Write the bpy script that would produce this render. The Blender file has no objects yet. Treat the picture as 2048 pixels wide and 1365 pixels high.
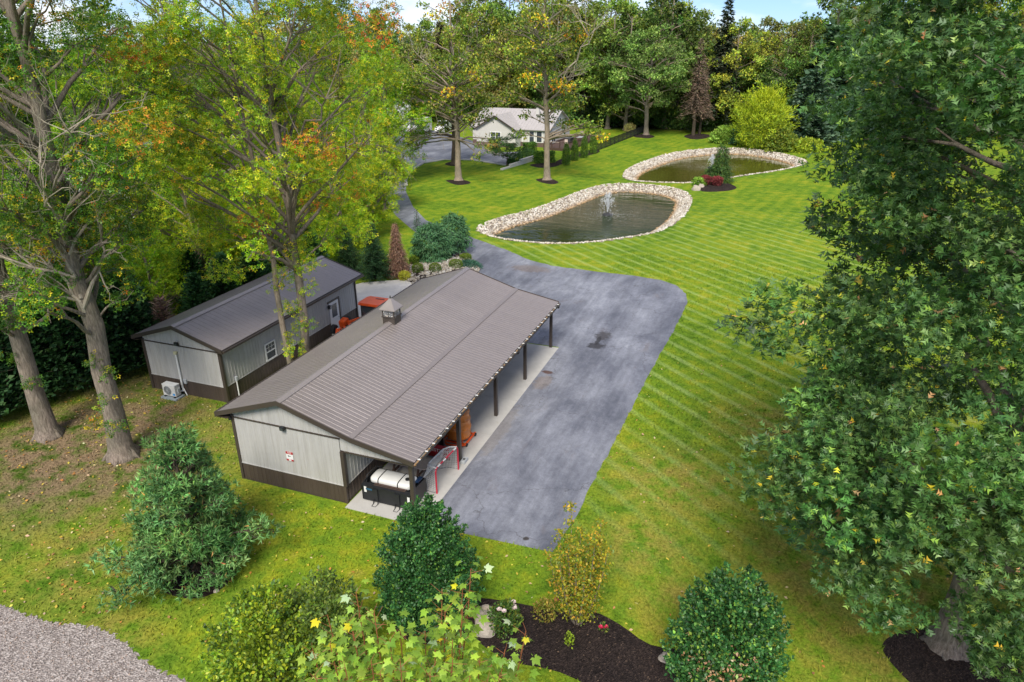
import bpy, math, random
import numpy as np
from mathutils import Matrix, Vector
R_ = math.radians
rng = np.random.default_rng(7)
random.seed(7)
scene = bpy.context.scene
COL = scene.collection

# ------------------------------------------------------------------ camera
CAM_LOC = np.array([19.934, -19.778, 17.403])
YAW, PITCH, ROLL, FPX = -0.3626, 0.4084, -0.0084, 1406.156   # focal length in pixels of a 2048 wide frame
_f = np.array([math.sin(YAW)*math.cos(PITCH), math.cos(YAW)*math.cos(PITCH), -math.sin(PITCH)])
_r = np.array([math.cos(YAW), -math.sin(YAW), 0.0])
_u = np.cross(_r, _f)
CAM_R = np.array([math.cos(ROLL)*_r + math.sin(ROLL)*_u, -math.sin(ROLL)*_r + math.cos(ROLL)*_u, _f])
cam_data = bpy.data.cameras.new('camera')
cam = bpy.data.objects.new('camera', cam_data)
COL.objects.link(cam)
cam_data.sensor_width = 36.0
cam_data.lens = FPX/2048*36.0
cam_data.clip_start = 0.1
cam_data.clip_end = 3000
_m = Matrix.Identity(4)
for i in range(3):
    _m[i][0], _m[i][1], _m[i][2], _m[i][3] = CAM_R[0][i], CAM_R[1][i], -CAM_R[2][i], CAM_LOC[i]
cam.matrix_world = _m
scene.camera = cam

# ------------------------------------------------------------------ daylight
SUN_EL, SUN_AZ = R_(47), R_(168)          # azimuth clockwise from +Y: high, behind the viewer, bright overcast
world = bpy.data.worlds.new('World')
scene.world = world
world.use_nodes = True
wn, wl = world.node_tree.nodes, world.node_tree.links
wn.clear()
wout = wn.new('ShaderNodeOutputWorld')
bg = wn.new('ShaderNodeBackground')
sky = wn.new('ShaderNodeTexSky')
sky.sky_type = 'NISHITA'
sky.sun_disc = False
sky.sun_elevation = SUN_EL
sky.sun_rotation = SUN_AZ
sky.air_density = 1.0
sky.dust_density = 0.0
sky.ozone_density = 3.0
sky.altitude = 1500
tc = wn.new('ShaderNodeTexCoord')
mp = wn.new('ShaderNodeMapping')
mp.inputs['Scale'].default_value = (1.6, 1.6, 4.5)
cn = wn.new('ShaderNodeTexNoise')
cn.inputs['Scale'].default_value = 2.1
cn.inputs['Detail'].default_value = 7
cn.inputs['Roughness'].default_value = 0.55
cr = wn.new('ShaderNodeValToRGB')
cr.color_ramp.elements[0].position = 0.47
cr.color_ramp.elements[0].color = (0.10, 0.10, 0.10, 1)
cr.color_ramp.elements[1].position = 0.68
cr.color_ramp.elements[1].color = (1, 1, 1, 1)
cm = wn.new('ShaderNodeMixRGB')
cm.inputs[2].default_value = (8.6, 8.5, 8.3, 1)
wl.new(tc.outputs['Generated'], mp.inputs['Vector'])
wl.new(mp.outputs['Vector'], cn.inputs['Vector'])
wl.new(cn.outputs['Fac'], cr.inputs['Fac'])
wl.new(cr.outputs['Color'], cm.inputs[0])
tint = wn.new('ShaderNodeMixRGB')
tint.blend_type = 'MULTIPLY'
tint.inputs[0].default_value = 1.0
tint.inputs[2].default_value = (0.36, 0.53, 0.84, 1)
wl.new(sky.outputs['Color'], tint.inputs[1])
wl.new(tint.outputs['Color'], cm.inputs[1])
wl.new(cm.outputs['Color'], bg.inputs['Color'])
bg.inputs['Strength'].default_value = 0.075
wl.new(bg.outputs['Background'], wout.inputs['Surface'])

sd = bpy.data.lights.new('sun', 'SUN')
sd.energy = 2.3
sd.angle = R_(24)
sd.color = (1.0, 0.94, 0.83)
sun = bpy.data.objects.new('sun', sd)
COL.objects.link(sun)
_sv = Vector((math.sin(SUN_AZ)*math.cos(SUN_EL), math.cos(SUN_AZ)*math.cos(SUN_EL), math.sin(SUN_EL)))
sun.rotation_euler = _sv.to_track_quat('Z', 'Y').to_euler()
sun.location = (0, 0, 60)

scene.view_settings.view_transform = 'Standard'
scene.view_settings.look = 'None'
scene.view_settings.exposure = 1.12
scene.view_settings.gamma = 1.0
scene.view_settings.use_curve_mapping = False
scene.render.engine = 'CYCLES'
scene.cycles.max_bounces = 6
scene.cycles.diffuse_bounces = 3
scene.cycles.glossy_bounces = 3
scene.cycles.transmission_bounces = 4
scene.cycles.transparent_max_bounces = 8
scene.cycles.use_denoising = True

# ------------------------------------------------------------------ where things stand (surveyed from the photograph)
def ray(px, py):
    d = CAM_R.T @ np.array([(px-1024)/FPX, (682.5-py)/FPX, 1.0])
    return d
def at(px, py, z=0.0):
    d = ray(px, py)
    return CAM_LOC + d*((z-CAM_LOC[2])/d[2])
def onx(px, py, x):
    d = ray(px, py)
    return CAM_LOC + d*((x-CAM_LOC[0])/d[0])
def far(px, py, depth):
    return CAM_LOC + ray(px, py)*depth
def unit(v):
    v = np.asarray(v, float)
    return v/np.maximum(np.linalg.norm(v, axis=-1, keepdims=True), 1e-9)

# ------------------------------------------------------------------ materials
def mat_new(name):
    m = bpy.data.materials.new(name)
    m.use_nodes = True
    m.node_tree.nodes.clear()
    n, l = m.node_tree.nodes, m.node_tree.links
    out = n.new('ShaderNodeOutputMaterial')
    b = n.new('ShaderNodeBsdfPrincipled')
    l.new(b.outputs[0], out.inputs['Surface'])
    return m, n, l, b, out
def ramp(n, pts):
    r = n.new('ShaderNodeValToRGB')
    e = r.color_ramp.elements
    while len(e) > 1:
        e.remove(e[0])
    e[0].position, e[0].color = pts[0][0], (*pts[0][1], 1)
    for p, c in pts[1:]:
        x = e.new(p)
        x.color = (*c, 1)
    return r
def noise(n, l, vec, scale, detail=4, rough=0.55, dist=0.0):
    t = n.new('ShaderNodeTexNoise')
    t.inputs['Scale'].default_value = scale
    t.inputs['Detail'].default_value = detail
    t.inputs['Roughness'].default_value = rough
    t.inputs['Distortion'].default_value = dist
    if vec is not None:
        l.new(vec, t.inputs['Vector'])
    return t
def mixc(n, l, fac, a, b, mode='MIX'):
    m = n.new('ShaderNodeMixRGB')
    m.blend_type = mode
    for s, v in ((0, fac), (1, a), (2, b)):
        if isinstance(v, (int, float)):
            m.inputs[s].default_value = v
        elif isinstance(v, tuple):
            m.inputs[s].default_value = (*v, 1)
        else:
            l.new(v, m.inputs[s])
    return m.outputs[0]
def bump(n, l, b, h, strength, dist=0.02):
    k = n.new('ShaderNodeBump')
    k.inputs['Strength'].default_value = strength
    k.inputs['Distance'].default_value = dist
    l.new(h, k.inputs['Height'])
    l.new(k.outputs[0], b.inputs['Normal'])
def simple(name, col, rough=0.6, metal=0.0, var=0.12, scale=3.0, bmp=0.0, spec=0.5, objvar=0.0):
    m, n, l, b, out = mat_new(name)
    t = n.new('ShaderNodeTexCoord')
    nz = noise(n, l, t.outputs['Object'], scale, 6, 0.6)
    lo = tuple(c*(1-var) for c in col)
    hi = tuple(min(1, c*(1+var)) for c in col)
    r = ramp(n, [(0.25, lo), (0.75, hi)])
    l.new(nz.outputs['Fac'], r.inputs[0])
    c = r.outputs[0]
    if objvar:
        oi = n.new('ShaderNodeObjectInfo')
        mr = n.new('ShaderNodeMapRange')
        mr.inputs[3].default_value = 1-objvar
        mr.inputs[4].default_value = 1+objvar
        l.new(oi.outputs['Random'], mr.inputs[0])
        c = mixc(n, l, 1.0, c, mr.outputs[0], 'MULTIPLY')
    l.new(c, b.inputs['Base Color'])
    b.inputs['Roughness'].default_value = rough
    b.inputs['Metallic'].default_value = metal
    b.inputs['Specular IOR Level'].default_value = spec
    if bmp:
        bump(n, l, b, nz.outputs['Fac'], bmp)
    return m
def leafmat(name, rough=0.5, trans=0.28, spec=0.4):
    m, n, l, b, out = mat_new(name)
    a = n.new('ShaderNodeAttribute')
    a.attribute_name = 'Col'
    oi = n.new('ShaderNodeObjectInfo')
    c = mixc(n, l, 1.0, a.outputs['Color'], oi.outputs['Color'], 'MULTIPLY')
    l.new(c, b.inputs['Base Color'])
    b.inputs['Roughness'].default_value = rough
    b.inputs['Specular IOR Level'].default_value = spec
    tr = n.new('ShaderNodeBsdfTranslucent')
    c2 = mixc(n, l, 1.0, c, (1.25, 1.35, 0.7), 'MULTIPLY')
    l.new(c2, tr.inputs['Color'])
    ms = n.new('ShaderNodeMixShader')
    ms.inputs[0].default_value = trans
    l.new(b.outputs[0], ms.inputs[1])
    l.new(tr.outputs[0], ms.inputs[2])
    l.new(ms.outputs[0], out.inputs['Surface'])
    return m
def barkmat(name, lo, hi, sc=(9, 9, 1.6)):
    m, n, l, b, out = mat_new(name)
    t = n.new('ShaderNodeTexCoord')
    mpn = n.new('ShaderNodeMapping')
    mpn.inputs['Scale'].default_value = sc
    l.new(t.outputs['Object'], mpn.inputs[0])
    nz = noise(n, l, mpn.outputs[0], 1.6, 8, 0.7, 0.6)
    r = ramp(n, [(0.3, lo), (0.5, tuple((a+c)/2 for a, c in zip(lo, hi))), (0.68, hi)])
    l.new(nz.outputs['Fac'], r.inputs[0])
    n2 = noise(n, l, t.outputs['Object'], 0.9, 3)
    r2 = ramp(n, [(0.35, (0.75, 0.78, 0.7)), (0.65, (1.1, 1.05, 1.0))])
    l.new(n2.outputs['Fac'], r2.inputs[0])
    l.new(mixc(n, l, 1.0, r.outputs[0], r2.outputs[0], 'MULTIPLY'), b.inputs['Base Color'])
    b.inputs['Roughness'].default_value = 0.9
    b.inputs['Specular IOR Level'].default_value = 0.15
    bump(n, l, b, nz.outputs['Fac'], 0.9, 0.06)
    return m

M = {}
def metal_panel(name, col, rough, spec=0.5, coat=0.0, streak=0.0):
    m = simple(name, col, rough, coat, 0.06, 0.8, 0, spec, 0.035)
    b = [x for x in m.node_tree.nodes if x.type == 'BSDF_PRINCIPLED'][0]
    n, l = m.node_tree.nodes, m.node_tree.links
    t = n.new('ShaderNodeTexCoord')
    nz = noise(n, l, t.outputs['Object'], 2.3, 5)
    if streak:
        # rain streaks and splashed dirt, running down the sheet
        g = n.new('ShaderNodeNewGeometry')
        mp_ = n.new('ShaderNodeMapping'); mp_.inputs['Scale'].default_value = (5.0, 5.0, 0.35)
        l.new(g.outputs['Position'], mp_.inputs[0])
        ns = noise(n, l, mp_.outputs[0], 1.0, 6, 0.65)
        rs = ramp(n, [(0.32, (0.80, 0.785, 0.76)), (0.52, (1, 1, 1)), (0.75, (1.05, 1.05, 1.05))]); l.new(ns.outputs['Fac'], rs.inputs[0])
        src = b.inputs['Base Color'].links[0].from_socket
        l.new(mixc(n, l, streak, src, rs.outputs[0], 'MULTIPLY'), b.inputs['Base Color'])
    r = ramp(n, [(0.3, (rough*0.85,)*3), (0.7, (min(1, rough*1.2),)*3)])
    l.new(nz.outputs['Fac'], r.inputs[0])
    l.new(r.outputs[0], b.inputs['Roughness'])
    return m
M['roof'] = metal_panel('brown_roof_metal', (0.262, 0.226, 0.215), 0.36, 0.8, 0.25, 0.35)
M['ridge'] = metal_panel('ridge_metal', (0.30, 0.265, 0.256), 0.34, 0.8, 0.28)
M['trim'] = metal_panel('dark_brown_trim', (0.055, 0.042, 0.034), 0.45, 0.6)
M['siding'] = metal_panel('clay_siding', (0.43, 0.42, 0.40), 0.55, 0.4, 0.0, 0.75)
M['wains'] = metal_panel('brown_wainscot', (0.072, 0.052, 0.042), 0.5, 0.5, 0.0, 1.0)
M['white'] = simple('white_paint', (0.75, 0.75, 0.73), 0.5, 0, 0.06)
M['black'] = simple('black_paint', (0.013, 0.014, 0.016), 0.45, 0, 0.3)
M['dark'] = simple('dark_steel', (0.04, 0.04, 0.042), 0.5, 0, 0.3)
M['rubber'] = simple('black_rubber', (0.018, 0.018, 0.02), 0.75, 0, 0.3, 6)
M['orange'] = simple('orange_paint', (0.80, 0.105, 0.016), 0.38, 0, 0.1)
M['red'] = simple('red_paint', (0.42, 0.012, 0.016), 0.4, 0, 0.12)
M['net_red'] = simple('red_tube_paint', (0.55, 0.02, 0.05), 0.4, 0, 0.1)
M['steel'] = simple('bare_steel', (0.35, 0.35, 0.36), 0.4, 0.6, 0.15)
M['tan'] = simple('weathered_tan_board', (0.56, 0.46, 0.38), 0.75, 0, 0.14, 7)
M['dkwood'] = simple('dark_brown_wood', (0.075, 0.042, 0.03), 0.7, 0, 0.2, 7)
M['tank'] = simple('white_plastic_tank', (0.68, 0.68, 0.66), 0.42, 0, 0.05)
M['amber'] = simple('amber_plastic', (0.62, 0.19, 0.028), 0.22, 0, 0.14, 4)
M['greypl'] = simple('grey_plastic', (0.42, 0.44, 0.45), 0.5, 0, 0.06)
M['rock'] = simple('beige_rock', (0.42, 0.36, 0.29), 0.9, 0, 0.28, 6, 0.6, 0.2)
M['stone'] = simple('pale_stone', (0.56, 0.50, 0.44), 0.85, 0, 0.25, 9, 0.2, 0.25, 0.25)
M['bark'] = barkmat('grey_bark', (0.10, 0.08, 0.066), (0.36, 0.305, 0.26))
M['barkdark'] = barkmat('dark_bark', (0.035, 0.028, 0.022), (0.15, 0.12, 0.095))
M['deadwood'] = barkmat('bleached_dead_wood', (0.27, 0.23, 0.19), (0.52, 0.46, 0.39))
M['barkpale'] = barkmat('pale_tan_bark', (0.17, 0.135, 0.105), (0.40, 0.335, 0.27))
M['stem'] = simple('reddish_stem', (0.30, 0.10, 0.045), 0.6, 0, 0.2, 8)
M['leaf'] = leafmat('leaf', 0.48, 0.30, 0.4)
M['leaf_gloss'] = leafmat('glossy_leaf', 0.45, 0.15, 0.4)
M['leaf_far'] = leafmat('leaf_far', 0.6, 0.25, 0.2)
M['needle'] = leafmat('needle', 0.6, 0.12, 0.25)
def glassmat():
    m, n, l, b, out = mat_new('dark_window_glass')
    b.inputs['Base Color'].default_value = (0.045, 0.055, 0.065, 1)
    b.inputs['Roughness'].default_value = 0.06
    b.inputs['Specular IOR Level'].default_value = 0.9
    return m
M['glass'] = glassmat()

# ------------------------------------------------------------------ mesh building
def world_loc(o):
    v = Vector((0, 0, 0))
    while o is not None:
        v += o.location
        o = o.parent
    return v
def link(o, parent=None):
    COL.objects.link(o)
    if parent is not None:
        o.parent = parent
    return o
def tag(o, label=None, cat=None, group=None, kind=None):
    if label: o['label'] = label
    if cat: o['category'] = cat
    if group: o['group'] = group
    if kind: o['kind'] = kind
    return o
def thing(name, label, cat, loc, group=None, rz=0.0):
    o = bpy.data.objects.new(name, None)
    o.empty_display_size = 0.2
    COL.objects.link(o)
    o.location = (float(loc[0]), float(loc[1]), float(loc[2]) if len(loc) > 2 else 0.0)
    o.rotation_euler = (0, 0, rz)
    return tag(o, label, cat, group)
def np_mesh(name, V, loops, starts, totals, mat, cols=None, smooth=False):
    me = bpy.data.meshes.new(name)
    me.vertices.add(len(V))
    me.vertices.foreach_set('co', np.ascontiguousarray(V, dtype=np.float32).ravel())
    me.loops.add(len(loops))
    me.loops.foreach_set('vertex_index', np.ascontiguousarray(loops, dtype=np.int32))
    me.polygons.add(len(starts))
    me.polygons.foreach_set('loop_start', np.ascontiguousarray(starts, dtype=np.int32))
    me.polygons.foreach_set('loop_total', np.ascontiguousarray(totals, dtype=np.int32))
    if smooth:
        me.polygons.foreach_set('use_smooth', np.ones(len(starts), dtype=bool))
    if cols is not None:
        a = me.color_attributes.new('Col', 'FLOAT_COLOR', 'POINT')
        c = np.ones((len(V), 4), np.float32)
        c[:, :3] = cols
        a.data.foreach_set('color', c.ravel())
    me.materials.append(mat)
    me.update(calc_edges=True)
    return me
class MB:
    def __init__(s):
        s.v, s.f = [], []
    def add(s, V, F):
        o = len(s.v)
        s.v.extend([tuple(map(float, p)) for p in V])
        s.f.extend([tuple(i+o for i in q) for q in F])
        return s
    def box(s, x0, x1, y0, y1, z0, z1):
        return s.add([(x0,y0,z0),(x1,y0,z0),(x1,y1,z0),(x0,y1,z0),(x0,y0,z1),(x1,y0,z1),(x1,y1,z1),(x0,y1,z1)],
                     [(3,2,1,0),(4,5,6,7),(0,1,5,4),(1,2,6,5),(2,3,7,6),(3,0,4,7)])
    def cbox(s, c, sx, sy, sz, rz=0.0, rx=0.0, ry=0.0, bev=0.0):
        m = Matrix.Rotation(rz, 3, 'Z') @ Matrix.Rotation(ry, 3, 'Y') @ Matrix.Rotation(rx, 3, 'X')
        V = []
        if bev:
            a, b_, c_ = sx/2, sy/2, sz/2
            for z, k in ((-c_, bev), (-c_+bev, 0), (c_-bev, 0), (c_, bev)):
                for (x, y) in ((-a+k+bev*0, -b_+k), (a-k, -b_+k), (a-k, b_-k), (-a+k, b_-k)):
                    V.append(m @ Vector((x, y, z)) + Vector(c))
            F = [(3,2,1,0), (12,13,14,15)]
            for t in range(3):
                for i in range(4):
                    j = (i+1) % 4
                    F.append((t*4+i, t*4+j, t*4+4+j, t*4+4+i))
            return s.add(V, F)
        for z in (-sz/2, sz/2):
            for (x, y) in ((-sx/2, -sy/2), (sx/2, -sy/2), (sx/2, sy/2), (-sx/2, sy/2)):
                V.append(m @ Vector((x, y, z)) + Vector(c))
        return s.add(V, [(3,2,1,0),(4,5,6,7),(0,1,5,4),(1,2,6,5),(2,3,7,6),(3,0,4,7)])
    def bar(s, a, b, w, h=None):
        a, b = Vector(a), Vector(b)
        h = h or w
        d = (b-a).normalized()
        sd_ = d.cross(Vector((0, 0, 1)))
        sd_ = Vector((1, 0, 0)) if sd_.length < 1e-4 else sd_.normalized()
        up = sd_.cross(d).normalized()
        V = []
        for p in (a, b):
            for (i, j) in ((-1,-1),(1,-1),(1,1),(-1,1)):
                V.append(p + sd_*(w/2*i) + up*(h/2*j))
        return s.add(V, [(3,2,1,0),(4,5,6,7),(0,1,5,4),(1,2,6,5),(2,3,7,6),(3,0,4,7)])
    def tube(s, pts, rad, sides=8, cap=True):
        pts = [Vector(p) for p in pts]
        n = len(pts)
        if not hasattr(rad, '__len__'):
            rad = [rad]*n
        o = len(s.v)
        ref = Vector((0.31, 0.17, 0.93))
        for i, p in enumerate(pts):
            d = (pts[min(i+1, n-1)] - pts[max(i-1, 0)])
            d = d.normalized() if d.length > 1e-9 else Vector((0, 0, 1))
            r0 = ref if abs(d.dot(ref.normalized())) < 0.95 else Vector((1, 0, 0))
            x = d.cross(r0).normalized()
            y = d.cross(x)
            for k in range(sides):
                a = 2*math.pi*k/sides
                q = p + (x*math.cos(a) + y*math.sin(a))*rad[i]
                s.v.append((q.x, q.y, q.z))
        for i in range(n-1):
            for k in range(sides):
                k2 = (k+1) % sides
                s.f.append((o+i*sides+k, o+i*sides+k2, o+(i+1)*sides+k2, o+(i+1)*sides+k))
        if cap:
            s.f.append(tuple(o+k for k in reversed(range(sides))))
            s.f.append(tuple(o+(n-1)*sides+k for k in range(sides)))
        return s
    def lathe(s, prof, c=(0, 0, 0), sides=20, axis='z'):
        o = len(s.v)
        for r, h in prof:
            for k in range(sides):
                a = 2*math.pi*k/sides
                x, y = r*math.cos(a), r*math.sin(a)
                p = (x, y, h) if axis == 'z' else ((h, x, y) if axis == 'x' else (x, h, y))
                s.v.append((p[0]+c[0], p[1]+c[1], p[2]+c[2]))
        for i in range(len(prof)-1):
            for k in range(sides):
                k2 = (k+1) % sides
                s.f.append((o+i*sides+k, o+i*sides+k2, o+(i+1)*sides+k2, o+(i+1)*sides+k))
        s.f.append(tuple(o+k for k in reversed(range(sides))))
        s.f.append(tuple(o+(len(prof)-1)*sides+k for k in range(sides)))
        return s
    def prism(s, pts, z0, z1):
        n = len(pts)
        o = len(s.v)
        for z in (z0, z1):
            for p in pts:
                s.v.append((float(p[0]), float(p[1]), float(z)))
        s.f.append(tuple(o+i for i in reversed(range(n))))
        s.f.append(tuple(o+n+i for i in range(n)))
        for i in range(n):
            j = (i+1) % n
            s.f.append((o+i, o+j, o+n+j, o+n+i))
        return s
    def build(s, name, mat, parent=None, world=True, smooth=False):
        me = bpy.data.meshes.new(name)
        V = s.v
        if parent is not None and world:
            w = world_loc(parent)
            V = [(x-w.x, y-w.y, z-w.z) for (x, y, z) in V]
        me.from_pydata(V, [], s.f)
        if smooth:
            me.polygons.foreach_set('use_smooth', np.ones(len(me.polygons), dtype=bool))
        me.materials.append(mat)
        o = bpy.data.objects.new(name, me)
        return link(o, parent)
def dup_tree(root, loc, rz=None, label=None):
    r = root.copy()
    COL.objects.link(r)
    r.location = loc
    if rz is not None:
        r.rotation_euler = (0, 0, rz)
    if label:
        r['label'] = label
    for ch in list(root.children):
        c = ch.copy()
        COL.objects.link(c)
        c.parent = r
        for g in ch.children:
            d = g.copy()
            COL.objects.link(d)
            d.parent = c
    return r
# ------------------------------------------------------------------ ground
def closed_curve(px, n=140, z=0.0):
    P = np.array([at(*p, z)[:2] for p in px])
    out = []
    k = len(P)
    per = max(2, n//k)
    for i in range(k):
        p0, p1, p2, p3 = P[(i-1) % k], P[i], P[(i+1) % k], P[(i+2) % k]
        for t in np.arange(per)/per:
            out.append(0.5*((2*p1) + (-p0+p2)*t + (2*p0-5*p1+4*p2-p3)*t*t + (-p0+3*p1-3*p2+p3)*t**3))
    return np.array(out)
def inside(P, poly):
    x, y = P[:, 0], P[:, 1]
    c = np.zeros(len(P), bool)
    j = len(poly)-1
    for i in range(len(poly)):
        xi, yi = poly[i]; xj, yj = poly[j]
        with np.errstate(divide='ignore', invalid='ignore'):
            c ^= ((yi > y) != (yj > y)) & (x < (xj-xi)*(y-yi)/(yj-yi+1e-12)+xi)
        j = i
    return c
def dist_poly(P, poly):
    d = np.full(len(P), 1e9)
    for i in range(len(poly)):
        a, b = poly[i], poly[(i+1) % len(poly)]
        ab = b-a
        t = np.clip(((P-a)@ab)/(ab@ab+1e-12), 0, 1)
        d = np.minimum(d, np.linalg.norm(P-(a+t[:, None]*ab), axis=1))
    return d
POND1 = closed_curve([(957,456),(1000,437),(1050,424),(1100,408),(1150,388),(1200,372),(1245,368),(1295,370),(1345,377),(1376,389),(1380,404),(1366,430),(1330,457),(1290,469),(1240,477),(1185,484),(1130,487),(1080,486),(1030,481),(985,473)])
POND2 = closed_curve([(1249,353),(1258,339),(1282,327),(1322,313),(1368,303),(1440,297),(1500,299),(1556,307),(1598,317),(1610,325),(1590,334),(1545,343),(1490,351),(1440,359),(1400,365),(1350,366),(1300,364),(1265,361)])
WATER_Z = -0.75
def terrain_z(P):
    z = np.zeros(len(P))
    for pond in (POND1, POND2):
        bb = (P[:, 0] > pond[:, 0].min()-1) & (P[:, 0] < pond[:, 0].max()+1) & (P[:, 1] > pond[:, 1].min()-1) & (P[:, 1] < pond[:, 1].max()+1)
        idx = np.where(bb)[0]
        q = P[idx]
        ins = inside(q, pond)
        d = dist_poly(q, pond)
        zz = np.where(ins, np.maximum(-0.5*d, -1.8), 0.0)
        z[idx] = zz
    return z
def grid(x0, x1, y0, y1, st):
    xs = np.arange(x0, x1+st/2, st)
    ys = np.arange(y0, y1+st/2, st)
    X, Y = np.meshgrid(xs, ys)
    P = np.stack([X.ravel(), Y.ravel()], 1)
    nx, ny = len(xs), len(ys)
    i = (np.arange(ny-1)[:, None]*nx + np.arange(nx-1)[None, :]).ravel()
    F = np.stack([i, i+1, i+1+nx, i+nx], 1)
    return P, F, xs, ys
def lawnmat():
    m, n, l, b, out = mat_new('lawn_grass')
    g = n.new('ShaderNodeNewGeometry')
    pos = g.outputs['Position']
    def dist_mask(c, r0, r1, nz=None):
        v = n.new('ShaderNodeVectorMath'); v.operation = 'DISTANCE'
        l.new(pos, v.inputs[0]); v.inputs[1].default_value = c
        d = v.outputs['Value']
        if nz is not None:
            a = n.new('ShaderNodeMath'); a.operation = 'MULTIPLY_ADD'
            l.new(nz, a.inputs[0]); a.inputs[1].default_value = (r1-r0)*1.6; l.new(d, a.inputs[2])
            s_ = n.new('ShaderNodeMath'); s_.operation = 'SUBTRACT'
            l.new(a.outputs[0], s_.inputs[0]); s_.inputs[1].default_value = (r1-r0)*0.8
            d = s_.outputs[0]
        k = n.new('ShaderNodeMapRange'); k.interpolation_type = 'SMOOTHSTEP'
        k.inputs[1].default_value = r0; k.inputs[2].default_value = r1
        k.inputs[3].default_value = 1; k.inputs[4].default_value = 0
        l.new(d, k.inputs[0])
        return k.outputs[0]
    n1 = noise(n, l, pos, 0.16, 6, 0.6)
    n2 = noise(n, l, pos, 1.1, 6, 0.65)
    n3 = noise(n, l, pos, 9.0, 5, 0.7)
    n4 = noise(n, l, pos, 30.0, 3, 0.7)
    base = ramp(n, [(0.45, (0.065, 0.135, 0.010)), (0.56, (0.115, 0.210, 0.016)), (0.66, (0.175, 0.265, 0.018)), (0.76, (0.26, 0.30, 0.020)), (0.87, (0.34, 0.32, 0.05))])
    ad = n.new('ShaderNodeMath'); ad.operation = 'MULTIPLY_ADD'
    l.new(n2.outputs['Fac'], ad.inputs[0]); ad.inputs[1].default_value = 0.75; 
    a2 = n.new('ShaderNodeMath'); a2.operation = 'MULTIPLY'
    l.new(n1.outputs['Fac'], a2.inputs[0]); a2.inputs[1].default_value = 0.55
    l.new(a2.outputs[0], ad.inputs[2])
    l.new(ad.outputs[0], base.inputs[0])
    c = base.outputs[0]
    # mowing stripes: pale lines where the tyres turned the blades
    def stripes(ang, width, distort):
        mp_ = n.new('ShaderNodeMapping'); mp_.inputs['Rotation'].default_value = (0, 0, ang)
        l.new(pos, mp_.inputs[0])
        w = n.new('ShaderNodeTexWave'); w.wave_type = 'BANDS'; w.bands_direction = 'X'; w.wave_profile = 'SIN'
        w.inputs['Scale'].default_value = 0.314/width
        w.inputs['Distortion'].default_value = distort*0.4
        w.inputs['Detail'].default_value = 2
        w.inputs['Detail Scale'].default_value = 0.4
        l.new(mp_.outputs[0], w.inputs['Vector'])
        return w.outputs['Fac']
    s1 = stripes(STRIPE_A, 1.25, 0.5)
    r1 = ramp(n, [(0.66, (0, 0, 0)), (0.98, (1, 1, 1))])
    l.new(s1, r1.inputs[0])
    s2 = stripes(STRIPE_B, 1.5, 0.5)
    r2 = ramp(n, [(0.3, (0, 0, 0)), (0.7, (1, 1, 1))])
    l.new(s2, r2.inputs[0])
    nb = noise(n, l, pos, 0.35, 3, 0.5)
    rb = ramp(n, [(0.34, (0.35, 0.35, 0.35)), (0.58, (0.9, 0.9, 0.9))])
    l.new(nb.outputs['Fac'], rb.inputs[0])
    lawn_near = dist_mask((21, 30, 0), 20, 34)
    f1 = mixc(n, l, 1.0, r1.outputs[0], rb.outputs[0], 'MULTIPLY')
    f1 = mixc(n, l, 1.0, f1, lawn_near, 'MULTIPLY')
    c = mixc(n, l, mixc(n, l, 1.0, f1, (0.5, 0.5, 0.5), 'MULTIPLY'), c, (0.36, 0.46, 0.16))
    lawn_far = dist_mask((4, 84, 0), 30, 52)
    f2 = mixc(n, l, 1.0, r2.outputs[0], lawn_far, 'MULTIPLY')
    f2 = mixc(n, l, 1.0, f2, mixc(n, l, 1.0, rb.outputs[0], (0.62, 0.62, 0.62), 'MULTIPLY'), 'MULTIPLY')
    c = mixc(n, l, f2, c, mixc(n, l, 1.0, c, (0.62, 0.78, 0.6), 'MULTIPLY'))
    # dry grass in front, dry sunny lawn at right
    dry = mixc(n, l, n3.outputs['Fac'], (0.20, 0.165, 0.025), (0.34, 0.27, 0.09))
    dm = None
    for cc, r0, r1_ in (((25, 2.0, 0), 2.5, 8.5), ((24.5, 7, 0), 0.5, 6), ((17.0, 1.5, 0), 0.5, 3.5), ((-1, -4.5, 0), 2, 7), ((1.5, -9.5, 0), 1.0, 4.0), ((2.6, 47, 0), 0.5, 2), ((17.5, 6, 0), 1, 5), ((21, 12, 0), 1, 4.5), ((19, -1, 0), 0.5, 3.5)):
        k = dist_mask(cc, r0, r1_, n2.outputs['Fac'])
        dm = k if dm is None else mixc(n, l, 1.0, dm, k, 'LIGHTEN')
    nd = ramp(n, [(0.40, (0, 0, 0)), (0.62, (0.9, 0.9, 0.9))])
    l.new(n2.outputs['Fac'], nd.inputs[0])
    c = mixc(n, l, mixc(n, l, 1.0, dm, nd.outputs[0], 'MULTIPLY'), c, dry)
    # shaded thin lawn and bare soil under the big trees at left
    soil = mixc(n, l, n3.outputs['Fac'], (0.15, 0.095, 0.05), (0.33, 0.24, 0.165))
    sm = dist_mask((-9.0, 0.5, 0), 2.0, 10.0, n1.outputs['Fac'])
    ns = ramp(n, [(0.38, (0, 0, 0)), (0.54, (0.95, 0.95, 0.95))])
    l.new(n2.outputs['Fac'], ns.inputs[0])
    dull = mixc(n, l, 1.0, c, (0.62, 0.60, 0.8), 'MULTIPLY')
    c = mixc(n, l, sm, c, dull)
    c = mixc(n, l, mixc(n, l, 1.0, sm, ns.outputs[0], 'MULTIPLY'), c, soil)
    # brown edge where lawn meets the shed and the drive
    # forest floor
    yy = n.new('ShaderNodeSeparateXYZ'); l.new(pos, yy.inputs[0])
    fy = n.new('ShaderNodeMapRange'); fy.inputs[1].default_value = 124; fy.inputs[2].default_value = 131
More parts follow.
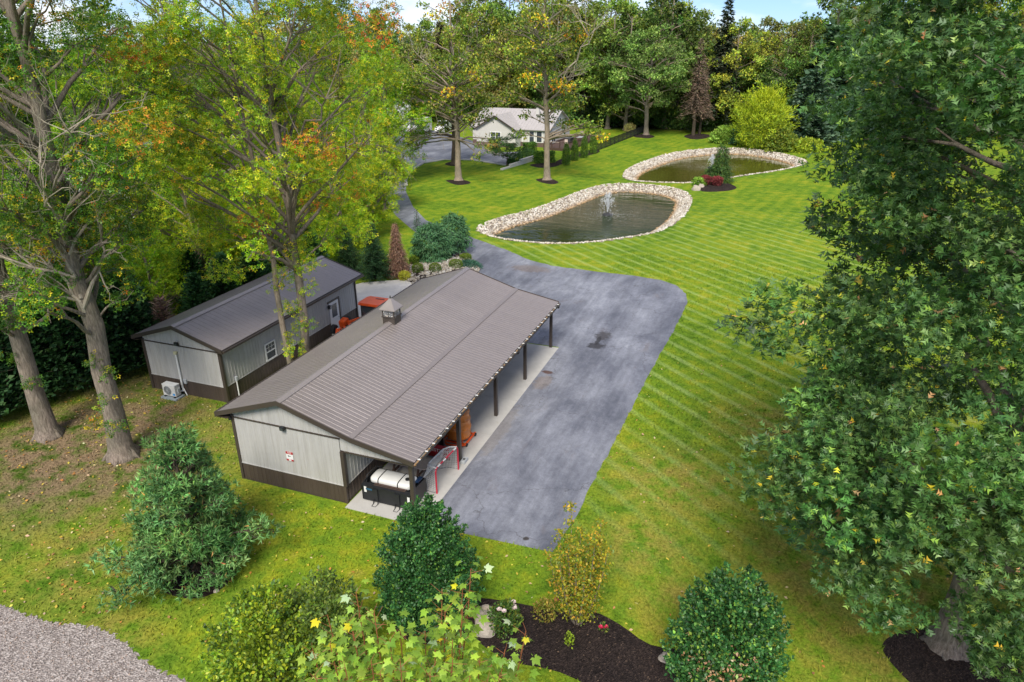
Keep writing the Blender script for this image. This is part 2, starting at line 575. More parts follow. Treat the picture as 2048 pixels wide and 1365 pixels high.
    l.new(yy.outputs['Y'], fy.inputs[0])
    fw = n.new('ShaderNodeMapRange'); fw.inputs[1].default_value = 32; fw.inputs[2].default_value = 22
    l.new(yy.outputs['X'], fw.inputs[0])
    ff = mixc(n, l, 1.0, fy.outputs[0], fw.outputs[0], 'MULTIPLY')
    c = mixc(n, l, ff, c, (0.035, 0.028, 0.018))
    # blade scale mottling
    mt = ramp(n, [(0.28, (0.42, 0.47, 0.40)), (0.5, (0.98, 0.98, 0.98)), (0.72, (1.55, 1.48, 1.4))])
    l.new(n3.outputs['Fac'], mt.inputs[0])
    c = mixc(n, l, 0.9, c, mt.outputs[0], 'MULTIPLY')
    mt2 = ramp(n, [(0.3, (0.6, 0.62, 0.55)), (0.7, (1.35, 1.33, 1.25))])
    l.new(n4.outputs['Fac'], mt2.inputs[0])
    c = mixc(n, l, 0.6, c, mt2.outputs[0], 'MULTIPLY')
    l.new(c, b.inputs['Base Color'])
    b.inputs['Roughness'].default_value = 0.95
    b.inputs['Specular IOR Level'].default_value = 0.1
    bump(n, l, b, n3.outputs['Fac'], 0.6, 0.06)
    return m
def _ang(a, b):
    p, q = at(*a), at(*b)
    return math.atan2(q[1]-p[1], q[0]-p[0])
# wave bands run along the mapped X, so turn the stripe direction onto Y
STRIPE_A = math.pi/2 - _ang((1400, 729), (1634, 851))
STRIPE_B = math.pi/2 - _ang((1150, 330), (1290, 285))
M['lawn'] = lawnmat()
P, F, xs, ys = grid(-62, 62, -24, 150, 0.75)
Z = terrain_z(P)
V = np.concatenate([P, Z[:, None]], 1)
nF = len(F)
# outer ring out to the horizon
x0, x1, y0, y1 = xs[0], xs[-1], ys[0], ys[-1]
B = 1600
o = len(V)
outer = np.array([(-B, -B, 0), (B, -B, 0), (B, B, 0), (-B, B, 0), (x0, y0, 0), (x1, y0, 0), (x1, y1, 0), (x0, y1, 0)], float)
V = np.concatenate([V, outer])
F = np.concatenate([F, o+np.array([(0,1,5,4), (1,2,6,5), (2,3,7,6), (3,0,4,7)])])
me = np_mesh('ground', V, F.ravel(), np.arange(len(F))*4, np.full(len(F), 4), M['lawn'], smooth=True)
mb_, nb_, lb_, bb_, ob_ = mat_new('pond_bank_soil')
gb_ = nb_.new('ShaderNodeNewGeometry')
nzb = noise(nb_, lb_, gb_.outputs['Position'], 4.0, 6, 0.7)
rbk = ramp(nb_, [(0.3, (0.13, 0.10, 0.075)), (0.7, (0.32, 0.27, 0.22))]); lb_.new(nzb.outputs['Fac'], rbk.inputs[0])
lb_.new(rbk.outputs[0], bb_.inputs['Base Color']); bb_.inputs['Roughness'].default_value = 0.9
me.materials.append(mb_)
cen = V[F].mean(1)[:, :2]
me.polygons.foreach_set('material_index', (inside(cen, POND1) | inside(cen, POND2)).astype(np.int32))
ground = link(bpy.data.objects.new('ground', me))
ground['kind'] = 'structure'

def sheet(name, poly, z, mat, kind='structure', mound=0.0):
    """a flat laid surface with a thin edge, triangulated by bmesh"""
    import bmesh
    from mathutils.geometry import delaunay_2d_cdt
    n = len(poly)
    vs, es, fs_, _, _, _ = delaunay_2d_cdt([Vector((float(p[0]), float(p[1]))) for p in poly], [], [list(range(n))], 1, 1e-4)
    bm = bmesh.new()
    top = [bm.verts.new((v.x, v.y, z)) for v in vs]
    for f in fs_:
        bm.faces.new([top[i] for i in f])
    for e in [e for e in bm.edges if e.is_boundary]:
        a_, b_ = e.verts
        c_, d_ = bm.verts.new((a_.co.x, a_.co.y, -0.25)), bm.verts.new((b_.co.x, b_.co.y, -0.25))
        bm.faces.new((a_, b_, d_, c_))
    if mound:
        bmesh.ops.subdivide_edges(bm, edges=[e for e in bm.edges if all(abs(v.co.z-z) < 1e-6 for v in e.verts)], cuts=3, use_grid_fill=True)
        pl = np.array([(p[0], p[1]) for p in poly])
        vs = [v for v in bm.verts if v.co.z > -0.1]
        dd = dist_poly(np.array([(v.co.x, v.co.y) for v in vs]), pl)
        for v, d in zip(vs, dd):
            v.co.z = z + mound*min(1.0, d/0.8) + (random.random()-0.5)*0.03*min(1, d*3)
    bmesh.ops.recalc_face_normals(bm, faces=bm.faces)
    me = bpy.data.meshes.new(name)
    bm.to_mesh(me); bm.free()
    me.materials.append(mat)
    ob = link(bpy.data.objects.new(name, me))
    if kind: ob['kind'] = kind
    return ob
def asphaltmat():
    m, n, l, b, out = mat_new('sealed_asphalt')
    g = n.new('ShaderNodeNewGeometry')
    mpn = n.new('ShaderNodeMapping'); mpn.inputs['Scale'].default_value = (1.0, 0.5, 1); mpn.inputs['Rotation'].default_value = (0, 0, -0.12)
    l.new(g.outputs['Position'], mpn.inputs[0])
    v = mpn.outputs[0]
    n1 = noise(n, l, v, 0.34, 9, 0.70, 0.25)
    r = ramp(n, [(0.28, (0.070, 0.076, 0.098)), (0.41, (0.130, 0.138, 0.168)), (0.53, (0.205, 0.214, 0.248)), (0.64, (0.285, 0.297, 0.335)), (0.78, (0.345, 0.36, 0.40))])
    l.new(n1.outputs['Fac'], r.inputs[0])
    c = r.outputs[0]
    n2 = noise(n, l, v, 0.8, 7, 0.7, 0.3)
    rr = ramp(n, [(0.60, (0, 0, 0)), (0.74, (0.5, 0.5, 0.5))])
    l.new(n2.outputs['Fac'], rr.inputs[0])
    c = mixc(n, l, rr.outputs[0], c, (0.135, 0.098, 0.078))
    # pale dried water marks
    n5 = noise(n, l, v, 0.9, 9, 0.75, 0.8)
    r5 = ramp(n, [(0.54, (0, 0, 0)), (0.70, (0.35, 0.35, 0.35))])
    l.new(n5.outputs['Fac'], r5.inputs[0])
    c = mixc(n, l, r5.outputs[0], c, (0.30, 0.315, 0.35))
    # oil stain with its own shape
    def blot(cx, cy, rx, ry, col, f):
        nonlocal c
        q = n.new('ShaderNodeMapping'); q.vector_type = 'TEXTURE'
        q.inputs['Location'].default_value = (cx, cy, 0); q.inputs['Scale'].default_value = (rx, ry, 1)
        l.new(g.outputs['Position'], q.inputs[0])
        sx = n.new('ShaderNodeSeparateXYZ'); l.new(q.outputs[0], sx.inputs[0])
        cb = n.new('ShaderNodeCombineXYZ'); l.new(sx.outputs[0], cb.inputs[0]); l.new(sx.outputs[1], cb.inputs[1])
        ln = n.new('ShaderNodeVectorMath'); ln.operation = 'LENGTH'; l.new(cb.outputs[0], ln.inputs[0])
        nz = noise(n, l, g.outputs['Position'], 3.0, 5)
        ad = n.new('ShaderNodeMath'); ad.operation = 'MULTIPLY_ADD'
        l.new(nz.outputs['Fac'], ad.inputs[0]); ad.inputs[1].default_value = 1.6; l.new(ln.outputs['Value'], ad.inputs[2])
        k = n.new('ShaderNodeMapRange'); k.inputs[1].default_value = 1.55; k.inputs[2].default_value = 1.9; k.inputs[3].default_value = f; k.inputs[4].default_value = 0
        l.new(ad.outputs[0], k.inputs[0])
        c = mixc(n, l, k.outputs[0], c, col)
    s = at(1192, 692); blot(s[0], s[1], 0.55, 0.5, (0.022, 0.02, 0.02), 0.85)
    s = at(1206, 672); blot(s[0], s[1], 0.5, 0.75, (0.035, 0.028, 0.024), 0.75)
    s = at(1196, 682); blot(s[0], s[1], 0.14, 0.8, (0.022, 0.02, 0.02), 0.85)
    s = at(1060, 538); blot(s[0], s[1], 1.8, 0.9, (0.17, 0.12, 0.085), 0.5)
    s = at(1095, 745); blot(s[0], s[1], 0.35, 0.2, (0.09, 0.04, 0.025), 0.9)
    s = at(1085, 765); blot(s[0], s[1], 0.5, 0.9, (0.24, 0.18, 0.13), 0.45)
    s = at(1000, 860); blot(s[0], s[1], 0.45, 2.6, (0.25, 0.22, 0.19), 0.45)
    s = at(1052, 1078); blot(s[0], s[1], 0.14, 0.12, (0.04, 0.03, 0.02), 0.9)
    mps = n.new('ShaderNodeMapping'); mps.inputs['Scale'].default_value = (2.6, 0.14, 1); mps.inputs['Rotation'].default_value = (0, 0, -0.1)
    l.new(g.outputs['Position'], mps.inputs[0])
    ns = noise(n, l, mps.outputs[0], 1.0, 6, 0.65)
    rs_ = ramp(n, [(0.3, (0.80, 0.80, 0.81)), (0.7, (1.18, 1.18, 1.19))]); l.new(ns.outputs['Fac'], rs_.inputs[0])
    c = mixc(n, l, 1.0, c, rs_.outputs[0], 'MULTIPLY')
    nf_ = noise(n, l, g.outputs['Position'], 4.5, 7, 0.75)
    rf_ = ramp(n, [(0.3, (0.82, 0.82, 0.83)), (0.7, (1.16, 1.16, 1.15))]); l.new(nf_.outputs['Fac'], rf_.inputs[0])
    c = mixc(n, l, 1.0, c, rf_.outputs[0], 'MULTIPLY')
    n3 = noise(n, l, g.outputs['Position'], 22, 4, 0.7)
    mt = ramp(n, [(0.3, (0.85, 0.85, 0.85)), (0.7, (1.14, 1.14, 1.14))]); l.new(n3.outputs['Fac'], mt.inputs[0])
    c = mixc(n, l, 1.0, c, mt.outputs[0], 'MULTIPLY')
    vo = n.new('ShaderNodeTexVoronoi'); vo.feature = 'DISTANCE_TO_EDGE'; vo.inputs['Scale'].default_value = 0.16
    nd = noise(n, l, g.outputs['Position'], 1.3, 4)
    vm = n.new('ShaderNodeVectorMath'); vm.operation = 'MULTIPLY_ADD'
    l.new(nd.outputs['Color'], vm.inputs[0]); vm.inputs[1].default_value = (1.5, 1.5, 0); l.new(g.outputs['Position'], vm.inputs[2])
    l.new(vm.outputs[0], vo.inputs['Vector'])
    rc = ramp(n, [(0.0, (0.6, 0.6, 0.6)), (0.004, (0, 0, 0))]); l.new(vo.outputs['Distance'], rc.inputs[0])
    c = mixc(n, l, rc.outputs[0], c, (0.05, 0.045, 0.045))
    l.new(c, b.inputs['Base Color'])
    rg = ramp(n, [(0.3, (0.62, 0.62, 0.62)), (0.7, (0.45, 0.45, 0.45))]); l.new(n1.outputs['Fac'], rg.inputs[0])
    l.new(rg.outputs[0], b.inputs['Roughness'])
    b.inputs['Specular IOR Level'].default_value = 0.45
    bump(n, l, b, n3.outputs['Fac'], 0.15, 0.01)
    return m
def concretemat(name='pale_concrete', col=(0.50, 0.485, 0.455)):
    m, n, l, b, out = mat_new(name)
    g = n.new('ShaderNodeNewGeometry')
    n1 = noise(n, l, g.outputs['Position'], 0.7, 8, 0.65)
    r = ramp(n, [(0.3, tuple(x*0.86 for x in col)), (0.7, tuple(x*1.1 for x in col))]); l.new(n1.outputs['Fac'], r.inputs[0])
    n2 = noise(n, l, g.outputs['Position'], 2.2, 5, 0.7, 1.2)
    r2 = ramp(n, [(0.64, (0, 0, 0)), (0.74, (0.35, 0.35, 0.35))]); l.new(n2.outputs['Fac'], r2.inputs[0])
    c = mixc(n, l, r2.outputs[0], r.outputs[0], (0.34, 0.25, 0.12))
    l.new(c, b.inputs['Base Color']); b.inputs['Roughness'].default_value = 0.8
    b.inputs['Specular IOR Level'].default_value = 0.3
    return m
def mulchmat(name='black_mulch'):
    m, n, l, b, out = mat_new(name)
    g = n.new('ShaderNodeNewGeometry')
    v = n.new('ShaderNodeTexVoronoi'); v.inputs['Scale'].default_value = 22; v.inputs['Randomness'].default_value = 1
    l.new(g.outputs['Position'], v.inputs['Vector'])
    r = ramp(n, [(0.0, (0.012, 0.009, 0.008)), (0.5, (0.03, 0.022, 0.02)), (0.85, (0.055, 0.04, 0.034)), (0.97, (0.16, 0.11, 0.075))])
    l.new(v.outputs['Color'], r.inputs[0])
    n1 = noise(n, l, g.outputs['Position'], 1.2, 5)
    r2 = ramp(n, [(0.35, (0.8, 0.8, 0.82)), (0.7, (1.25, 1.2, 1.15))]); l.new(n1.outputs['Fac'], r2.inputs[0])
    l.new(mixc(n, l, 1.0, r.outputs[0], r2.outputs[0], 'MULTIPLY'), b.inputs['Base Color'])
    b.inputs['Roughness'].default_value = 0.95; b.inputs['Specular IOR Level'].default_value = 0.15
    bump(n, l, b, v.outputs['Distance'], 1.0, 0.04)
    return m
M['asphalt'] = asphaltmat()
M['concrete'] = concretemat()
M['padconc'] = concretemat('cream_concrete', (0.76, 0.71, 0.63))
M['mulch'] = mulchmat()
def smooth_poly(px, n=8, closed_idx=None):
    return closed_curve(px, n*len(px))
A = lambda *p: at(*p)[:2]
# driveway round the shed and up to the house
drive_px = [(1105,1105),(1152,1035),(1231,880),(1300,745),(1357,645),(1375,603),(1372,588),(1352,571),(1322,561),(1268,552),(1192,544),(1110,533),(1060,521),(1012,500),(945,476),(892,459),(852,441),(826,414),(812,384),(813,356),(826,338),(850,326),(890,320),(945,321),(1000,329),(1012,330)]
left_px = [(1052,303),(985,306),(975,300),(955,285),(880,262),(790,258),(752,290),(756,345),(768,392),(790,430),(822,458),(860,486),(905,515)]
poly = [A(*p) for p in drive_px] + [A(*p) for p in left_px]
# the part of the yard behind the shed, hidden by its roof
poly += [A(938, 516), A(958, 533), A(950, 553), np.array((-3.0, 26.65)), np.array((-0.40, 25.6)), np.array((-0.40, 17.9)), np.array((8.70, 17.9)), np.array((8.70, -0.28)), A(930, 1068)]
def ragged(pl, step, amp, keep):
    """crumbled edge: more points along the outline, each nudged a little"""
    out = []
    for i in range(len(pl)):
        a, b_ = np.array(pl[i]), np.array(pl[(i+1) % len(pl)])
        out.append(a)
        k = int(np.linalg.norm(b_-a)/step)
        if i < keep:
            for q in range(1, k):
                out.append(a+(b_-a)*q/k+rng.normal(0, amp, 2))
    return out
driveway = sheet('driveway', ragged(poly, 0.35, 0.035, 16), 0.012, M['asphalt'])
# concrete: shed floor and apron (control joints cut as separate bays)
bays = 5
L0, L1 = -0.32, 17.75
for i in range(bays):
    a = L0 + (L1-L0)*i/bays; c = L0 + (L1-L0)*(i+1)/bays
    s = MB().box(5.28, 8.72, a+0.006, c-0.006, -0.2, 0.028).build('concrete_slab', M['concrete'])
    s['kind'] = 'structure'
pad = [np.array(p) for p in [(-5.2, 17.9), (-0.42, 17.9), (-0.42, 25.7), (-3.0, 26.6), (-6.2, 26.6), (-9.2, 24.6), (-10.3, 22.5), (-10.4, 18.0)]]
pad_o = sheet('concrete_pad', pad, 0.02, M['padconc'])
lane = [np.array(p) for p in [(-5.2, 8.0), (-0.1, 8.0), (-0.1, 17.88), (-5.2, 17.88)]]
sheet('concrete_lane', lane, 0.018, M['concrete'])
# kerb along the lawn island by the house
kp = [at(*p) for p in [(812,372),(811,360),(822,341),(846,327),(888,320),(940,320),(992,328),(1010,331)]]
kb = MB()
for i in range(len(kp)-1):
    a, c = Vector(kp[i]), Vector(kp[i+1])
    d = (c-a).normalized()
    kb.bar((a.x, a.y, 0.05), (c.x+d.x*0.12, c.y+d.y*0.12, 0.05), 0.45, 0.14)
k = kb.build('kerb', M['concrete']); k['kind'] = 'structure'
# gravel track at the front left corner
def gravelmat():
    m, n, l, b, out = mat_new('crushed_stone')
    g = n.new('ShaderNodeNewGeometry')
    v = n.new('ShaderNodeTexVoronoi'); v.inputs['Scale'].default_value = 17
    l.new(g.outputs['Position'], v.inputs['Vector'])
    r = ramp(n, [(0.0, (0.15, 0.12, 0.105)), (0.5, (0.31, 0.265, 0.24)), (1.0, (0.56, 0.50, 0.46))]); l.new(v.outputs['Color'], r.inputs[0])
    l.new(r.outputs[0], b.inputs['Base Color']); b.inputs['Roughness'].default_value = 0.9
    bump(n, l, b, v.outputs['Distance'], 0.9, 0.05)
    return m
M['gravel'] = gravelmat()
gpx = [(-160,1160),(0,1208),(90,1240),(210,1262),(300,1330),(400,1380),(460,1500),(200,1700),(-300,1600)]
gpoly = closed_curve(gpx, 500)
gpoly = gpoly + rng.normal(0, 0.05, gpoly.shape)
gravel = sheet('gravel_track', gpoly, 0.01, M['gravel'])
# mulch beds
BEDS = []
def bed(name, px, mound=0.06, z=0.01):
    BEDS.append(closed_curve(px, 60))
    return sheet(name, closed_curve(px, 60), z, M['mulch'], 'structure', mound)
bed('mulch_bed', [(790,1240),(850,1205),(950,1196),(1040,1208),(1100,1220),(1180,1222),(1240,1250),(1300,1290),(1380,1302),(1520,1330),(1560,1420),(1400,1480),(1230,1400),(1120,1345),(1010,1320),(930,1270),(860,1290),(800,1275)])
bed('mulch_bed', [(330,1175),(400,1120),(462,1135),(472,1150),(440,1180),(400,1196),(355,1194)])
bed('mulch_bed', [(1765,1290),(1810,1262),(1900,1256),(1990,1290),(2040,1340),(2060,1400),(1960,1420),(1850,1385),(1790,1335)])
bed('mulch_bed', [(892,362),(905,360),(925,360),(941,365),(934,369),(912,370)], 0.1)
bed('mulch_bed', [(1072,360),(1085,357),(1105,359),(1117,365),(1106,369),(1085,366)], 0.1)
bed('mulch_bed', [(890,328),(903,324),(922,326),(918,332),(898,332)], 0.1)
bed('mulch_bed', [(1268,272),(1290,268),(1309,273),(1298,277),(1272,275)], 0.1)
bed('mulch_bed', [(1368,273),(1385,268),(1420,270),(1412,277),(1385,279)], 0.1)
bed('mulch_bed', [(1396,376),(1412,366),(1440,362),(1472,374),(1462,381),(1430,384),(1405,383)], 0.12)
bed('mulch_bed', [(1060,330),(1095,326),(1108,325),(1150,306),(1192,300),(1196,306),(1150,318),(1112,333),(1080,336)], 0.05)
# pond water
def watermat(name, base, fpos, rough_r, bstr=0.6):
    m, n, l, b, out = mat_new(name)
    g = n.new('ShaderNodeNewGeometry')
    nb = noise(n, l, g.outputs['Position'], 0.12, 3)
    r = ramp(n, [(0.3, tuple(c*0.75 for c in base)), (0.7, tuple(c*1.25 for c in base))]); l.new(nb.outputs['Fac'], r.inputs[0])
    l.new(r.outputs[0], b.inputs['Base Color'])
    b.inputs['Roughness'].default_value = 0.04
    b.inputs['IOR'].default_value = 1.33
    b.inputs['Specular IOR Level'].default_value = 0.6
    mp1 = n.new('ShaderNodeMapping'); mp1.inputs['Scale'].default_value = (1.0, 2.2, 1); l.new(g.outputs['Position'], mp1.inputs[0])
    n1 = noise(n, l, mp1.outputs[0], 0.42, 3, 0.5)
    n2 = noise(n, l, g.outputs['Position'], 7, 3, 0.6)
    v = n.new('ShaderNodeVectorMath'); v.operation = 'DISTANCE'; l.new(g.outputs['Position'], v.inputs[0]); v.inputs[1].default_value = fpos
    k = n.new('ShaderNodeMapRange'); k.interpolation_type = 'SMOOTHSTEP'
    k.inputs[1].default_value = rough_r*0.35; k.inputs[2].default_value = rough_r; k.inputs[3].default_value = 0.35; k.inputs[4].default_value = 0.012
    l.new(v.outputs['Value'], k.inputs[0])
    mu = n.new('ShaderNodeMath'); mu.operation = 'MULTIPLY'; l.new(n2.outputs['Fac'], mu.inputs[0]); l.new(k.outputs[0], mu.inputs[1])
    a = n.new('ShaderNodeMath'); a.operation = 'MULTIPLY_ADD'; l.new(n1.outputs['Fac'], a.inputs[0]); a.inputs[1].default_value = 0.55; l.new(mu.outputs[0], a.inputs[2])
    bump(n, l, b, a.outputs[0], bstr, 0.28)
    return m
FT1, FT2 = at(1215, 430, WATER_Z), at(1423, 336, WATER_Z)
M['water1'] = watermat('pond_water_murky', (0.024, 0.034, 0.006), tuple(map(float, FT1)), 11)
M['water2'] = watermat('pond_water_olive', (0.075, 0.076, 0.012), tuple(map(float, FT2)), 8, 0.18)
def water(pond, mat):
    c = pond.mean(0)
    me = bpy.data.meshes.new('pond_water')
    V = [(float(p[0]), float(p[1]), WATER_Z) for p in c + (pond-c)*0.985]
    me.from_pydata(V, [], [tuple(range(len(V)))])
    me.materials.append(mat)
    ob = link(bpy.data.objects.new('pond_water', me)); ob['kind'] = 'structure'
water(POND1, M['water1'])
water(POND2, M['water2'])
# ------------------------------------------------------------------ stones
def ico_stone(seed):
    r = np.random.default_rng(seed)
    v = [(0, 0, -1)] + [(math.cos(k*1.2566), math.sin(k*1.2566), -0.15) for k in range(5)] + [(0.62*math.cos(k*1.2566+.5), 0.62*math.sin(k*1.2566+.5), 0.85) for k in range(3)]
    v = [(0.2, 0.1, -1)] + [(math.cos(k*1.2566), math.sin(k*1.2566), -0.1) for k in range(5)] + [(0.6*math.cos(k*2.094+.5), 0.6*math.sin(k*2.094+.5), 0.8) for k in range(3)]
    v = np.array(v, float)
    f = [(0,2,1),(0,3,2),(0,4,3),(0,5,4),(0,1,5),(1,2,6),(2,7,6),(2,3,7),(3,4,7),(4,8,7),(4,5,8),(5,1,8),(1,6,8),(6,7,8)]
    v = v*(r.uniform(0.78, 1.15, (9, 1)))*np.array([r.uniform(0.8, 1.2), r.uniform(0.7, 1.0), r.uniform(0.5, 0.75)])
    return v, np.array(f)
STONES = [ico_stone(i) for i in range(6)]
def stone_meshes(mat):
    out = []
    for v, f in STONES:
        out.append(np_mesh('stone', v, f.ravel(), np.arange(len(f))*3, np.full(len(f), 3), mat))
    return out
def rot_rand(n, rg, tilt=0.5):
    a = rg.uniform(0, 2*np.pi, n); b = rg.normal(0, tilt, n); c = rg.normal(0, tilt, n)
    ca, sa, cb, sb, cc, sc_ = np.cos(a), np.sin(a), np.cos(b), np.sin(b), np.cos(c), np.sin(c)
    Rz = np.zeros((n,3,3)); Rz[:,0,0]=ca; Rz[:,0,1]=-sa; Rz[:,1,0]=sa; Rz[:,1,1]=ca; Rz[:,2,2]=1
    Rx = np.zeros((n,3,3)); Rx[:,0,0]=1; Rx[:,1,1]=cb; Rx[:,1,2]=-sb; Rx[:,2,1]=sb; Rx[:,2,2]=cb
    Ry = np.zeros((n,3,3)); Ry[:,1,1]=1; Ry[:,0,0]=cc; Ry[:,0,2]=sc_; Ry[:,2,0]=-sc_; Ry[:,2,2]=cc
    return Rz@Rx@Ry
def stones_joined(name, P, S, mat, parent, cols, rg):
    n = len(P)
    which = rg.integers(0, len(STONES), n)
    Vs, Ls, Cs = [], [], []
    off = 0
    for k, (v, f) in enumerate(STONES):
        idx = np.where(which == k)[0]
        if not len(idx): continue
        Rm = rot_rand(len(idx), rg)
        W = np.einsum('nij,kj->nki', Rm, v)*S[idx][:, None, None] + P[idx][:, None, :]
        Vs.append(W.reshape(-1, 3))
        Ls.append((f.ravel()[None, :] + off + np.arange(len(idx))[:, None]*9).ravel())
        Cs.append(np.repeat(cols[idx], 9, axis=0))
        off += len(idx)*9
    V = np.concatenate(Vs); L = np.concatenate(Ls); Cc = np.concatenate(Cs)
    if parent is not None:
        w = world_loc(parent); V = V - np.array([w.x, w.y, w.z])
    nf = len(L)//3
    me = np_mesh(name, V, L, np.arange(nf)*3, np.full(nf, 3), mat, Cc)
    o = link(bpy.data.objects.new(name, me), parent)
    o['kind'] = 'stuff'
    return o
def stonemat():
    m, n, l, b, out = mat_new('bank_stone')
    a = n.new('ShaderNodeAttribute'); a.attribute_name = 'Col'
    oi = n.new('ShaderNodeObjectInfo')
    g = n.new('ShaderNodeNewGeometry')
    nz = noise(n, l, g.outputs['Position'], 9, 5, 0.65)
    r = ramp(n, [(0.3, (0.7, 0.68, 0.66)), (0.7, (1.15, 1.13, 1.1))]); l.new(nz.outputs['Fac'], r.inputs[0])
    c = mixc(n, l, 1.0, a.outputs['Color'], oi.outputs['Color'], 'MULTIPLY')
    l.new(mixc(n, l, 1.0, c, r.outputs[0], 'MULTIPLY'), b.inputs['Base Color'])
    b.inputs['Roughness'].default_value = 0.85; b.inputs['Specular IOR Level'].default_value = 0.25
    bump(n, l, b, nz.outputs['Fac'], 0.4, 0.05)
    return m
M['bankstone'] = stonemat()
STONE_COL = np.array([(0.66,0.63,0.56),(0.55,0.50,0.42),(0.74,0.71,0.65),(0.46,0.40,0.31),(0.62,0.56,0.47),(0.36,0.31,0.25)])
def pond_bank(pond, label, n, seed, width, smin, smax):
    rg = np.random.default_rng(seed)
    c = pond.mean(0)
    t = thing('stone_bank', label, 'stone bank', (c[0], c[1], 0))
    bb0, bb1 = pond.min(0), pond.max(0)
    P = []
    while len(P) < n:
        q = rg.uniform(bb0-0.3, bb1+0.3, (4000, 2))
        d = dist_poly(q, pond)
        ins = inside(q, pond)
        ok = (ins & (d < width)) | (~ins & (d < 0.18))
        P.extend(q[ok].tolist())
    P = np.array(P[:n])
    d = dist_poly(P, pond)
    Z = terrain_z(P)
    S = rg.uniform(smin, smax, n)*np.where(rg.random(n) < 0.06, 1.35, 1.0)
    X = np.concatenate([P, (Z+S*0.18)[:, None]], 1)
    col = STONE_COL[rg.integers(0, len(STONE_COL), n)]*rg.uniform(0.85, 1.15, (n, 1))
    # stained below the old water line
    wet = np.clip((-Z-0.55)/0.25, 0, 1)[:, None]
    col = col*(1-wet) + col*np.array([0.72, 0.52, 0.32])*wet
    # the 300 that show largest are stones of their own
    dep = (X-CAM_LOC)@CAM_R[2]
    score = S/dep
    order = np.argsort(-score)
    big, rest = order[:300], order[300:]
    stones_joined('stones', X[rest], S[rest], M['bankstone'], t, col[rest], rg)
    ms = BANK_MESH
    Rm = rot_rand(300, rg)
    for k, i in enumerate(big):
        o = bpy.data.objects.new('stone', ms[k % len(ms)])
        mm = Matrix(Rm[k].tolist()).to_4x4()
        o.matrix_basis = Matrix.Translation(Vector(X[i]) - Vector((c[0], c[1], 0))) @ mm @ Matrix.Scale(float(S[i]), 4)
        o.color = (*[float(x) for x in col[i]], 1)
        link(o, t)
    return t
BANK_MESH = []
for v, f in STONES:
    BANK_MESH.append(np_mesh('stone', v, f.ravel(), np.arange(len(f))*3, np.full(len(f), 3), M['bankstone'], np.ones((9, 3), np.float32)))
pond_bank(POND1, 'pale riprap stone bank around the nearer pond with the tall fountain jet', 7600, 11, 2.0, 0.08, 0.17)
pond_bank(POND2, 'pale riprap stone bank around the farther pond beyond the mulched island bed', 7600, 12, 2.1, 0.09, 0.19)

# rockery between the drive and the concrete pad
ROCKERY = closed_curve([(800,545),(815,536),(832,530),(870,522),(905,512),(930,512),(952,528),(958,542),(940,556),(900,566),(855,572),(822,566)], 60)
rk = thing('rock_garden', 'bed of pale river stones with clipped bushes beside the drive', 'rock bed', (*ROCKERY.mean(0), 0))
rg0 = np.random.default_rng(21)
q = rg0.uniform(ROCKERY.min(0), ROCKERY.max(0), (6000, 2)); q = q[inside(q, ROCKERY)][:1500]
s_ = rg0.uniform(0.10, 0.24, len(q))
hill = np.minimum(dist_poly(q, ROCKERY)*0.16, 0.3)
colr = STONE_COL[rg0.integers(0, 6, len(q))]*rg0.uniform(0.62, 0.9, (len(q), 1))
stones_joined('stones', np.concatenate([q, (hill+s_*0.3)[:, None]], 1), s_, M['bankstone'], rk, colr, rg0)
rbase = sheet('rock_bed_soil', ROCKERY, 0.02, M['mulch'], 'structure', 0.3)

# ------------------------------------------------------------------ steel buildings
def rib_profile(w, n, rib=0.024, bw=0.05):
    """(s, height) pairs across one metal panel with n raised ribs"""
    out = []
    for k in range(n):
        c = (k+0.5)*w/n
        out += [(c-bw/2, 0), (c-bw/5, rib), (c+bw/5, rib), (c+bw/2, 0)]
    return [(0.002, 0)] + out + [(w-0.002, 0)]
def siding(parent, p0, p1, zb, zt, mat, name, outn, kinks=(), pw=0.914, skip=None):
    """vertical ribbed wall panels from p0 to p1; zb, zt are functions of s"""
    p0, p1 = np.array(p0, float), np.array(p1, float)
    L = np.linalg.norm(p1-p0); d = (p1-p0)/L
    on = np.array(outn, float)
    n = max(1, round(L/pw)); w = L/n
    for k in range(n):
        prof = [(s+k*w, h) for s, h in rib_profile(w, 4, 0.016, 0.06)]
        for kk in kinks:
            if k*w+0.01 < kk < (k+1)*w-0.01:
                prof.append((kk, 0.0))
        prof.sort()
        mb = MB()
        V = []
        for s, h in prof:
            p = p0 + d*s + on*h
            V += [(p[0], p[1], zb(s)), (p[0], p[1], max(zt(s), zb(s)+0.01))]
        F = [(2*i, 2*i+2, 2*i+3, 2*i+1) for i in range(len(prof)-1)]
        # back face gives the sheet thickness
        m_ = len(V)
        for s, h in prof:
            p = p0 + d*s + on*(h-0.012)
            V += [(p[0], p[1], zb(s)), (p[0], p[1], max(zt(s), zb(s)+0.01))]
        F += [(m_+2*i+1, m_+2*i+3, m_+2*i+2, m_+2*i) for i in range(len(prof)-1)]
        mb.add(V, F)
        mb.build(name, mat, parent)
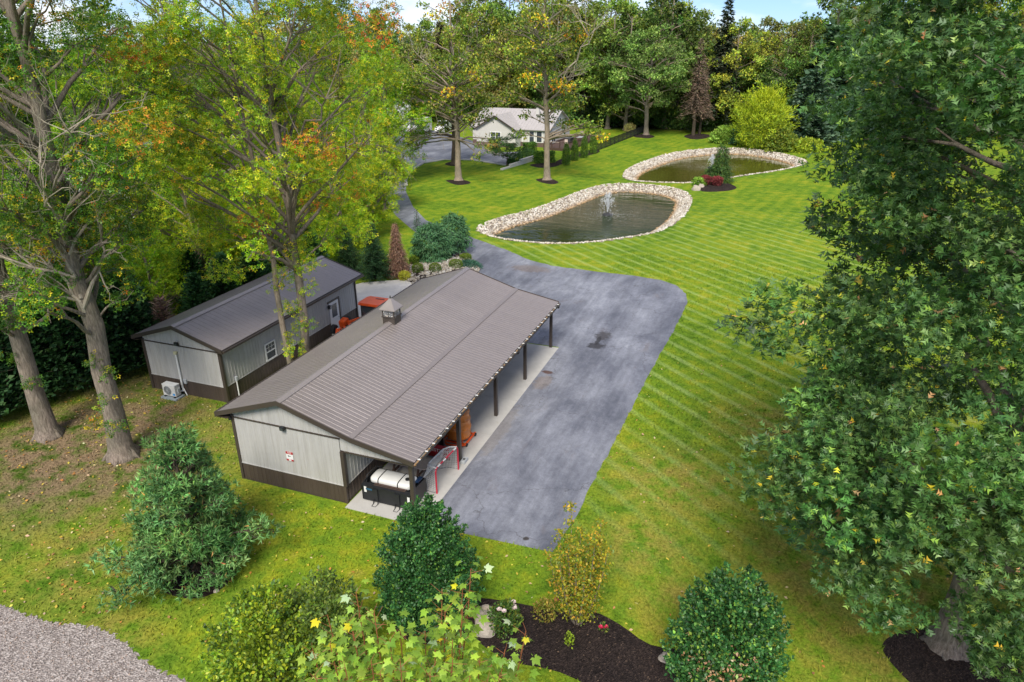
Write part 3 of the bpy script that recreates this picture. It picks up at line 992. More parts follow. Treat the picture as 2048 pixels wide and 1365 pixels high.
def roof_slope(parent, xa, za, xb, zb_, y0, y1, mat, pw=0.914, nrib=4):
    """one slope from the ridge side (xa, za) down to (xb, zb_), panels side by side along y"""
    n = round((y1-y0)/pw); w = (y1-y0)/n
    prof = rib_profile(w, nrib, 0.009, 0.038)
    dx, dz = xb-xa, zb_-za
    ln = math.hypot(dx, dz)
    nx, nz = -dz/ln, dx/ln
    if nz < 0: nx, nz = -nx, -nz
    V, F = [], []
    for s, h in prof:
        V += [(xa+nx*h, s, za+nz*h), (xb+nx*h, s, zb_+nz*h)]
    F = [(2*i, 2*i+1, 2*i+3, 2*i+2) if dx > 0 else (2*i, 2*i+2, 2*i+3, 2*i+1) for i in range(len(prof)-1)]
    m_ = len(V)
    for s, h in prof:
        V += [(xa+nx*(h-0.01), s, za+nz*(h-0.01)), (xb+nx*(h-0.01), s, zb_+nz*(h-0.01))]
    F += [tuple(m_+q for q in reversed(f)) for f in F[:len(prof)-1]]
    # turned-down eave end closes the sheet
    for i in range(len(prof)-1):
        F.append((2*i+1, m_+2*i+1, m_+2*i+3, 2*i+3) if dx > 0 else (2*i+1, 2*i+3, m_+2*i+3, m_+2*i+1))
    me = bpy.data.meshes.new('roof_panel')
    wl_ = world_loc(parent)
    me.from_pydata([(x-wl_.x, y-wl_.y, z-wl_.z) for x, y, z in V], [], F)
    me.materials.append(mat)
    for k in range(n):
        o = bpy.data.objects.new('roof_panel', me)
        o.location = (0, y0+k*w, 0)
        link(o, parent)
def ridge_cap(parent, x, z, y0, y1, sl, sr, mat):
    V = []
    w = 0.2
    for y in (y0, y1):
        V += [(x-w, y, z-w*sl+0.045), (x, y, z+0.055), (x+w, y, z-w*sr+0.045), (x+w, y, z-w*sr+0.01), (x, y, z+0.02), (x-w, y, z-w*sl+0.01)]
    F = [(0,1,7,6), (1,2,8,7), (2,3,9,8), (5,0,6,11), (0,5,4,1), (1,4,3,2), (6,7,10,11), (7,8,9,10)]
    MB().add(V, F).build('ridge_cap', mat, parent)
def rake_board(parent, pts, y, dirn, mat, h=0.17, t=0.05):
    """trim along the gable edge following the (x, z) profile"""
    y2 = y + dirn*t
    for i in range(len(pts)-1):
        (xa, za), (xb, zb_) = pts[i], pts[i+1]
        V = []
        for yy in (min(y, y2), max(y, y2)):
            V += [(xa, yy, za-h), (xb, yy, zb_-h), (xb, yy, zb_+0.035), (xa, yy, za+0.035)]
        MB().add(V, [(0,1,2,3), (7,6,5,4), (0,4,5,1), (2,6,7,3), (1,5,6,2), (3,7,4,0)]).build('rake_trim', mat, parent)
def soffit(parent, prof, y0, y1, mat, dz):
    V = []
    for y in (y0, y1):
        for x, z in prof:
            V.append((x, y, z-dz))
    k = len(prof)
    F = [(i, i+1, k+i+1, k+i) for i in range(k-1)]
    MB().add(V, F).build('roof_underside', mat, parent)

# ---- the long open-fronted pole barn
W, XE, Lb = 8.24, 5.224, 17.769
OV = 0.294
YA, YB = -OV, 18.064
prof = [(-0.542, 3.302), (2.644, 4.371), (5.902, 3.362), (8.587, 2.858)]
def roof_z(x):
    return float(np.interp(x, [p[0] for p in prof], [p[1] for p in prof]))
barn = thing('pole_barn', 'long open sided pole barn with brown ribbed metal roof and small lantern cupola', 'barn', (4.0, 8.8, 0))
for i, (a, b_) in enumerate(((1, 0), (1, 2), (2, 3))):
    roof_slope(barn, *prof[a], *prof[b_], YA, YB, M['roof'])
ridge_cap(barn, prof[1][0], prof[1][1], YA-0.02, YB+0.02, 0.336, 0.31, M['ridge'])
# flashing strip where the pitch breaks
MB().add([(5.80, YA, 3.362+0.067), (5.902, YA, 3.362+0.040), (6.02, YA, 3.362+0.012), (5.80, YB, 3.362+0.067), (5.902, YB, 3.362+0.040), (6.02, YB, 3.362+0.012)], [(0,1,4,3), (1,2,5,4)]).build('pitch_flashing', M['roof'], barn)
soffit(barn, prof, YA+0.01, YB-0.01, M['siding'], 0.1)
rake_board(barn, prof, YA, -1, M['trim'])
rake_board(barn, prof, YB, 1, M['trim'])
MB().box(-0.60, -0.545, YA-0.05, YB+0.05, 3.10, 3.325).build('fascia', M['trim'], barn)
MB().box(-0.545, -0.02, YA, YB, 3.085, 3.10).build('soffit', M['trim'], barn)
# right hand eave: fascia, open gutter and its brackets
MB().box(8.50, 8.545, YA-0.03, YB+0.03, 2.66, 2.83).build('fascia', M['trim'], barn)
g = MB()
g.box(8.55, 8.68, YA, YB, 2.70, 2.715).box(8.68, 8.695, YA, YB, 2.70, 2.82)
g.build('gutter', M['trim'], barn)
for k in range(30):
    y = YA + 0.3 + k*0.61
    MB().box(8.545, 8.70, y, y+0.05, 2.815, 2.84).build('gutter_bracket', M['white'], barn)
lit = MB()
rgd = np.random.default_rng(5)
for k in range(150):
    y = rgd.uniform(YA, YB); lit.cbox((8.60+rgd.uniform(-.02, .04), y, 2.73+rgd.uniform(0, .03)), 0.06, 0.09, 0.02, rgd.uniform(0, 3), rgd.uniform(-.4, .4))
o = lit.build('gutter_leaves', simple('dry_leaf_litter', (0.36, 0.22, 0.10), 0.9, 0, 0.3), barn); o['kind'] = 'stuff'
# walls: front gable
ZW, ZT, ZO = 0.82, 3.05, 2.46
MB().box(0.0, XE, -0.03, 0.0, 0.0, 0.05).build('base_trim', M['trim'], barn)
fs = lambda z: (lambda s: z)
siding(barn, (0.07, 0), (XE-0.08, 0), fs(0.05), fs(ZW), M['wains'], 'wainscot_panel', (0, -1))
siding(barn, (0.07, -0.004), (XE-0.08, -0.004), fs(ZW+0.03), fs(ZT-0.03), M['siding'], 'siding_panel', (0, -1))
siding(barn, (0.02, -0.008), (W-0.02, -0.008), lambda s: (ZT+0.03 if s+0.02 < XE-0.05 else ZO+0.06), lambda s: roof_z(s+0.02)-0.13, M['siding'], 'siding_panel', (0, -1), kinks=(2.624, 5.882, XE-0.07, XE-0.069))
MB().box(0.0, XE, -0.035, -0.0, ZW, ZW+0.03).build('wainscot_trim', M['siding'], barn)
MB().box(0.0, XE-0.02, -0.045, 0.0, ZT-0.03, ZT+0.03).build('belt_trim', M['trim'], barn)
MB().box(XE+0.08, W-0.08, -0.04, 0.10, ZO, ZO+0.06).build('header_trim', M['trim'], barn)
MB().box(-0.06, 0.07, -0.05, 0.08, 0, 3.16).build('corner_trim', M['trim'], barn)
MB().box(XE-0.08, XE+0.08, -0.05, 0.11, ZW, ZO).build('corner_trim', M['trim'], barn)
MB().box(XE-0.08, XE+0.02, -0.045, 0.06, 0, ZW).build('corner_trim', M['wains'], barn)
# back gable
siding(barn, (W-0.02, Lb), (0.02, Lb), lambda s: (ZO+0.06 if W-0.02-s > XE else 0.05), lambda s: roof_z(W-0.02-s)-0.13, M['siding'], 'siding_panel', (0, 1), kinks=(W-0.02-2.644, W-0.02-5.902, W-0.02-XE, W-0.019-XE))
MB().box(XE+0.08, W-0.08, Lb-0.1, Lb+0.03, ZO, ZO+0.06).build('header_trim', M['trim'], barn)
MB().box(XE-0.08, XE+0.08, Lb-0.11, Lb+0.05, 0, ZO).build('corner_trim', M['trim'], barn)
# long left wall
siding(barn, (0, Lb-0.07), (0, 0.09), fs(0.05), fs(ZW), M['wains'], 'wainscot_panel', (-1, 0))
siding(barn, (-0.004, Lb-0.07), (-0.004, 0.09), fs(ZW+0.03), fs(3.08), M['siding'], 'siding_panel', (-1, 0))
MB().box(-0.035, 0.0, 0.08, Lb, ZW, ZW+0.03).build('wainscot_trim', M['siding'], barn)
# inner wall facing the open bays
siding(barn, (XE, 0.12), (XE, Lb-0.12), fs(0.03), fs(ZW), M['wains'], 'wainscot_panel', (1, 0))
siding(barn, (XE+0.004, 0.12), (XE+0.004, Lb-0.12), fs(ZW+0.03), fs(3.42), M['siding'], 'siding_panel', (1, 0))
MB().box(XE, XE+0.03, 0.12, Lb-0.12, ZW, ZW+0.03).build('wainscot_trim', M['siding'], barn)
# posts and eave beam
for y in (0.08, 4.354, 8.726, 13.041, Lb-0.08):
    MB().box(W-0.08, W+0.08, y-0.08, y+0.08, 0.028, 2.62).build('post', M['trim'], barn)
MB().box(W-0.05, W+0.05, 0.10, Lb-0.10, 2.44, 2.70).build('eave_beam', M['trim'], barn)
# floodlights
def floodlight(parent, c, outn):
    c = Vector(c); o_ = Vector(outn)
    h = MB().cbox(c + o_*0.10, 0.20 if abs(o_.y) > .5 else 0.12, 0.12 if abs(o_.y) > .5 else 0.20, 0.20, 0, bev=0.02).build('floodlight', M['black'], parent)
    MB().cbox(c + o_*0.165 + Vector((0, 0, -0.02)), 0.15 if abs(o_.y) > .5 else 0.012, 0.012 if abs(o_.y) > .5 else 0.15, 0.12).build('lens', M['glass'], h)
floodlight(barn, (2.60, -0.045, 3.06), (0, -1, 0))
for y in (Lb+0.1, 10.9):
    MB().cbox((8.62, y, 2.60), 0.12, 0.16, 0.12, bev=0.02).build('eave_lamp', M['black'], barn)
MB().cbox((-0.02, -0.10, 3.0), 0.10, 0.14, 0.14, bev=0.02).build('corner_lamp', M['black'], barn)
# lantern cupola on the ridge
cy = float(np.interp(784, [767.5, 787.6], [8, 9]))
cx, cz = 2.644, 4.371
cup = MB().cbox((cx, cy, cz+0.07), 0.66, 0.66, 0.36)
base = cup.build('cupola', M['trim'], barn)
MB().cbox((cx, cy, cz+0.27), 0.74, 0.74, 0.05).build('cupola_sill', M['trim'], base)
for sx in (-1, 1):
    for sy in (-1, 1):
        MB().cbox((cx+sx*0.31, cy+sy*0.31, cz+0.47), 0.05, 0.05, 0.36).build('cupola_post', M['trim'], base)
def cupola_glass():
    m, n, l, b, out = mat_new('lantern_glass')
    b.inputs['Base Color'].default_value = (0.8, 0.8, 0.8, 1); b.inputs['Roughness'].default_value = 0.05
    b.inputs['Transmission Weight'].default_value = 0.85; b.inputs['IOR'].default_value = 1.1
    return m
M['clear'] = cupola_glass()
for s, (ax, ay) in ((1, (0.31, 0)), (1, (-0.31, 0)), (0, (0, 0.31)), (0, (0, -0.31))):
    MB().cbox((cx+ax, cy+ay, cz+0.47), 0.008 if s else 0.57, 0.57 if s else 0.008, 0.35).build('pane', M['clear'], base)
    MB().cbox((cx+ax*1.01, cy+ay*1.01, cz+0.47), 0.02 if s else 0.025, 0.025 if s else 0.02, 0.35).build('glazing_bar', M['trim'], base)
MB().cbox((cx, cy, cz+0.305), 0.6, 0.6, 0.02).build('cupola_floor', M['tan'], base)
h = 0.44
V = [(cx+a*h, cy+b_*h, cz+0.65) for a, b_ in ((-1,-1),(1,-1),(1,1),(-1,1))] + [(cx+a*h, cy+b_*h, cz+0.69) for a, b_ in ((-1,-1),(1,-1),(1,1),(-1,1))] + [(cx+a*0.04, cy+b_*0.04, cz+1.18) for a, b_ in ((-1,-1),(1,-1),(1,1),(-1,1))]
cr_ = MB().add(V, [(3,2,1,0),(0,1,5,4),(1,2,6,5),(2,3,7,6),(3,0,4,7),(4,5,9,8),(5,6,10,9),(6,7,11,10),(7,4,8,11),(8,9,10,11)]).build('cupola_roof', M['ridge'], barn)
MB().lathe([(0.05, 0), (0.06, 0.03), (0.03, 0.06), (0.045, 0.09), (0.01, 0.14)], (cx, cy, cz+1.18), 8).build('finial', M['black'], cr_)

# warning sign on the gable (flat printed sheet)
sg = thing('sign', 'small red and white warning sign on the front gable of the long barn', 'sign', (2.66, -0.03, 1.70))
sx0, sx1 = 2.49, 2.83
MB().box(sx0, sx1, -0.034, -0.026, 1.48, 1.92).build('board', M['white'], sg)
MB().box(sx0, sx1, -0.037, -0.0345, 1.80, 1.92).build('header_band', M['red'], sg)
MB().box(sx0, sx1, -0.037, -0.0345, 1.48, 1.56).build('footer_band', M['red'], sg)
MB().box(2.60, 2.72, -0.039, -0.0375, 1.49, 1.55).build('footer_print', M['white'], sg)
ar = MB().add([(2.56,-0.038,1.705),(2.62,-0.038,1.745),(2.62,-0.038,1.72),(2.72,-0.038,1.715),(2.72,-0.038,1.695),(2.62,-0.038,1.69),(2.62,-0.038,1.665)], [(0,1,2,5,6)[::-1], (2,3,4,5)[::-1]])
ar.build('arrow', M['black'], sg)
def text_obj(body, size, mat, parent, loc, rot, name='lettering', ext=0.002):
    c = bpy.data.curves.new(name, 'FONT'); c.body = body; c.size = size; c.align_x = 'CENTER'; c.align_y = 'CENTER'; c.extrude = ext
    c.materials.append(mat)
    o = bpy.data.objects.new(name, c)
    w = world_loc(parent)
    COL.objects.link(o)
    me = bpy.data.meshes.new_from_object(o.evaluated_get(bpy.context.evaluated_depsgraph_get()))
    bpy.data.objects.remove(o)
    me.materials.clear(); me.materials.append(mat)
    o = bpy.data.objects.new(name, me)
    o.location = (loc[0]-w.x, loc[1]-w.y, loc[2]-w.z); o.rotation_euler = rot
    return link(o, parent)
text_obj('NO', 0.12, M['white'], sg, (2.66, -0.039, 1.86), (R_(90), 0, 0))

# ---- the closed garage at left
gx, gy, gW, gL = -10.445, 5.283, 5.018, 12.509
gr = thing('garage', 'closed tan metal garage with brown wainscot and brown ribbed roof', 'garage', (gx+gW/2, gy+gL/2, 0))
gp = [(gx-0.357, 3.17), (gx+2.509, 4.076), (gx+gW+0.474, 3.164)]
def groof_z(x):
    return float(np.interp(x, [p[0] for p in gp], [p[1] for p in gp]))
GY0, GY1 = gy-0.285, gy+gL+0.285
roof_slope(gr, *gp[1], *gp[0], GY0, GY1, M['roof'], nrib=3)
roof_slope(gr, *gp[1], *gp[2], GY0, GY1, M['roof'], nrib=3)
ridge_cap(gr, gp[1][0], gp[1][1], GY0-0.02, GY1+0.02, 0.316, 0.306, M['ridge'])
soffit(gr, gp, GY0+0.01, GY1-0.01, M['siding'], 0.1)
rake_board(gr, gp, GY0, -1, M['trim']); rake_board(gr, gp, GY1, 1, M['trim'])
for x0_, x1_ in ((gp[0][0]-0.05, gp[0][0]), (gp[2][0]-0.01, gp[2][0]+0.04)):
    MB().box(x0_, x1_, GY0-0.05, GY1+0.05, 2.97, 3.17).build('fascia', M['trim'], gr)
MB().box(gp[2][0]+0.045, gp[2][0]+0.15, GY0, GY1, 3.02, 3.13).build('gutter', M['trim'], gr)
MB().box(gp[0][0], gx-0.01, GY0, GY1, 2.955, 2.97).build('soffit', M['trim'], gr)
MB().box(gx+gW+0.01, gp[2][0], GY0, GY1, 2.955, 2.97).build('soffit', M['trim'], gr)
gZW, gZT = 0.87, 2.87
gX1 = gx+gW
siding(gr, (gx+0.07, gy), (gX1-0.09, gy), fs(0.0), fs(gZW), M['wains'], 'wainscot_panel', (0, -1))
siding(gr, (gx+0.07, gy-0.004), (gX1-0.09, gy-0.004), fs(gZW+0.03), fs(gZT-0.03), M['siding'], 'siding_panel', (0, -1))
siding(gr, (gx+0.02, gy-0.006), (gX1-0.02, gy-0.006), fs(gZT+0.03), lambda s: groof_z(gx+0.02+s)-0.13, M['siding'], 'siding_panel', (0, -1), kinks=(2.489,))
MB().box(gx, gX1, gy-0.035, gy, gZW, gZW+0.03).build('wainscot_trim', M['siding'], gr)
MB().box(gx, gX1, gy-0.045, gy, gZT-0.03, gZT+0.03).build('belt_trim', M['trim'], gr)
for x in (gx, gX1):
    for y in (gy, gy+gL):
        MB().box(x-0.08, x+0.08, y-0.05, y+0.09 if y == gy else y+0.05, 0, 2.955).build('corner_trim', M['trim'], gr)
for xx, nn, a, b_ in ((gX1, 1, gy+0.1, gy+gL-0.06), (gx, -1, gy+gL-0.06, gy+0.1)):
    siding(gr, (xx, a), (xx, b_), fs(0.0), fs(gZW), M['wains'], 'wainscot_panel', (nn, 0))
    siding(gr, (xx+nn*0.004, a), (xx+nn*0.004, b_), fs(gZW+0.03), fs(2.955), M['siding'], 'siding_panel', (nn, 0))
    MB().box(min(xx, xx+nn*0.035), max(xx, xx+nn*0.035), gy+0.1, gy+gL-0.06, gZW, gZW+0.03).build('wainscot_trim', M['siding'], gr)
siding(gr, (gX1-0.09, gy+gL), (gx+0.07, gy+gL), fs(0.0), lambda s: groof_z(gX1-0.09-s)-0.13, M['siding'], 'siding_panel', (0, 1), kinks=(2.42,))
def sash_window(parent, x, y0, y1, z0, z1, nx_=1, name='window'):
    """window in a wall of constant x, facing nx_"""
    t = 0.07
    s = lambda a, b_: (min(x+nx_*a, x+nx_*b_), max(x+nx_*a, x+nx_*b_))
    f = MB()
    f.box(*s(0.0, 0.06), y0, y1, z1-t, z1).box(*s(0.0, 0.07), y0-0.03, y1+0.03, z0, z0+t).box(*s(0.0, 0.06), y0, y0+t, z0+t, z1-t).box(*s(0.0, 0.06), y1-t, y1, z0+t, z1-t)
    zm = (z0+z1)/2
    f.box(*s(0.0, 0.05), y0+t, y1-t, zm-0.03, zm+0.03)
    w = f.build(name, M['white'], parent)
    MB().box(*s(0.018, 0.026), y0+t, y1-t, z0+t, zm-0.03).build('pane', M['glass'], w)
    MB().box(*s(0.022, 0.03), y0+t, y1-t, zm+0.03, z1-t).build('pane', M['glass'], w)
    ym = (y0+y1)/2
    mb = MB()
    for k in (1/3, 2/3):
        mb.box(*s(0.03, 0.036), y0+t+(y1-y0-2*t)*k-0.008, y0+t+(y1-y0-2*t)*k+0.008, zm+0.03, z1-t)
    mb.box(*s(0.0305, 0.0365), y0+t, y1-t, (zm+z1-t)/2+0.007, (zm+z1-t)/2+0.023)
    mb.build('muntin', M['white'], w)
    return w
sash_window(gr, gX1+0.02, 8.52, 9.40, 0.93, 1.95)
# door
MB().box(gX1+0.0, gX1+0.05, 14.62, 15.92, 2.19, 2.30).build('door_trim', M['trim'], gr)
MB().box(gX1+0.0, gX1+0.05, 15.76, 15.92, 0.0, 2.19).build('door_trim', M['trim'], gr)
d = MB().box(gX1+0.005, gX1+0.045, 14.78, 15.74, 0.02, 2.17).build('door', M['white'], gr)
MB().box(gX1+0.046, gX1+0.052, 14.98, 15.54, 1.15, 2.0).build('door_glass', M['glass'], d)
MB().lathe([(0.03, 0), (0.035, 0.03), (0.0, 0.06)], (gX1+0.046, 15.62, 1.0), 8, 'x').build('handle', M['steel'], d)
lp = MB().cbox((gX1+0.11, 14.68, 1.98), 0.14, 0.13, 0.26, bev=0.02).build('wall_lantern', M['black'], gr)
MB().cbox((gX1+0.115, 14.68, 1.96), 0.145, 0.09, 0.13).build('lantern_glass', M['glass'], lp)
floodlight(gr, (-8.02, gy-0.045, 3.02), (0, -1, 0))
# pipes and boxes on the garage
pf = MB().tube([(-8.26, gy-0.09, 2.38), (-8.26, gy-0.09, 0.42), (-8.22, gy-0.10, 0.25)], 0.055, 8).build('line_set_cover', M['white'], gr)
MB().cbox((-8.26, gy-0.09, 2.46), 0.15, 0.13, 0.17, bev=0.02).build('cover_cap', simple('yellowed_plastic', (0.62, 0.58, 0.35), 0.5), pf)
MB().tube([(-8.20, gy-0.10, 0.42), (-8.05, gy-0.10, 0.02)], 0.03, 6).build('drain_pipe', M['white'], gr)
MB().tube([(-8.24, gy-0.12, 0.30), (-8.4, gy-0.3, 0.22), (-8.55, gy-0.48, 0.36)], 0.045, 6).build('line_hose', M['white'], gr)
MB().cbox((-8.0, gy-0.07, 0.84), 0.18, 0.10, 0.26, bev=0.015).build('junction_box', M['greypl'], gr)
MB().tube([(-8.0, gy-0.07, 0.72), (-7.96, gy-0.09, 0.3), (-8.2, gy-0.12, 0.24)], 0.014, 5).build('cable', M['dark'], gr)
cd = MB().tube([(gX1+0.07, 6.05, 0.0), (gX1+0.07, 6.05, 0.95)], 0.035, 8).build('conduit', M['white'], gr)
MB().cbox((gX1+0.08, 6.05, 1.06), 0.12, 0.12, 0.26, bev=0.02).build('conduit_box', M['greypl'], gr)

# outdoor unit of the heat pump
ac = thing('heat_pump', 'white outdoor air conditioning unit on a pad before the garage gable', 'air conditioner', (-8.62, gy-0.52, 0))
MB().cbox((-8.62, gy-0.50, 0.05), 1.05, 0.62, 0.10).build('pad', simple('grey_pad', (0.26, 0.30, 0.32), 0.8), ac)
body = MB().cbox((-8.62, gy-0.50, 0.47), 0.84, 0.34, 0.62, bev=0.02).build('casing', simple('off_white_enamel', (0.62, 0.61, 0.58), 0.45), ac)
MB().cbox((-8.62, gy-0.50, 0.795), 0.86, 0.36, 0.03).build('lid', M['white'], ac)
for s in (-0.32, 0.32):
    MB().cbox((-8.62+s, gy-0.50, 0.13), 0.08, 0.44, 0.06).build('foot', M['black'], ac)
gl = MB()
fy = gy-0.50-0.178
for r_ in (0.08, 0.14, 0.20, 0.25):
    pts = [(-8.72+r_*math.cos(a), fy, 0.47+r_*math.sin(a)) for a in np.linspace(0, 2*math.pi, 19)]
    gl.tube(pts, 0.008, 4, False)
for a in np.linspace(0, math.pi, 7)[:-1]:
    gl.bar((-8.72-0.25*math.cos(a), fy-0.004, 0.47-0.25*math.sin(a)), (-8.72+0.25*math.cos(a), fy-0.004, 0.47+0.25*math.sin(a)), 0.008)
gl.build('fan_grille', M['greypl'], ac)
MB().lathe([(0.0, 0.0), (0.24, 0.002), (0.24, 0.006)], (-8.72, fy+0.004, 0.47), 20, 'y').build('fan_opening', M['dark'], ac)
MB().cbox((-8.33, fy+0.005, 0.28), 0.16, 0.004, 0.12).build('sticker', simple('blue_label', (0.05, 0.28, 0.6), 0.5), ac)
MB().cbox((-8.18, gy-0.44, 0.45), 0.05, 0.16, 0.26, bev=0.01).build('service_cover', M['greypl'], ac)
# ------------------------------------------------------------------ under the open bays
# black sweeper with a water tank
sw = thing('sweeper_attachment', 'black box broom attachment with strapped white water tank in the front bay', 'sweeper', (6.85, 1.0, 0.028))
x0, x1, y0, y1 = 5.72, 7.95, 0.36, 1.60
b = MB()
b.box(x0, x1, y0, y0+0.05, 0.10, 0.78)
b.add([(x0,y0,0.78),(x1,y0,0.78),(x1,y0+0.16,0.84),(x0,y0+0.16,0.84)], [(0,1,2,3)])
b.box(x0, x1, y1-0.05, y1, 0.10, 0.84).box(x0+0.03, x1-0.03, y0+0.05, y1-0.05, 0.12, 0.62)
hs = b.build('housing', M['black'], sw)
for xx in (x0-0.012, x1-0.03):
    pts = [(y0,0.10),(y1,0.10),(y1+0.12,0.35),(y1+0.05,0.80),(y0+0.35,0.88),(y0,0.80)]
    V = [(xx, p[0], p[1]) for p in pts] + [(xx+0.04, p[0], p[1]) for p in pts]
    F = [tuple(range(5, -1, -1)), tuple(range(6, 12))] + [(i, (i+1) % 6, 6+(i+1) % 6, 6+i) for i in range(6)]
    MB().add(V, F).build('end_plate', M['black'], sw)
MB().box(x0+0.5, x1-0.3, y0+0.1, y0+0.42, 0.80, 0.83).build('top_plate', M['dkwood'], sw)
pr = []
for a in np.linspace(0, 2*math.pi, 17)[:-1]:
    c_, s2 = math.cos(a), math.sin(a)
    pr.append((0.40*math.copysign(abs(c_)**0.5, c_), 0.15*math.copysign(abs(s2)**0.5, s2)))
tz, ty = 0.88, 1.02
tv, tf = [], []
xs_ = [x0+0.22, x0+0.27, x0+0.36, x1-0.34, x1-0.25, x1-0.2]
sc_ = [0.78, 0.94, 1, 1, 0.94, 0.78]
for xx, k in zip(xs_, sc_):
    for p in pr: tv.append((xx, ty+p[0]*k, tz+p[1]*k))
for i in range(5):
    for k in range(16): tf.append((i*16+k, i*16+(k+1) % 16, (i+1)*16+(k+1) % 16, (i+1)*16+k))
tf += [tuple(reversed(range(16))), tuple(80+k for k in range(16))]
tk = MB().add(tv, tf).build('water_tank', M['tank'], sw, smooth=True)
MB().lathe([(0.10, 0), (0.10, 0.04), (0.07, 0.055)], (x1-0.45, ty-0.02, tz+0.147), 14).build('filler_cap', M['black'], tk)
for xx in (x0+0.62, x1-0.72):
    pts = [(xx, ty+p[0]*1.03, tz+p[1]*1.05) for p in pr]
    MB().tube(pts+[pts[0]], 0.022, 5, False).build('strap', M['black'], tk)
MB().tube([(x0+0.05, y0+0.2, 0.62), (x0-0.02, y0+0.5, 0.95), (x0+0.1, y1-0.2, 1.05), (x0+0.3, y1-0.05, 0.95)], 0.03, 6).build('hose', M['rubber'], sw)
for xx in (x0+0.62, x1-0.62):
    lg = MB().box(xx-0.12, xx+0.12, y0-0.05, y0, 0.25, 0.72)
    lg.tube([(xx-0.1, y0-0.03, 0.3), (xx-0.1, y0-0.06, 0.03), (xx-0.08, y0-0.24, 0.02), (xx+0.08, y0-0.24, 0.02), (xx+0.1, y0-0.06, 0.03), (xx+0.1, y0-0.03, 0.3)], 0.022, 6)
    lg.build('parking_stand', M['black'], sw)
for xx, zz in ((x0+0.10, 0.48), (x1-0.16, 0.42)):
    MB().box(xx, xx+0.11, y0-0.006, y0-0.001, zz, zz+0.26).build('sticker', M['white'], sw)
MB().box(x0+0.18, x0+0.50, y0-0.006, y0-0.001, 0.60, 0.68).build('badge', simple('blue_badge', (0.02, 0.09, 0.16), 0.5), sw)
MB().box(x0+0.2, x1-0.1, y1+0.05, y1+0.2, 0.50, 0.62).build('mount_frame', M['black'], sw)
MB().cbox((x1-0.12, y1-0.28, 0.90), 0.16, 0.4, 0.05).build('motor_cover', simple('navy_paint', (0.015, 0.04, 0.10), 0.4), sw)

# picnic table
pt = thing('picnic_table', 'tan board picnic table with dark legs standing behind the black sweeper', 'picnic table', (6.85, 2.65, 0.028))
def rbox(x0, x1, y0, y1, z0, z1, r):
    pts = [(x0+r,y0),(x1-r,y0),(x1,y0+r),(x1,y1-r),(x1-r,y1),(x0+r,y1),(x0,y1-r),(x0,y0+r)]
    return MB().prism(pts, z0, z1)
rbox(5.75, 7.68, 2.22, 3.06, 0.72, 0.765, 0.14).build('tabletop', M['tan'], pt)
rbox(5.75, 7.78, 1.80, 2.10, 0.42, 0.46, 0.10).build('bench', M['tan'], pt)
rbox(5.75, 7.78, 3.22, 3.52, 0.42, 0.46, 0.10).build('bench', M['tan'], pt)
for xx in (6.1, 7.25):
    for sgn in (-1, 1):
        MB().bar((xx, 2.65+sgn*0.62, 0.03), (xx, 2.65+sgn*0.22, 0.72), 0.09, 0.05).build('leg', M['dkwood'], pt)
    MB().bar((xx+0.05, 1.83, 0.38), (xx+0.05, 3.49, 0.38), 0.09, 0.05).build('crossbar', M['dkwood'], pt)

# red snow plough
pl_c = (6.75, 4.12)
pw = thing('snow_plough', 'red snow plough blade with white lettering behind the picnic table', 'snow plough', (pl_c[0], pl_c[1], 0.028))
V, F = [], []
n_ = 8
for i in range(n_+1):
    a = i/n_
    z = 0.06+0.66*a; yy = pl_c[1] - 0.22*math.sin(math.pi*a)*0.5 + 0.1
    for xx in (5.6, 7.82): V.append((xx, yy, z))
for i in range(n_+1):
    a = i/n_
    z = 0.06+0.66*a; yy = pl_c[1] - 0.22*math.sin(math.pi*a)*0.5 + 0.13
    for xx in (5.6, 7.82): V.append((xx, yy, z))
k = 2*(n_+1)
for i in range(n_):
    F.append((2*i, 2*i+1, 2*i+3, 2*i+2)); F.append((k+2*i+2, k+2*i+3, k+2*i+1, k+2*i))
    F.append((2*i+2, k+2*i+2, k+2*i, 2*i)); F.append((2*i+1, k+2*i+1, k+2*i+3, 2*i+3))
F.append((2*n_, 2*n_+1, k+2*n_+1, k+2*n_)); F.append((1, 0, k, k+1))
bl = MB().add(V, F).build('blade', M['red'], pw)
text_obj('WESTERN', 0.24, M['white'], pw, (7.28, pl_c[1]-0.035, 0.53), (R_(97), 0, 0), 'lettering', 0.004)
text_obj('PRO', 0.22, M['white'], pw, (7.52, pl_c[1]-0.032, 0.27), (R_(84), 0, 0), 'lettering', 0.004)
V = [(5.55, pl_c[1]+0.16, 0.73), (7.3, pl_c[1]+0.16, 0.73), (7.3, pl_c[1]+0.34, 0.92), (5.55, pl_c[1]+0.34, 0.92)]
V += [(x, y+0.02, z) for x, y, z in V]
MB().add(V, [(0,1,2,3),(7,6,5,4),(0,4,5,1),(1,5,6,2),(2,6,7,3),(3,7,4,0)]).build('deflector', M['rubber'], pw)
for xx in (6.2, 7.3):
    MB().bar((xx, pl_c[1]+0.14, 0.25), (6.75, pl_c[1]+1.1, 0.35), 0.09).build('push_arm', M['black'], pw)
MB().box(6.0, 7.2, pl_c[1]+0.75, pl_c[1]+0.9, 0.25, 0.75).build('lift_frame', M['black'], pw)
MB().box(5.61, 7.81, pl_c[1]+0.085, pl_c[1]+0.1, 0.03, 0.14).build('cutting_edge', M['steel'], pw)

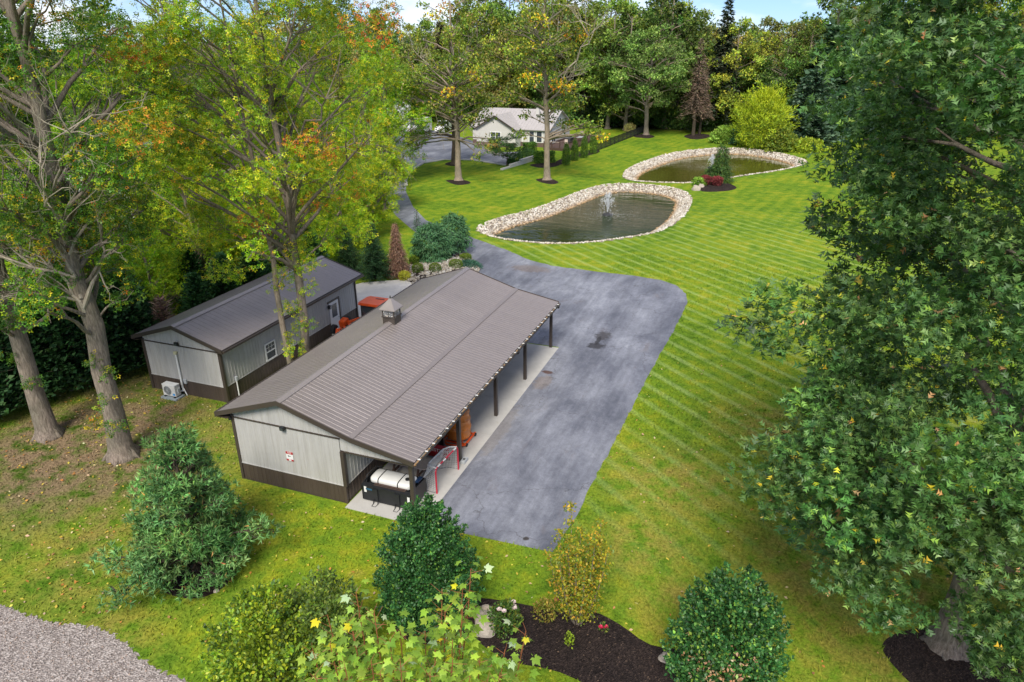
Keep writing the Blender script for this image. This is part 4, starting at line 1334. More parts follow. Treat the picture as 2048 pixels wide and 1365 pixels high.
# amber tank on an orange cradle
dc = np.array([7.42, 6.05])
dt = thing('poly_tank', 'tall amber plastic tank with hoop ribs on an orange cradle beside a barn post', 'tank', (dc[0], dc[1], 0.028))
prf = []
R0 = 0.60
for z, r in [(0.22,0.50),(0.26,0.56),(0.34,0.585),(0.70,0.585),(0.73,0.61),(0.78,0.61),(0.81,0.575),(1.12,0.56),(1.15,0.585),(1.20,0.585),(1.23,0.545),(1.46,0.52),(1.49,0.545),(1.54,0.545),(1.58,0.49),(1.66,0.40),(1.72,0.26),(1.74,0.15)]:
    prf.append((r, z))
tb = MB().lathe(prf, (dc[0], dc[1], 0), 32).build('tank', M['amber'], dt, smooth=True)
MB().lathe([(0.16, 1.735), (0.17, 1.76), (0.17, 1.80), (0.12, 1.82)], (dc[0], dc[1], 0), 16).build('lid', M['amber'], tb)
MB().lathe([(0.03, 0), (0.03, 0.03), (0.0, 0.04)], (dc[0]+0.2, dc[1]-0.53, 1.34), 8, 'y').build('plug', M['white'], tb)
cr = MB()
for yy in (-0.5, 0.5):
    cr.bar((dc[0]-0.62, dc[1]+yy, 0.14), (dc[0]+0.62, dc[1]+yy, 0.14), 0.07)
for xx in (-0.58, 0.58):
    cr.bar((dc[0]+xx, dc[1]-0.6, 0.16), (dc[0]+xx, dc[1]+0.6, 0.16), 0.07)
for a in range(4):
    cr.bar((dc[0]+0.5*math.cos(a*1.57+.78), dc[1]+0.5*math.sin(a*1.57+.78), 0.16), (dc[0]+0.42*math.cos(a*1.57+.78), dc[1]+0.42*math.sin(a*1.57+.78), 0.34), 0.06)
cr.build('cradle', M['orange'], dt)
for xx, yy in ((-0.62, -0.5), (0.62, -0.5), (-0.62, 0.5), (0.62, 0.5)):
    MB().lathe([(0.03, -0.04), (0.085, -0.035), (0.085, 0.035), (0.03, 0.04)], (dc[0]+xx, dc[1]+yy, 0.115), 12, 'x').build('wheel', M['rubber'], dt)
MB().tube([(dc[0]-0.5, dc[1]-0.62, 0.18), (dc[0]-0.3, dc[1]-0.72, 0.10), (dc[0]+0.2, dc[1]-0.70, 0.10), (dc[0]+0.55, dc[1]-0.62, 0.16)], 0.045, 6).build('hose', M['orange'], dt)

# street hockey goal
gl_ = thing('hockey_goal', 'red and white street hockey goal with white net at the slab edge', 'hockey goal', (8.42, 2.78, 0.028))
pa, pb = np.array([8.36, 1.80]), np.array([8.46, 3.72])
gz = 1.22
bx = -0.50
MB().tube([(pa[0],pa[1],0.03),(pa[0],pa[1],gz-0.16),(pa[0]-0.01,pa[1]+0.05,gz-0.05),(pa[0],pa[1]+0.17,gz)], 0.035, 8).build('goal_post', M['net_red'], gl_)
MB().tube([(pb[0],pb[1],0.03),(pb[0],pb[1],gz-0.16),(pb[0],pb[1]-0.05,gz-0.05),(pb[0],pb[1]-0.17,gz)], 0.035, 8).build('goal_post', M['net_red'], gl_)
q0, q1 = np.array([pa[0], pa[1]+0.17]), np.array([pb[0], pb[1]-0.17])
for i in range(7):
    a, c_ = q0+(q1-q0)*i/7, q0+(q1-q0)*(i+1)/7
    MB().tube([(a[0],a[1],gz),(c_[0],c_[1],gz)], 0.034, 8).build('crossbar_piece', M['white'] if i in (0, 2, 6) else M['net_red'], gl_)
MB().tube([(q0[0],q0[1]-0.1,gz),(q0[0]+bx*0.6,q0[1]-0.02,gz-0.02),(q0[0]+bx,q0[1]+0.2,gz-0.04),(q1[0]+bx,q1[1]-0.2,gz-0.04),(q1[0]+bx*0.6,q1[1]+0.02,gz-0.02),(q1[0],q1[1]+0.1,gz)], 0.03, 7).build('top_frame', M['white'], gl_)
bb = -1.05
MB().tube([(pa[0],pa[1],0.05),(pa[0]+bb*0.5,pa[1]+0.02,0.05),(pa[0]+bb,pa[1]+0.5,0.05),((pa[0]+pb[0])/2+bb*0.78,(pa[1]+pb[1])/2,0.05),(pb[0]+bb,pb[1]-0.5,0.05),(pb[0]+bb*0.5,pb[1]-0.02,0.05),(pb[0],pb[1],0.05)], 0.022, 7).build('base_frame', M['steel'], gl_)
net = MB()
nn = 22
def netpt(u, v):
    t_ = np.array([q0[0]+bx, q0[1]+0.1])*(1-u) + np.array([q1[0]+bx, q1[1]-0.1])*u
    gnd = np.array([pa[0]+bb, pa[1]+0.25])*(1-u) + np.array([pb[0]+bb, pb[1]-0.25])*u
    p = t_*(1-v)+gnd*v
    return (p[0]+0.10*math.sin(math.pi*v), p[1], (gz-0.05)*(1-v)+0.05*v)
for i in range(nn+1):
    net.tube([netpt(i/nn, v) for v in np.linspace(0, 1, 8)], 0.005, 3, False)
for j in range(15):
    net.tube([netpt(u, j/14) for u in np.linspace(0, 1, 8)], 0.005, 3, False)
for (p, q, sgn) in ((pa, q0, 1), (pb, q1, -1)):
    for j in range(13):
        v = j/12
        back = netpt(0 if sgn == 1 else 1, v)
        net.tube([(p[0], p[1], (gz-0.1)*(1-v)+0.05), back], 0.005, 3, False)
    for j in range(8):
        s = j/8
        a_ = netpt(0 if sgn == 1 else 1, 0); c_ = netpt(0 if sgn == 1 else 1, 1)
        net.tube([(p[0]*(1-s)+a_[0]*s, p[1]*(1-s)+a_[1]*s, gz-0.06), (p[0]*(1-s)+c_[0]*s, p[1]*(1-s)+c_[1]*s, 0.05)], 0.005, 3, False)
for j in range(1, 6):
    s = j/6
    a_, c_ = netpt(0, 0), netpt(1, 0)
    net.tube([(q0[0]*(1-s)+a_[0]*s, q0[1]*(1-s)+a_[1]*s, gz-0.02), (q1[0]*(1-s)+c_[0]*s, q1[1]*(1-s)+c_[1]*s, gz-0.02)], 0.005, 3, False)
nt = net.build('net', M['white'], gl_)
tg = MB().lathe([(0.0, 0), (0.16, 0.0), (0.16, 0.015), (0, 0.016)], (7.80, 3.30, 0.98), 16, 'x')
tgo = tg.build('shooting_target', M['dark'], gl_)
blk = thing('concrete_block', 'grey concrete block at the foot of the second barn post', 'block', (8.42, 4.36, 0.028))
MB().cbox((8.45, 4.36, 0.10), 0.22, 0.42, 0.14, bev=0.015).build('block_body', M['greypl'], blk)
MB().cbox((8.45, 4.36, 0.172), 0.1, 0.12, 0.004).build('block_core', M['dark'], blk)

# ------------------------------------------------------------------ orange machines behind the barn
def wheel(parent, c, r, w, rimmat, axis='x'):
    t = MB().lathe([(r*0.55, -w/2), (r*0.9, -w/2), (r, -w/3), (r, w/3), (r*0.9, w/2), (r*0.55, w/2)], c, 20, axis).build('wheel', M['rubber'], parent, smooth=False)
    MB().lathe([(r*0.10, -w*0.42), (r*0.56, -w*0.35), (r*0.56, w*0.35), (r*0.10, w*0.42)], c, 14, axis).build('rim', rimmat, t)
    return t
tcn = at(752, 604, 2.25)
tx, ty = tcn[0]-0.1, tcn[1]
tr = thing('tractor', 'orange compact tractor with flat orange canopy on the concrete pad', 'tractor', (tx, ty, 0.02))
pts = [(-0.75,-0.72),(0.65,-0.72),(0.8,-0.55),(0.8,0.55),(0.65,0.72),(-0.75,0.72),(-0.88,0.5),(-0.88,-0.5)]
cnp = MB().prism([(tx+a, ty+b_) for a, b_ in pts], 2.18, 2.26)
cnp.prism([(tx+a*0.93, ty+b_*0.93) for a, b_ in pts], 2.26, 2.31)
can = cnp.build('canopy', M['orange'], tr)
MB().box(tx-0.1, tx+0.5, ty+0.30, ty+0.38, 2.31, 2.33).build('canopy_handle', M['dark'], can)
for a, b_ in ((-0.7,-0.55),(0.6,-0.5),(0.6,0.5),(-0.7,0.55)):
    MB().bar((tx+a, ty+b_, 0.9), (tx+a*0.92, ty+b_*0.95, 2.19), 0.07).build('cab_post', M['black'], tr)
MB().box(tx-0.72, tx-0.70, ty-0.52, ty+0.52, 1.05, 2.15).build('rear_window', M['glass'], tr)
MB().box(tx-0.6, tx+0.55, ty-0.55, ty-0.53, 1.05, 2.15).build('side_window', M['glass'], tr)
MB().cbox((tx+1.2, ty, 0.95), 1.3, 0.62, 0.55, bev=0.06).build('bonnet', M['orange'], tr)
MB().box(tx-0.8, tx+1.7, ty-0.25, ty+0.25, 0.45, 0.75).build('chassis', M['dark'], tr)
MB().cbox((tx-0.25, ty, 1.0), 0.5, 0.5, 0.5, bev=0.05).build('seat', M['black'], tr)
for s in (-1, 1):
    MB().cbox((tx-0.4, ty+s*0.62, 1.12), 0.9, 0.32, 0.10, bev=0.03).build('fender', M['orange'], tr)
    wheel(tr, (tx-0.4, ty+s*0.66, 0.56), 0.54, 0.32, M['orange'], 'y')
    wheel(tr, (tx+1.5, ty+s*0.55, 0.36), 0.34, 0.22, M['orange'], 'y')
# orange machine parked by the garage door
mx, my = -4.35, 14.75
mo = thing('utility_mower', 'orange ride on mower with tipped up deck and black tyres by the garage door', 'mower', (mx, my, 0.02))
MB().cbox((mx-0.15, my+0.15, 0.92), 0.42, 0.52, 0.70, 0, R_(12), 0, bev=0.08).build('bonnet', M['orange'], mo)
MB().cbox((mx+0.05, my-0.70, 0.62), 0.26, 0.70, 0.62, 0.15, R_(-25), 0, bev=0.06).build('deck', M['orange'], mo)
MB().cbox((mx+0.05, my-0.70, 0.95), 0.04, 0.5, 0.06, 0.15, R_(-25), 0).build('deck_stripe', M['white'], mo)
MB().bar((mx+0.05, my+0.2, 1.0), (mx+0.55, my+0.85, 1.12), 0.12).build('loader_arm', M['orange'], mo)
MB().cbox((mx+0.6, my+0.92, 1.13), 0.2, 0.16, 0.14, bev=0.03).build('arm_end', M['tan'], mo)
MB().bar((mx+0.0, my-0.15, 0.85), (mx+0.25, my-0.45, 0.95), 0.10).build('hitch_arm', M['orange'], mo)
MB().bar((mx+0.28, my-0.42, 0.95), (mx+0.42, my-0.1, 0.8), 0.08).build('hitch_arm', M['orange'], mo)
MB().cbox((mx+0.18, my+0.1, 0.62), 0.5, 0.7, 0.45, bev=0.05).build('engine', M['black'], mo)
MB().cbox((mx+0.5, my-0.35, 0.55), 0.5, 0.45, 0.28, bev=0.05).build('seat', M['black'], mo)
MB().box(mx+0.3, mx+0.42, my-0.1, my+0.12, 0.8, 1.05).build('fuel_cap_housing', M['orange'], mo)
for (a, b_, c_) in ((-0.28, 0.72, 0.86), (-0.40, -0.62, 0.80)):
    wheel(mo, (mx+a, my+b_, c_), 0.30, 0.26, M['black'], 'x' if b_ < 0 else 'y')
for (a, b_) in ((0.35, 0.5), (0.35, -0.8)):
    wheel(mo, (mx+a, my+b_, 0.28), 0.27, 0.2, M['black'], 'x')

# ------------------------------------------------------------------ the house across the lawn
c0, c1 = at(1097, 296), at(1139, 281)
hd = unit((c1-c0)[:2])
HRZ = math.atan2(hd[1], hd[0]) - math.pi/2
HL = float(np.linalg.norm((c1-c0)[:2]))
M['hwall'] = simple('greige_clapboard', (0.56, 0.545, 0.51), 0.7, 0, 0.05, 2)
M['hroof'] = simple('pale_grey_metal_roof', (0.42, 0.39, 0.375), 0.42, 0, 0.07, 1.5, 0, 0.6)
M['hstone'] = simple('brown_stone_base', (0.13, 0.085, 0.07), 0.9, 0, 0.3, 5)
M['deckw'] = simple('reddish_deck_board', (0.12, 0.075, 0.065), 0.7, 0, 0.2, 4)
hs_ = thing('house', 'greige gabled house with pale metal roof and white windows beyond the lawn trees', 'house', c0, None, HRZ)
def hb(mb, name, mat, parent=None):
    return mb.build(name, mat, parent or hs_, world=False)
HX = 14.5; EZ = 3.0; PZ = 5.6
w_ = MB()
V = [(-HX,0,0),(0,0,0),(0,HL,0),(-HX,HL,0),(-HX,0,EZ),(0,0,EZ),(0,HL,EZ),(-HX,HL,EZ),(0,HL/2,PZ),(-HX,HL/2,PZ)]
w_.add(V, [(0,1,5,4),(1,2,6,8,5),(2,3,7,6),(3,0,4,9,7)])
hb(w_, 'wall', M['hwall'])
hb(MB().box(-HX-0.03, 0.04, -0.04, HL+0.03, 0, 0.75), 'base_course', M['hstone'])
hb(MB().box(0.0, 0.05, -0.02, HL+0.02, 2.95, 3.08), 'belt_trim', M['white'])
def slab(pts, t=0.12):
    """roof plane from four corner points"""
    V = [tuple(p) for p in pts] + [(p[0], p[1], p[2]+t) for p in pts]
    return MB().add(V, [(3,2,1,0),(4,5,6,7),(0,1,5,4),(1,2,6,5),(2,3,7,6),(3,0,4,7)])
def seamed(pts, nseam, name='roof'):
    mb = slab(pts)
    p = [Vector(q) for q in pts]
    for k in range(1, nseam):
        a = p[0].lerp(p[1], k/nseam); c_ = p[3].lerp(p[2], k/nseam)
        mb.bar(a+Vector((0, 0, 0.14)), c_+Vector((0, 0, 0.14)), 0.05, 0.05)
    return hb(mb, name, M['hroof'])
sl = (PZ-EZ)/(HL/2)
seamed([(-HX-0.4, -0.45, EZ-0.45*sl), (0.45, -0.45, EZ-0.45*sl), (0.45, HL/2, PZ), (-HX-0.4, HL/2, PZ)], 26)
seamed([(0.45, HL+0.45, EZ-0.45*sl), (-HX-0.4, HL+0.45, EZ-0.45*sl), (-HX-0.4, HL/2, PZ), (0.45, HL/2, PZ)], 26)
# cross gable at the front
gx0, gx1, gyf = -12.6, -5.2, -2.2
gm = (gx0+gx1)/2; gpz = 5.1
V = [(gx0,gyf,0),(gx1,gyf,0),(gx1,0.2,0),(gx0,0.2,0),(gx0,gyf,EZ),(gx1,gyf,EZ),(gx1,0.2,EZ),(gx0,0.2,EZ),(gm,gyf,gpz)]
hb(MB().add(V, [(0,1,5,8,4),(1,2,6,5),(3,0,4,7)]), 'gable_wall', M['hwall'])
hb(MB().box(gx0-0.03, gx1+0.03, gyf-0.05, gyf-0.001, 0, 0.75), 'base_course', M['hstone'])
sg_ = (gpz-EZ)/(gx1-gm); yb = HL/2*((gpz-EZ)/(PZ-EZ))
seamed([(gx1+0.4, gyf-0.4, EZ-0.4*sg_), (gx1+0.4, 0.1, EZ-0.4*sg_), (gm, yb, gpz), (gm, gyf-0.4, gpz)], 6)
seamed([(gx0-0.4, 0.1, EZ-0.4*sg_), (gx0-0.4, gyf-0.4, EZ-0.4*sg_), (gm, gyf-0.4, gpz), (gm, yb, gpz)], 6)
for a, c_ in (((gx1+0.42, gyf-0.42, EZ-0.4*sg_), (gm, gyf-0.42, gpz)), ((gx0-0.42, gyf-0.42, EZ-0.4*sg_), (gm, gyf-0.42, gpz))):
    hb(MB().bar(a, c_, 0.05, 0.22), 'rake_trim', M['trim'])
def hwin(x, z, w, h, y=0.0, wall='front', mull=1):
    if wall == 'front':
        o = hb(MB().box(x-w/2-0.1, x+w/2+0.1, y-0.07, y-0.002, z-0.1, z+h+0.1), 'window', M['white'])
        for k in range(mull):
            a = x-w/2+w*k/mull
            hb(MB().box(a+0.05, a+w/mull-0.05, y-0.085, y-0.072, z, z+h/2-0.03), 'pane', M['glass'], o)
            hb(MB().box(a+0.05, a+w/mull-0.05, y-0.085, y-0.072, z+h/2+0.03, z+h), 'pane', M['glass'], o)
    else:
        o = hb(MB().box(0.002, 0.07, y-w/2-0.1, y+w/2+0.1, z-0.1, z+h+0.1), 'window', M['white'])
        hb(MB().box(0.072, 0.085, y-w/2, y+w/2, z, z+h/2-0.03), 'pane', M['glass'], o)
        hb(MB().box(0.072, 0.085, y-w/2, y+w/2, z+h/2+0.03, z+h), 'pane', M['glass'], o)
hwin(gm, 1.0, 1.9, 1.4, gyf, 'front', 2)
hwin(-1.7, 0.85, 1.0, 1.7, 0); hwin(-3.1, 0.85, 0.9, 1.7, 0)
hwin(0, 1.25, 0.9, 1.3, HL*0.72, 'side'); hwin(0, 3.7, 0.45, 0.7, HL*0.5, 'side')
dr = hb(MB().box(0.002, 0.06, 1.2, 3.0, 0.5, 2.65), 'french_door', M['white'])
for y in (1.32, 2.17):
    hb(MB().box(0.062, 0.07, y, y+0.7, 0.7, 2.5), 'door_pane', M['glass'], dr)
for y in (0.8, 3.6):
    hb(MB().cbox((0.1, y, 2.1), 0.16, 0.16, 0.28, bev=0.03), 'wall_lantern', M['black'])
hb(MB().cbox((-3.5, HL*0.36, PZ-0.1), 0.5, 0.5, 1.0).cbox((-3.5, HL*0.36, PZ+0.42), 0.6, 0.6, 0.06), 'roof_vent', M['hwall'])
for x in (-4.8, -0.1):
    hb(MB().box(x-0.08, x+0.08, -0.14, -0.045, 0.75, EZ-0.2), 'corner_trim', M['white'])
# deck with rails
dk = thing('deck', 'raised reddish brown timber deck with dark railing beside the house', 'deck', c0, None, HRZ)
bd = MB().box(0.12, 4.6, -2.6, HL+4.2, 0.30, 0.40)
hb(bd, 'deck_frame', M['dkwood'], dk)
me0 = None
for k in range(31):
    x = 0.14+k*0.144
    if me0 is None:
        o = hb(MB().box(0, 0.136, -2.6, HL+4.2, 0.402, 0.43), 'board', M['deckw'], dk); me0 = o.data; o.location.x = x
    else:
        o = bpy.data.objects.new('board', me0); o.location = (x, 0, 0); link(o, dk)
hb(MB().box(4.56, 4.6, -2.58, HL+4.2, 0.0, 0.30).box(0.12, 4.55, -2.6, -2.56, 0.0, 0.30), 'skirt', M['dkwood'], dk)
pts_ = [(0.2, -2.5), (1.6, -2.5), (3.0, -2.5), (4.5, -2.5)] + [(4.5, -2.5+(HL+6.6)*k/7) for k in range(1, 8)]
for p in pts_:
    hb(MB().box(p[0]-0.06, p[0]+0.06, p[1]-0.06, p[1]+0.06, 0.43, 1.42), 'rail_post', M['dkwood'], dk)
for i in range(len(pts_)-1):
    a, c_ = pts_[i], pts_[i+1]
    hb(MB().bar((*a, 1.36), (*c_, 1.36), 0.09, 0.05), 'top_rail', M['tan'] if i < 2 else M['dkwood'], dk)
    bl_ = MB()
    for t in np.linspace(0, 1, 12)[1:-1]:
        x, y = a[0]+(c_[0]-a[0])*t, a[1]+(c_[1]-a[1])*t
        bl_.box(x-0.015, x+0.015, y-0.015, y+0.015, 0.45, 1.34)
    o = hb(bl_, 'balusters', M['dkwood'], dk); o['kind'] = 'stuff'
def hloc(x, y, z=0):
    v = Matrix.Rotation(HRZ, 3, 'Z') @ Vector((x, y, z))
    return (c0[0]+v.x, c0[1]+v.y, z)
# deck furniture
ch = thing('deck_chair', 'tan slatted armchair at the far end of the deck near the fence', 'chair', hloc(3.0, HL+2.2, 0.43), 'slatted deck chairs', HRZ+2.4)
for k in range(5):
    o = MB().cbox((-0.24+k*0.12, 0.28, 0.62), 0.10, 0.03, 0.85, 0, R_(-20)).build('back_slat', M['tan'], ch, world=False)
MB().cbox((0, -0.02, 0.36), 0.6, 0.55, 0.04, 0, R_(10)).build('seat', M['tan'], ch, world=False)
for s in (-1, 1):
    MB().cbox((s*0.34, 0, 0.56), 0.12, 0.7, 0.03).build('armrest', M['tan'], ch, world=False)
    MB().cbox((s*0.34, -0.28, 0.27), 0.05, 0.08, 0.55).build('leg', M['tan'], ch, world=False)
    MB().cbox((s*0.34, 0.26, 0.25), 0.05, 0.08, 0.5).build('leg', M['tan'], ch, world=False)
ch2 = dup_tree(ch, hloc(1.3, HL+2.8, 0.43), HRZ-2.6, 'tan slatted armchair on the deck close to the house corner')
ch2['category'] = 'chair'; ch2['group'] = 'slatted deck chairs'
gb = thing('grill', 'dark covered barbecue grill on the deck outside the french door', 'grill', hloc(2.2, 4.2, 0.43), None, HRZ)
MB().cbox((0, 0, 0.45), 0.9, 1.7, 0.8, bev=0.03).build('grill_cabinet', M['dark'], gb, world=False)
MB().cbox((0, 0, 0.88), 1.0, 1.8, 0.06).build('counter', M['steel'], gb, world=False)
MB().lathe([(0.0, -0.4), (0.28, -0.4), (0.32, -0.3), (0.32, 0.3), (0.28, 0.4), (0, 0.4)], (0, 0.1, 1.0), 12, 'y').build('hood', M['black'], gb, world=False)
tb2 = thing('patio_table', 'pale topped patio table standing on the deck by the rail', 'table', hloc(3.4, 6.6, 0.43), None, HRZ)
MB().cbox((0, 0, 0.73), 1.0, 1.9, 0.04, bev=0.01).build('tabletop', M['greypl'], tb2, world=False)
for a in (-0.42, 0.42):
    for b_ in (-0.85, 0.85):
        MB().cbox((a, b_, 0.36), 0.06, 0.06, 0.70).build('leg', M['dkwood'], tb2, world=False)
st = thing('patio_chair', 'brown patio chair on the deck near the front railing', 'chair', hloc(3.1, 0.3, 0.43), None, HRZ+0.5)
MB().cbox((0, 0, 0.44), 0.5, 0.5, 0.06).build('seat', M['tan'], st, world=False)
MB().cbox((0, 0.24, 0.75), 0.5, 0.05, 0.55, 0, R_(-8)).build('backrest', M['tan'], st, world=False)
for a in (-0.21, 0.21):
    for b_ in (-0.2, 0.2):
        MB().cbox((a, b_, 0.21), 0.05, 0.05, 0.42).build('leg', M['dkwood'], st, world=False)
# retaining wall
r0, r1 = at(1003, 341), at(1067, 322)
rw = thing('retaining_wall', 'low pale block retaining wall stepping up toward the deck', 'wall', r0)
dv = Vector((r1-r0)); ln = dv.length; dv.normalize()
nb = 14
for row in range(3):
    for k in range(nb):
        a = k/nb; 
        if row*0.26 > 0.12+a*0.75: continue
        p = Vector(r0) + dv*(ln*(k+0.5+(0.5 if row % 2 else 0))/nb)
        MB().cbox((p.x, p.y, 0.13+row*0.262), ln/nb-0.02, 0.35, 0.25, math.atan2(dv.y, dv.x), bev=0.015).build('block', M['concrete'], rw)
# black picket fence running to the woods
f0, f1 = at(1193, 303), at(1296, 262)
fn = thing('fence', 'black metal picket fence running from the deck to the woodland edge', 'fence', f0)
fv = Vector(f1-f0); fl = fv.length; fv.normalize()
npan = 13
for i in range(npan+1):
    p = Vector(f0)+fv*(fl*i/npan)
    MB().box(p.x-0.05, p.x+0.05, p.y-0.05, p.y+0.05, 0, 1.38).build('fence_post', M['black'], fn)
for i in range(npan):
    a = Vector(f0)+fv*(fl*i/npan); c_ = Vector(f0)+fv*(fl*(i+1)/npan)
    for z in (0.15, 1.05, 1.27):
        MB().bar((a.x, a.y, z), (c_.x, c_.y, z), 0.045, 0.05).build('rail', M['black'], fn)
    pk = MB()
    for t in np.linspace(0, 1, 19)[1:-1]:
        q = a.lerp(c_, t); pk.box(q.x-0.014, q.x+0.014, q.y-0.014, q.y+0.014, 0.05, 1.25)
    o = pk.build('pickets', M['black'], fn); o['kind'] = 'stuff'

# ------------------------------------------------------------------ vehicles and buildings by the far yard
def van(px, py, label, rz, L=5.6, H=2.4, group='white work vans in the far yard'):
    p = at(px, py)
    t = thing('van', label, 'van', p, group, rz)
    pr_ = [(-L/2,0.45),(-L/2,H*0.95),(-L/2+0.15,H),(L/2-1.75,H),(L/2-1.1,H*0.62),(L/2-0.1,H*0.52),(L/2,0.9),(L/2,0.45)]
    V = [(a, -1.0, z) for a, z in pr_] + [(a, 1.0, z) for a, z in pr_]
    k = len(pr_)
    F = [tuple(range(k)), tuple(reversed(range(k, 2*k)))] + [(i, k+i, k+(i+1) % k, (i+1) % k) for i in range(k)]
    MB().add(V, F).build('body', M['white'], t, world=False)
    V = [(L/2-1.68, -0.9, H-0.06), (L/2-1.12, -0.9, H*0.64), (L/2-1.12, 0.9, H*0.64), (L/2-1.68, 0.9, H-0.06)]
    V2 = [(a+0.03, b_, z+0.02) for a, b_, z in V]
    MB().add(V2, [(0,1,2,3)]).build('windscreen', M['glass'], t, world=False)
    for s in (-1, 1):
        MB().box(L/2-2.5, L/2-1.5, s*1.005-0.004, s*1.005+0.004, H*0.62, H*0.88).build('side_window', M['glass'], t, world=False)
        for xx in (-L/2+1.1, L/2-0.95):
            wheel_l(t, (xx, s*0.9, 0.36))
        MB().box(L/2-0.01, L/2+0.01, s*0.7-0.15, s*0.7+0.15, 0.85, 1.05).build('headlight', M['glass'], t, world=False)
    MB().box(-L/2-0.06, -L/2, -0.95, 0.95, 0.4, 0.6).box(L/2, L/2+0.06, -0.95, 0.95, 0.4, 0.6).build('bumper', M['dark'], t, world=False)
    MB().box(L/2+0.002, L/2+0.012, -0.6, 0.6, 0.7, 0.84).build('grille', M['dark'], t, world=False)
    return t
def wheel_l(parent, c):
    t = MB().lathe([(0.2, -0.12), (0.33, -0.12), (0.36, -0.08), (0.36, 0.08), (0.33, 0.12), (0.2, 0.12)], c, 14, 'y').build('wheel', M['rubber'], parent, world=False)
    MB().lathe([(0.05, -0.10), (0.2, -0.09), (0.2, 0.09), (0.05, 0.10)], c, 10, 'y').build('rim', M['steel'], t, world=False)
van(890, 266, 'white work van parked nearest the house, right of the others', -1.5)
van(840, 268, 'white high roofed van in the middle of the far yard', -1.6, 6.4, 2.9)
van(795, 262, 'white van beneath the tall grey outbuilding', -1.4, 5.2, 2.2)
def plain_house(name, px, py, label, cat, Lx, Ly, ez, pz, rz, wall, roof, wins=2):
    p = at(px, py)
    t = thing(name, label, cat, p, None, rz)
    V = [(-Lx/2,-Ly/2,0),(Lx/2,-Ly/2,0),(Lx/2,Ly/2,0),(-Lx/2,Ly/2,0),(-Lx/2,-Ly/2,ez),(Lx/2,-Ly/2,ez),(Lx/2,Ly/2,ez),(-Lx/2,Ly/2,ez),(0,-Ly/2,pz),(0,Ly/2,pz)]
    MB().add(V, [(0,1,5,8,4),(1,2,6,5),(2,3,7,9,6),(3,0,4,7)]).build('wall', wall, t, world=False)
    s = (pz-ez)/(Lx/2)
    for sg_ in (-1, 1):
        q = [(sg_*(Lx/2+0.3), -Ly/2-0.3, ez-0.3*s), (sg_*(Lx/2+0.3), Ly/2+0.3, ez-0.3*s), (0, Ly/2+0.3, pz), (0, -Ly/2-0.3, pz)]
        if sg_ < 0: q = q[::-1]
        slab(q, 0.12).build('roof', roof, t, world=False)
    for k in range(wins):
        x = -Lx/2+Lx*(k+0.5)/wins
        o = MB().box(x-0.5, x+0.5, -Ly/2-0.05, -Ly/2-0.002, ez*0.5, ez*0.5+1.3).build('window', M['white'], t, world=False)
        MB().box(x-0.42, x+0.42, -Ly/2-0.062, -Ly/2-0.051, ez*0.5+0.08, ez*0.5+1.22).build('pane', M['glass'], o, world=False)
    return t
M['palegrey'] = simple('pale_grey_cladding', (0.55, 0.56, 0.57), 0.7, 0, 0.06)
plain_house('outbuilding', 797, 258, 'tall pale grey outbuilding with light gabled roof behind the vans', 'outbuilding', 5.5, 8, 5.4, 7.2, 0.5, M['palegrey'], M['hroof'], 1)
plain_house('distant_house', 262, 420, 'white house glimpsed through the trees at far left', 'house', 9, 11, 4.2, 6.6, 0.2, M['white'], M['hroof'], 3)
plain_house('neighbour_shed', 470, 318, 'grey shed glimpsed between trunks left of the drive', 'shed', 7, 5, 2.4, 3.6, 1.2, M['palegrey'], M['hroof'], 2)

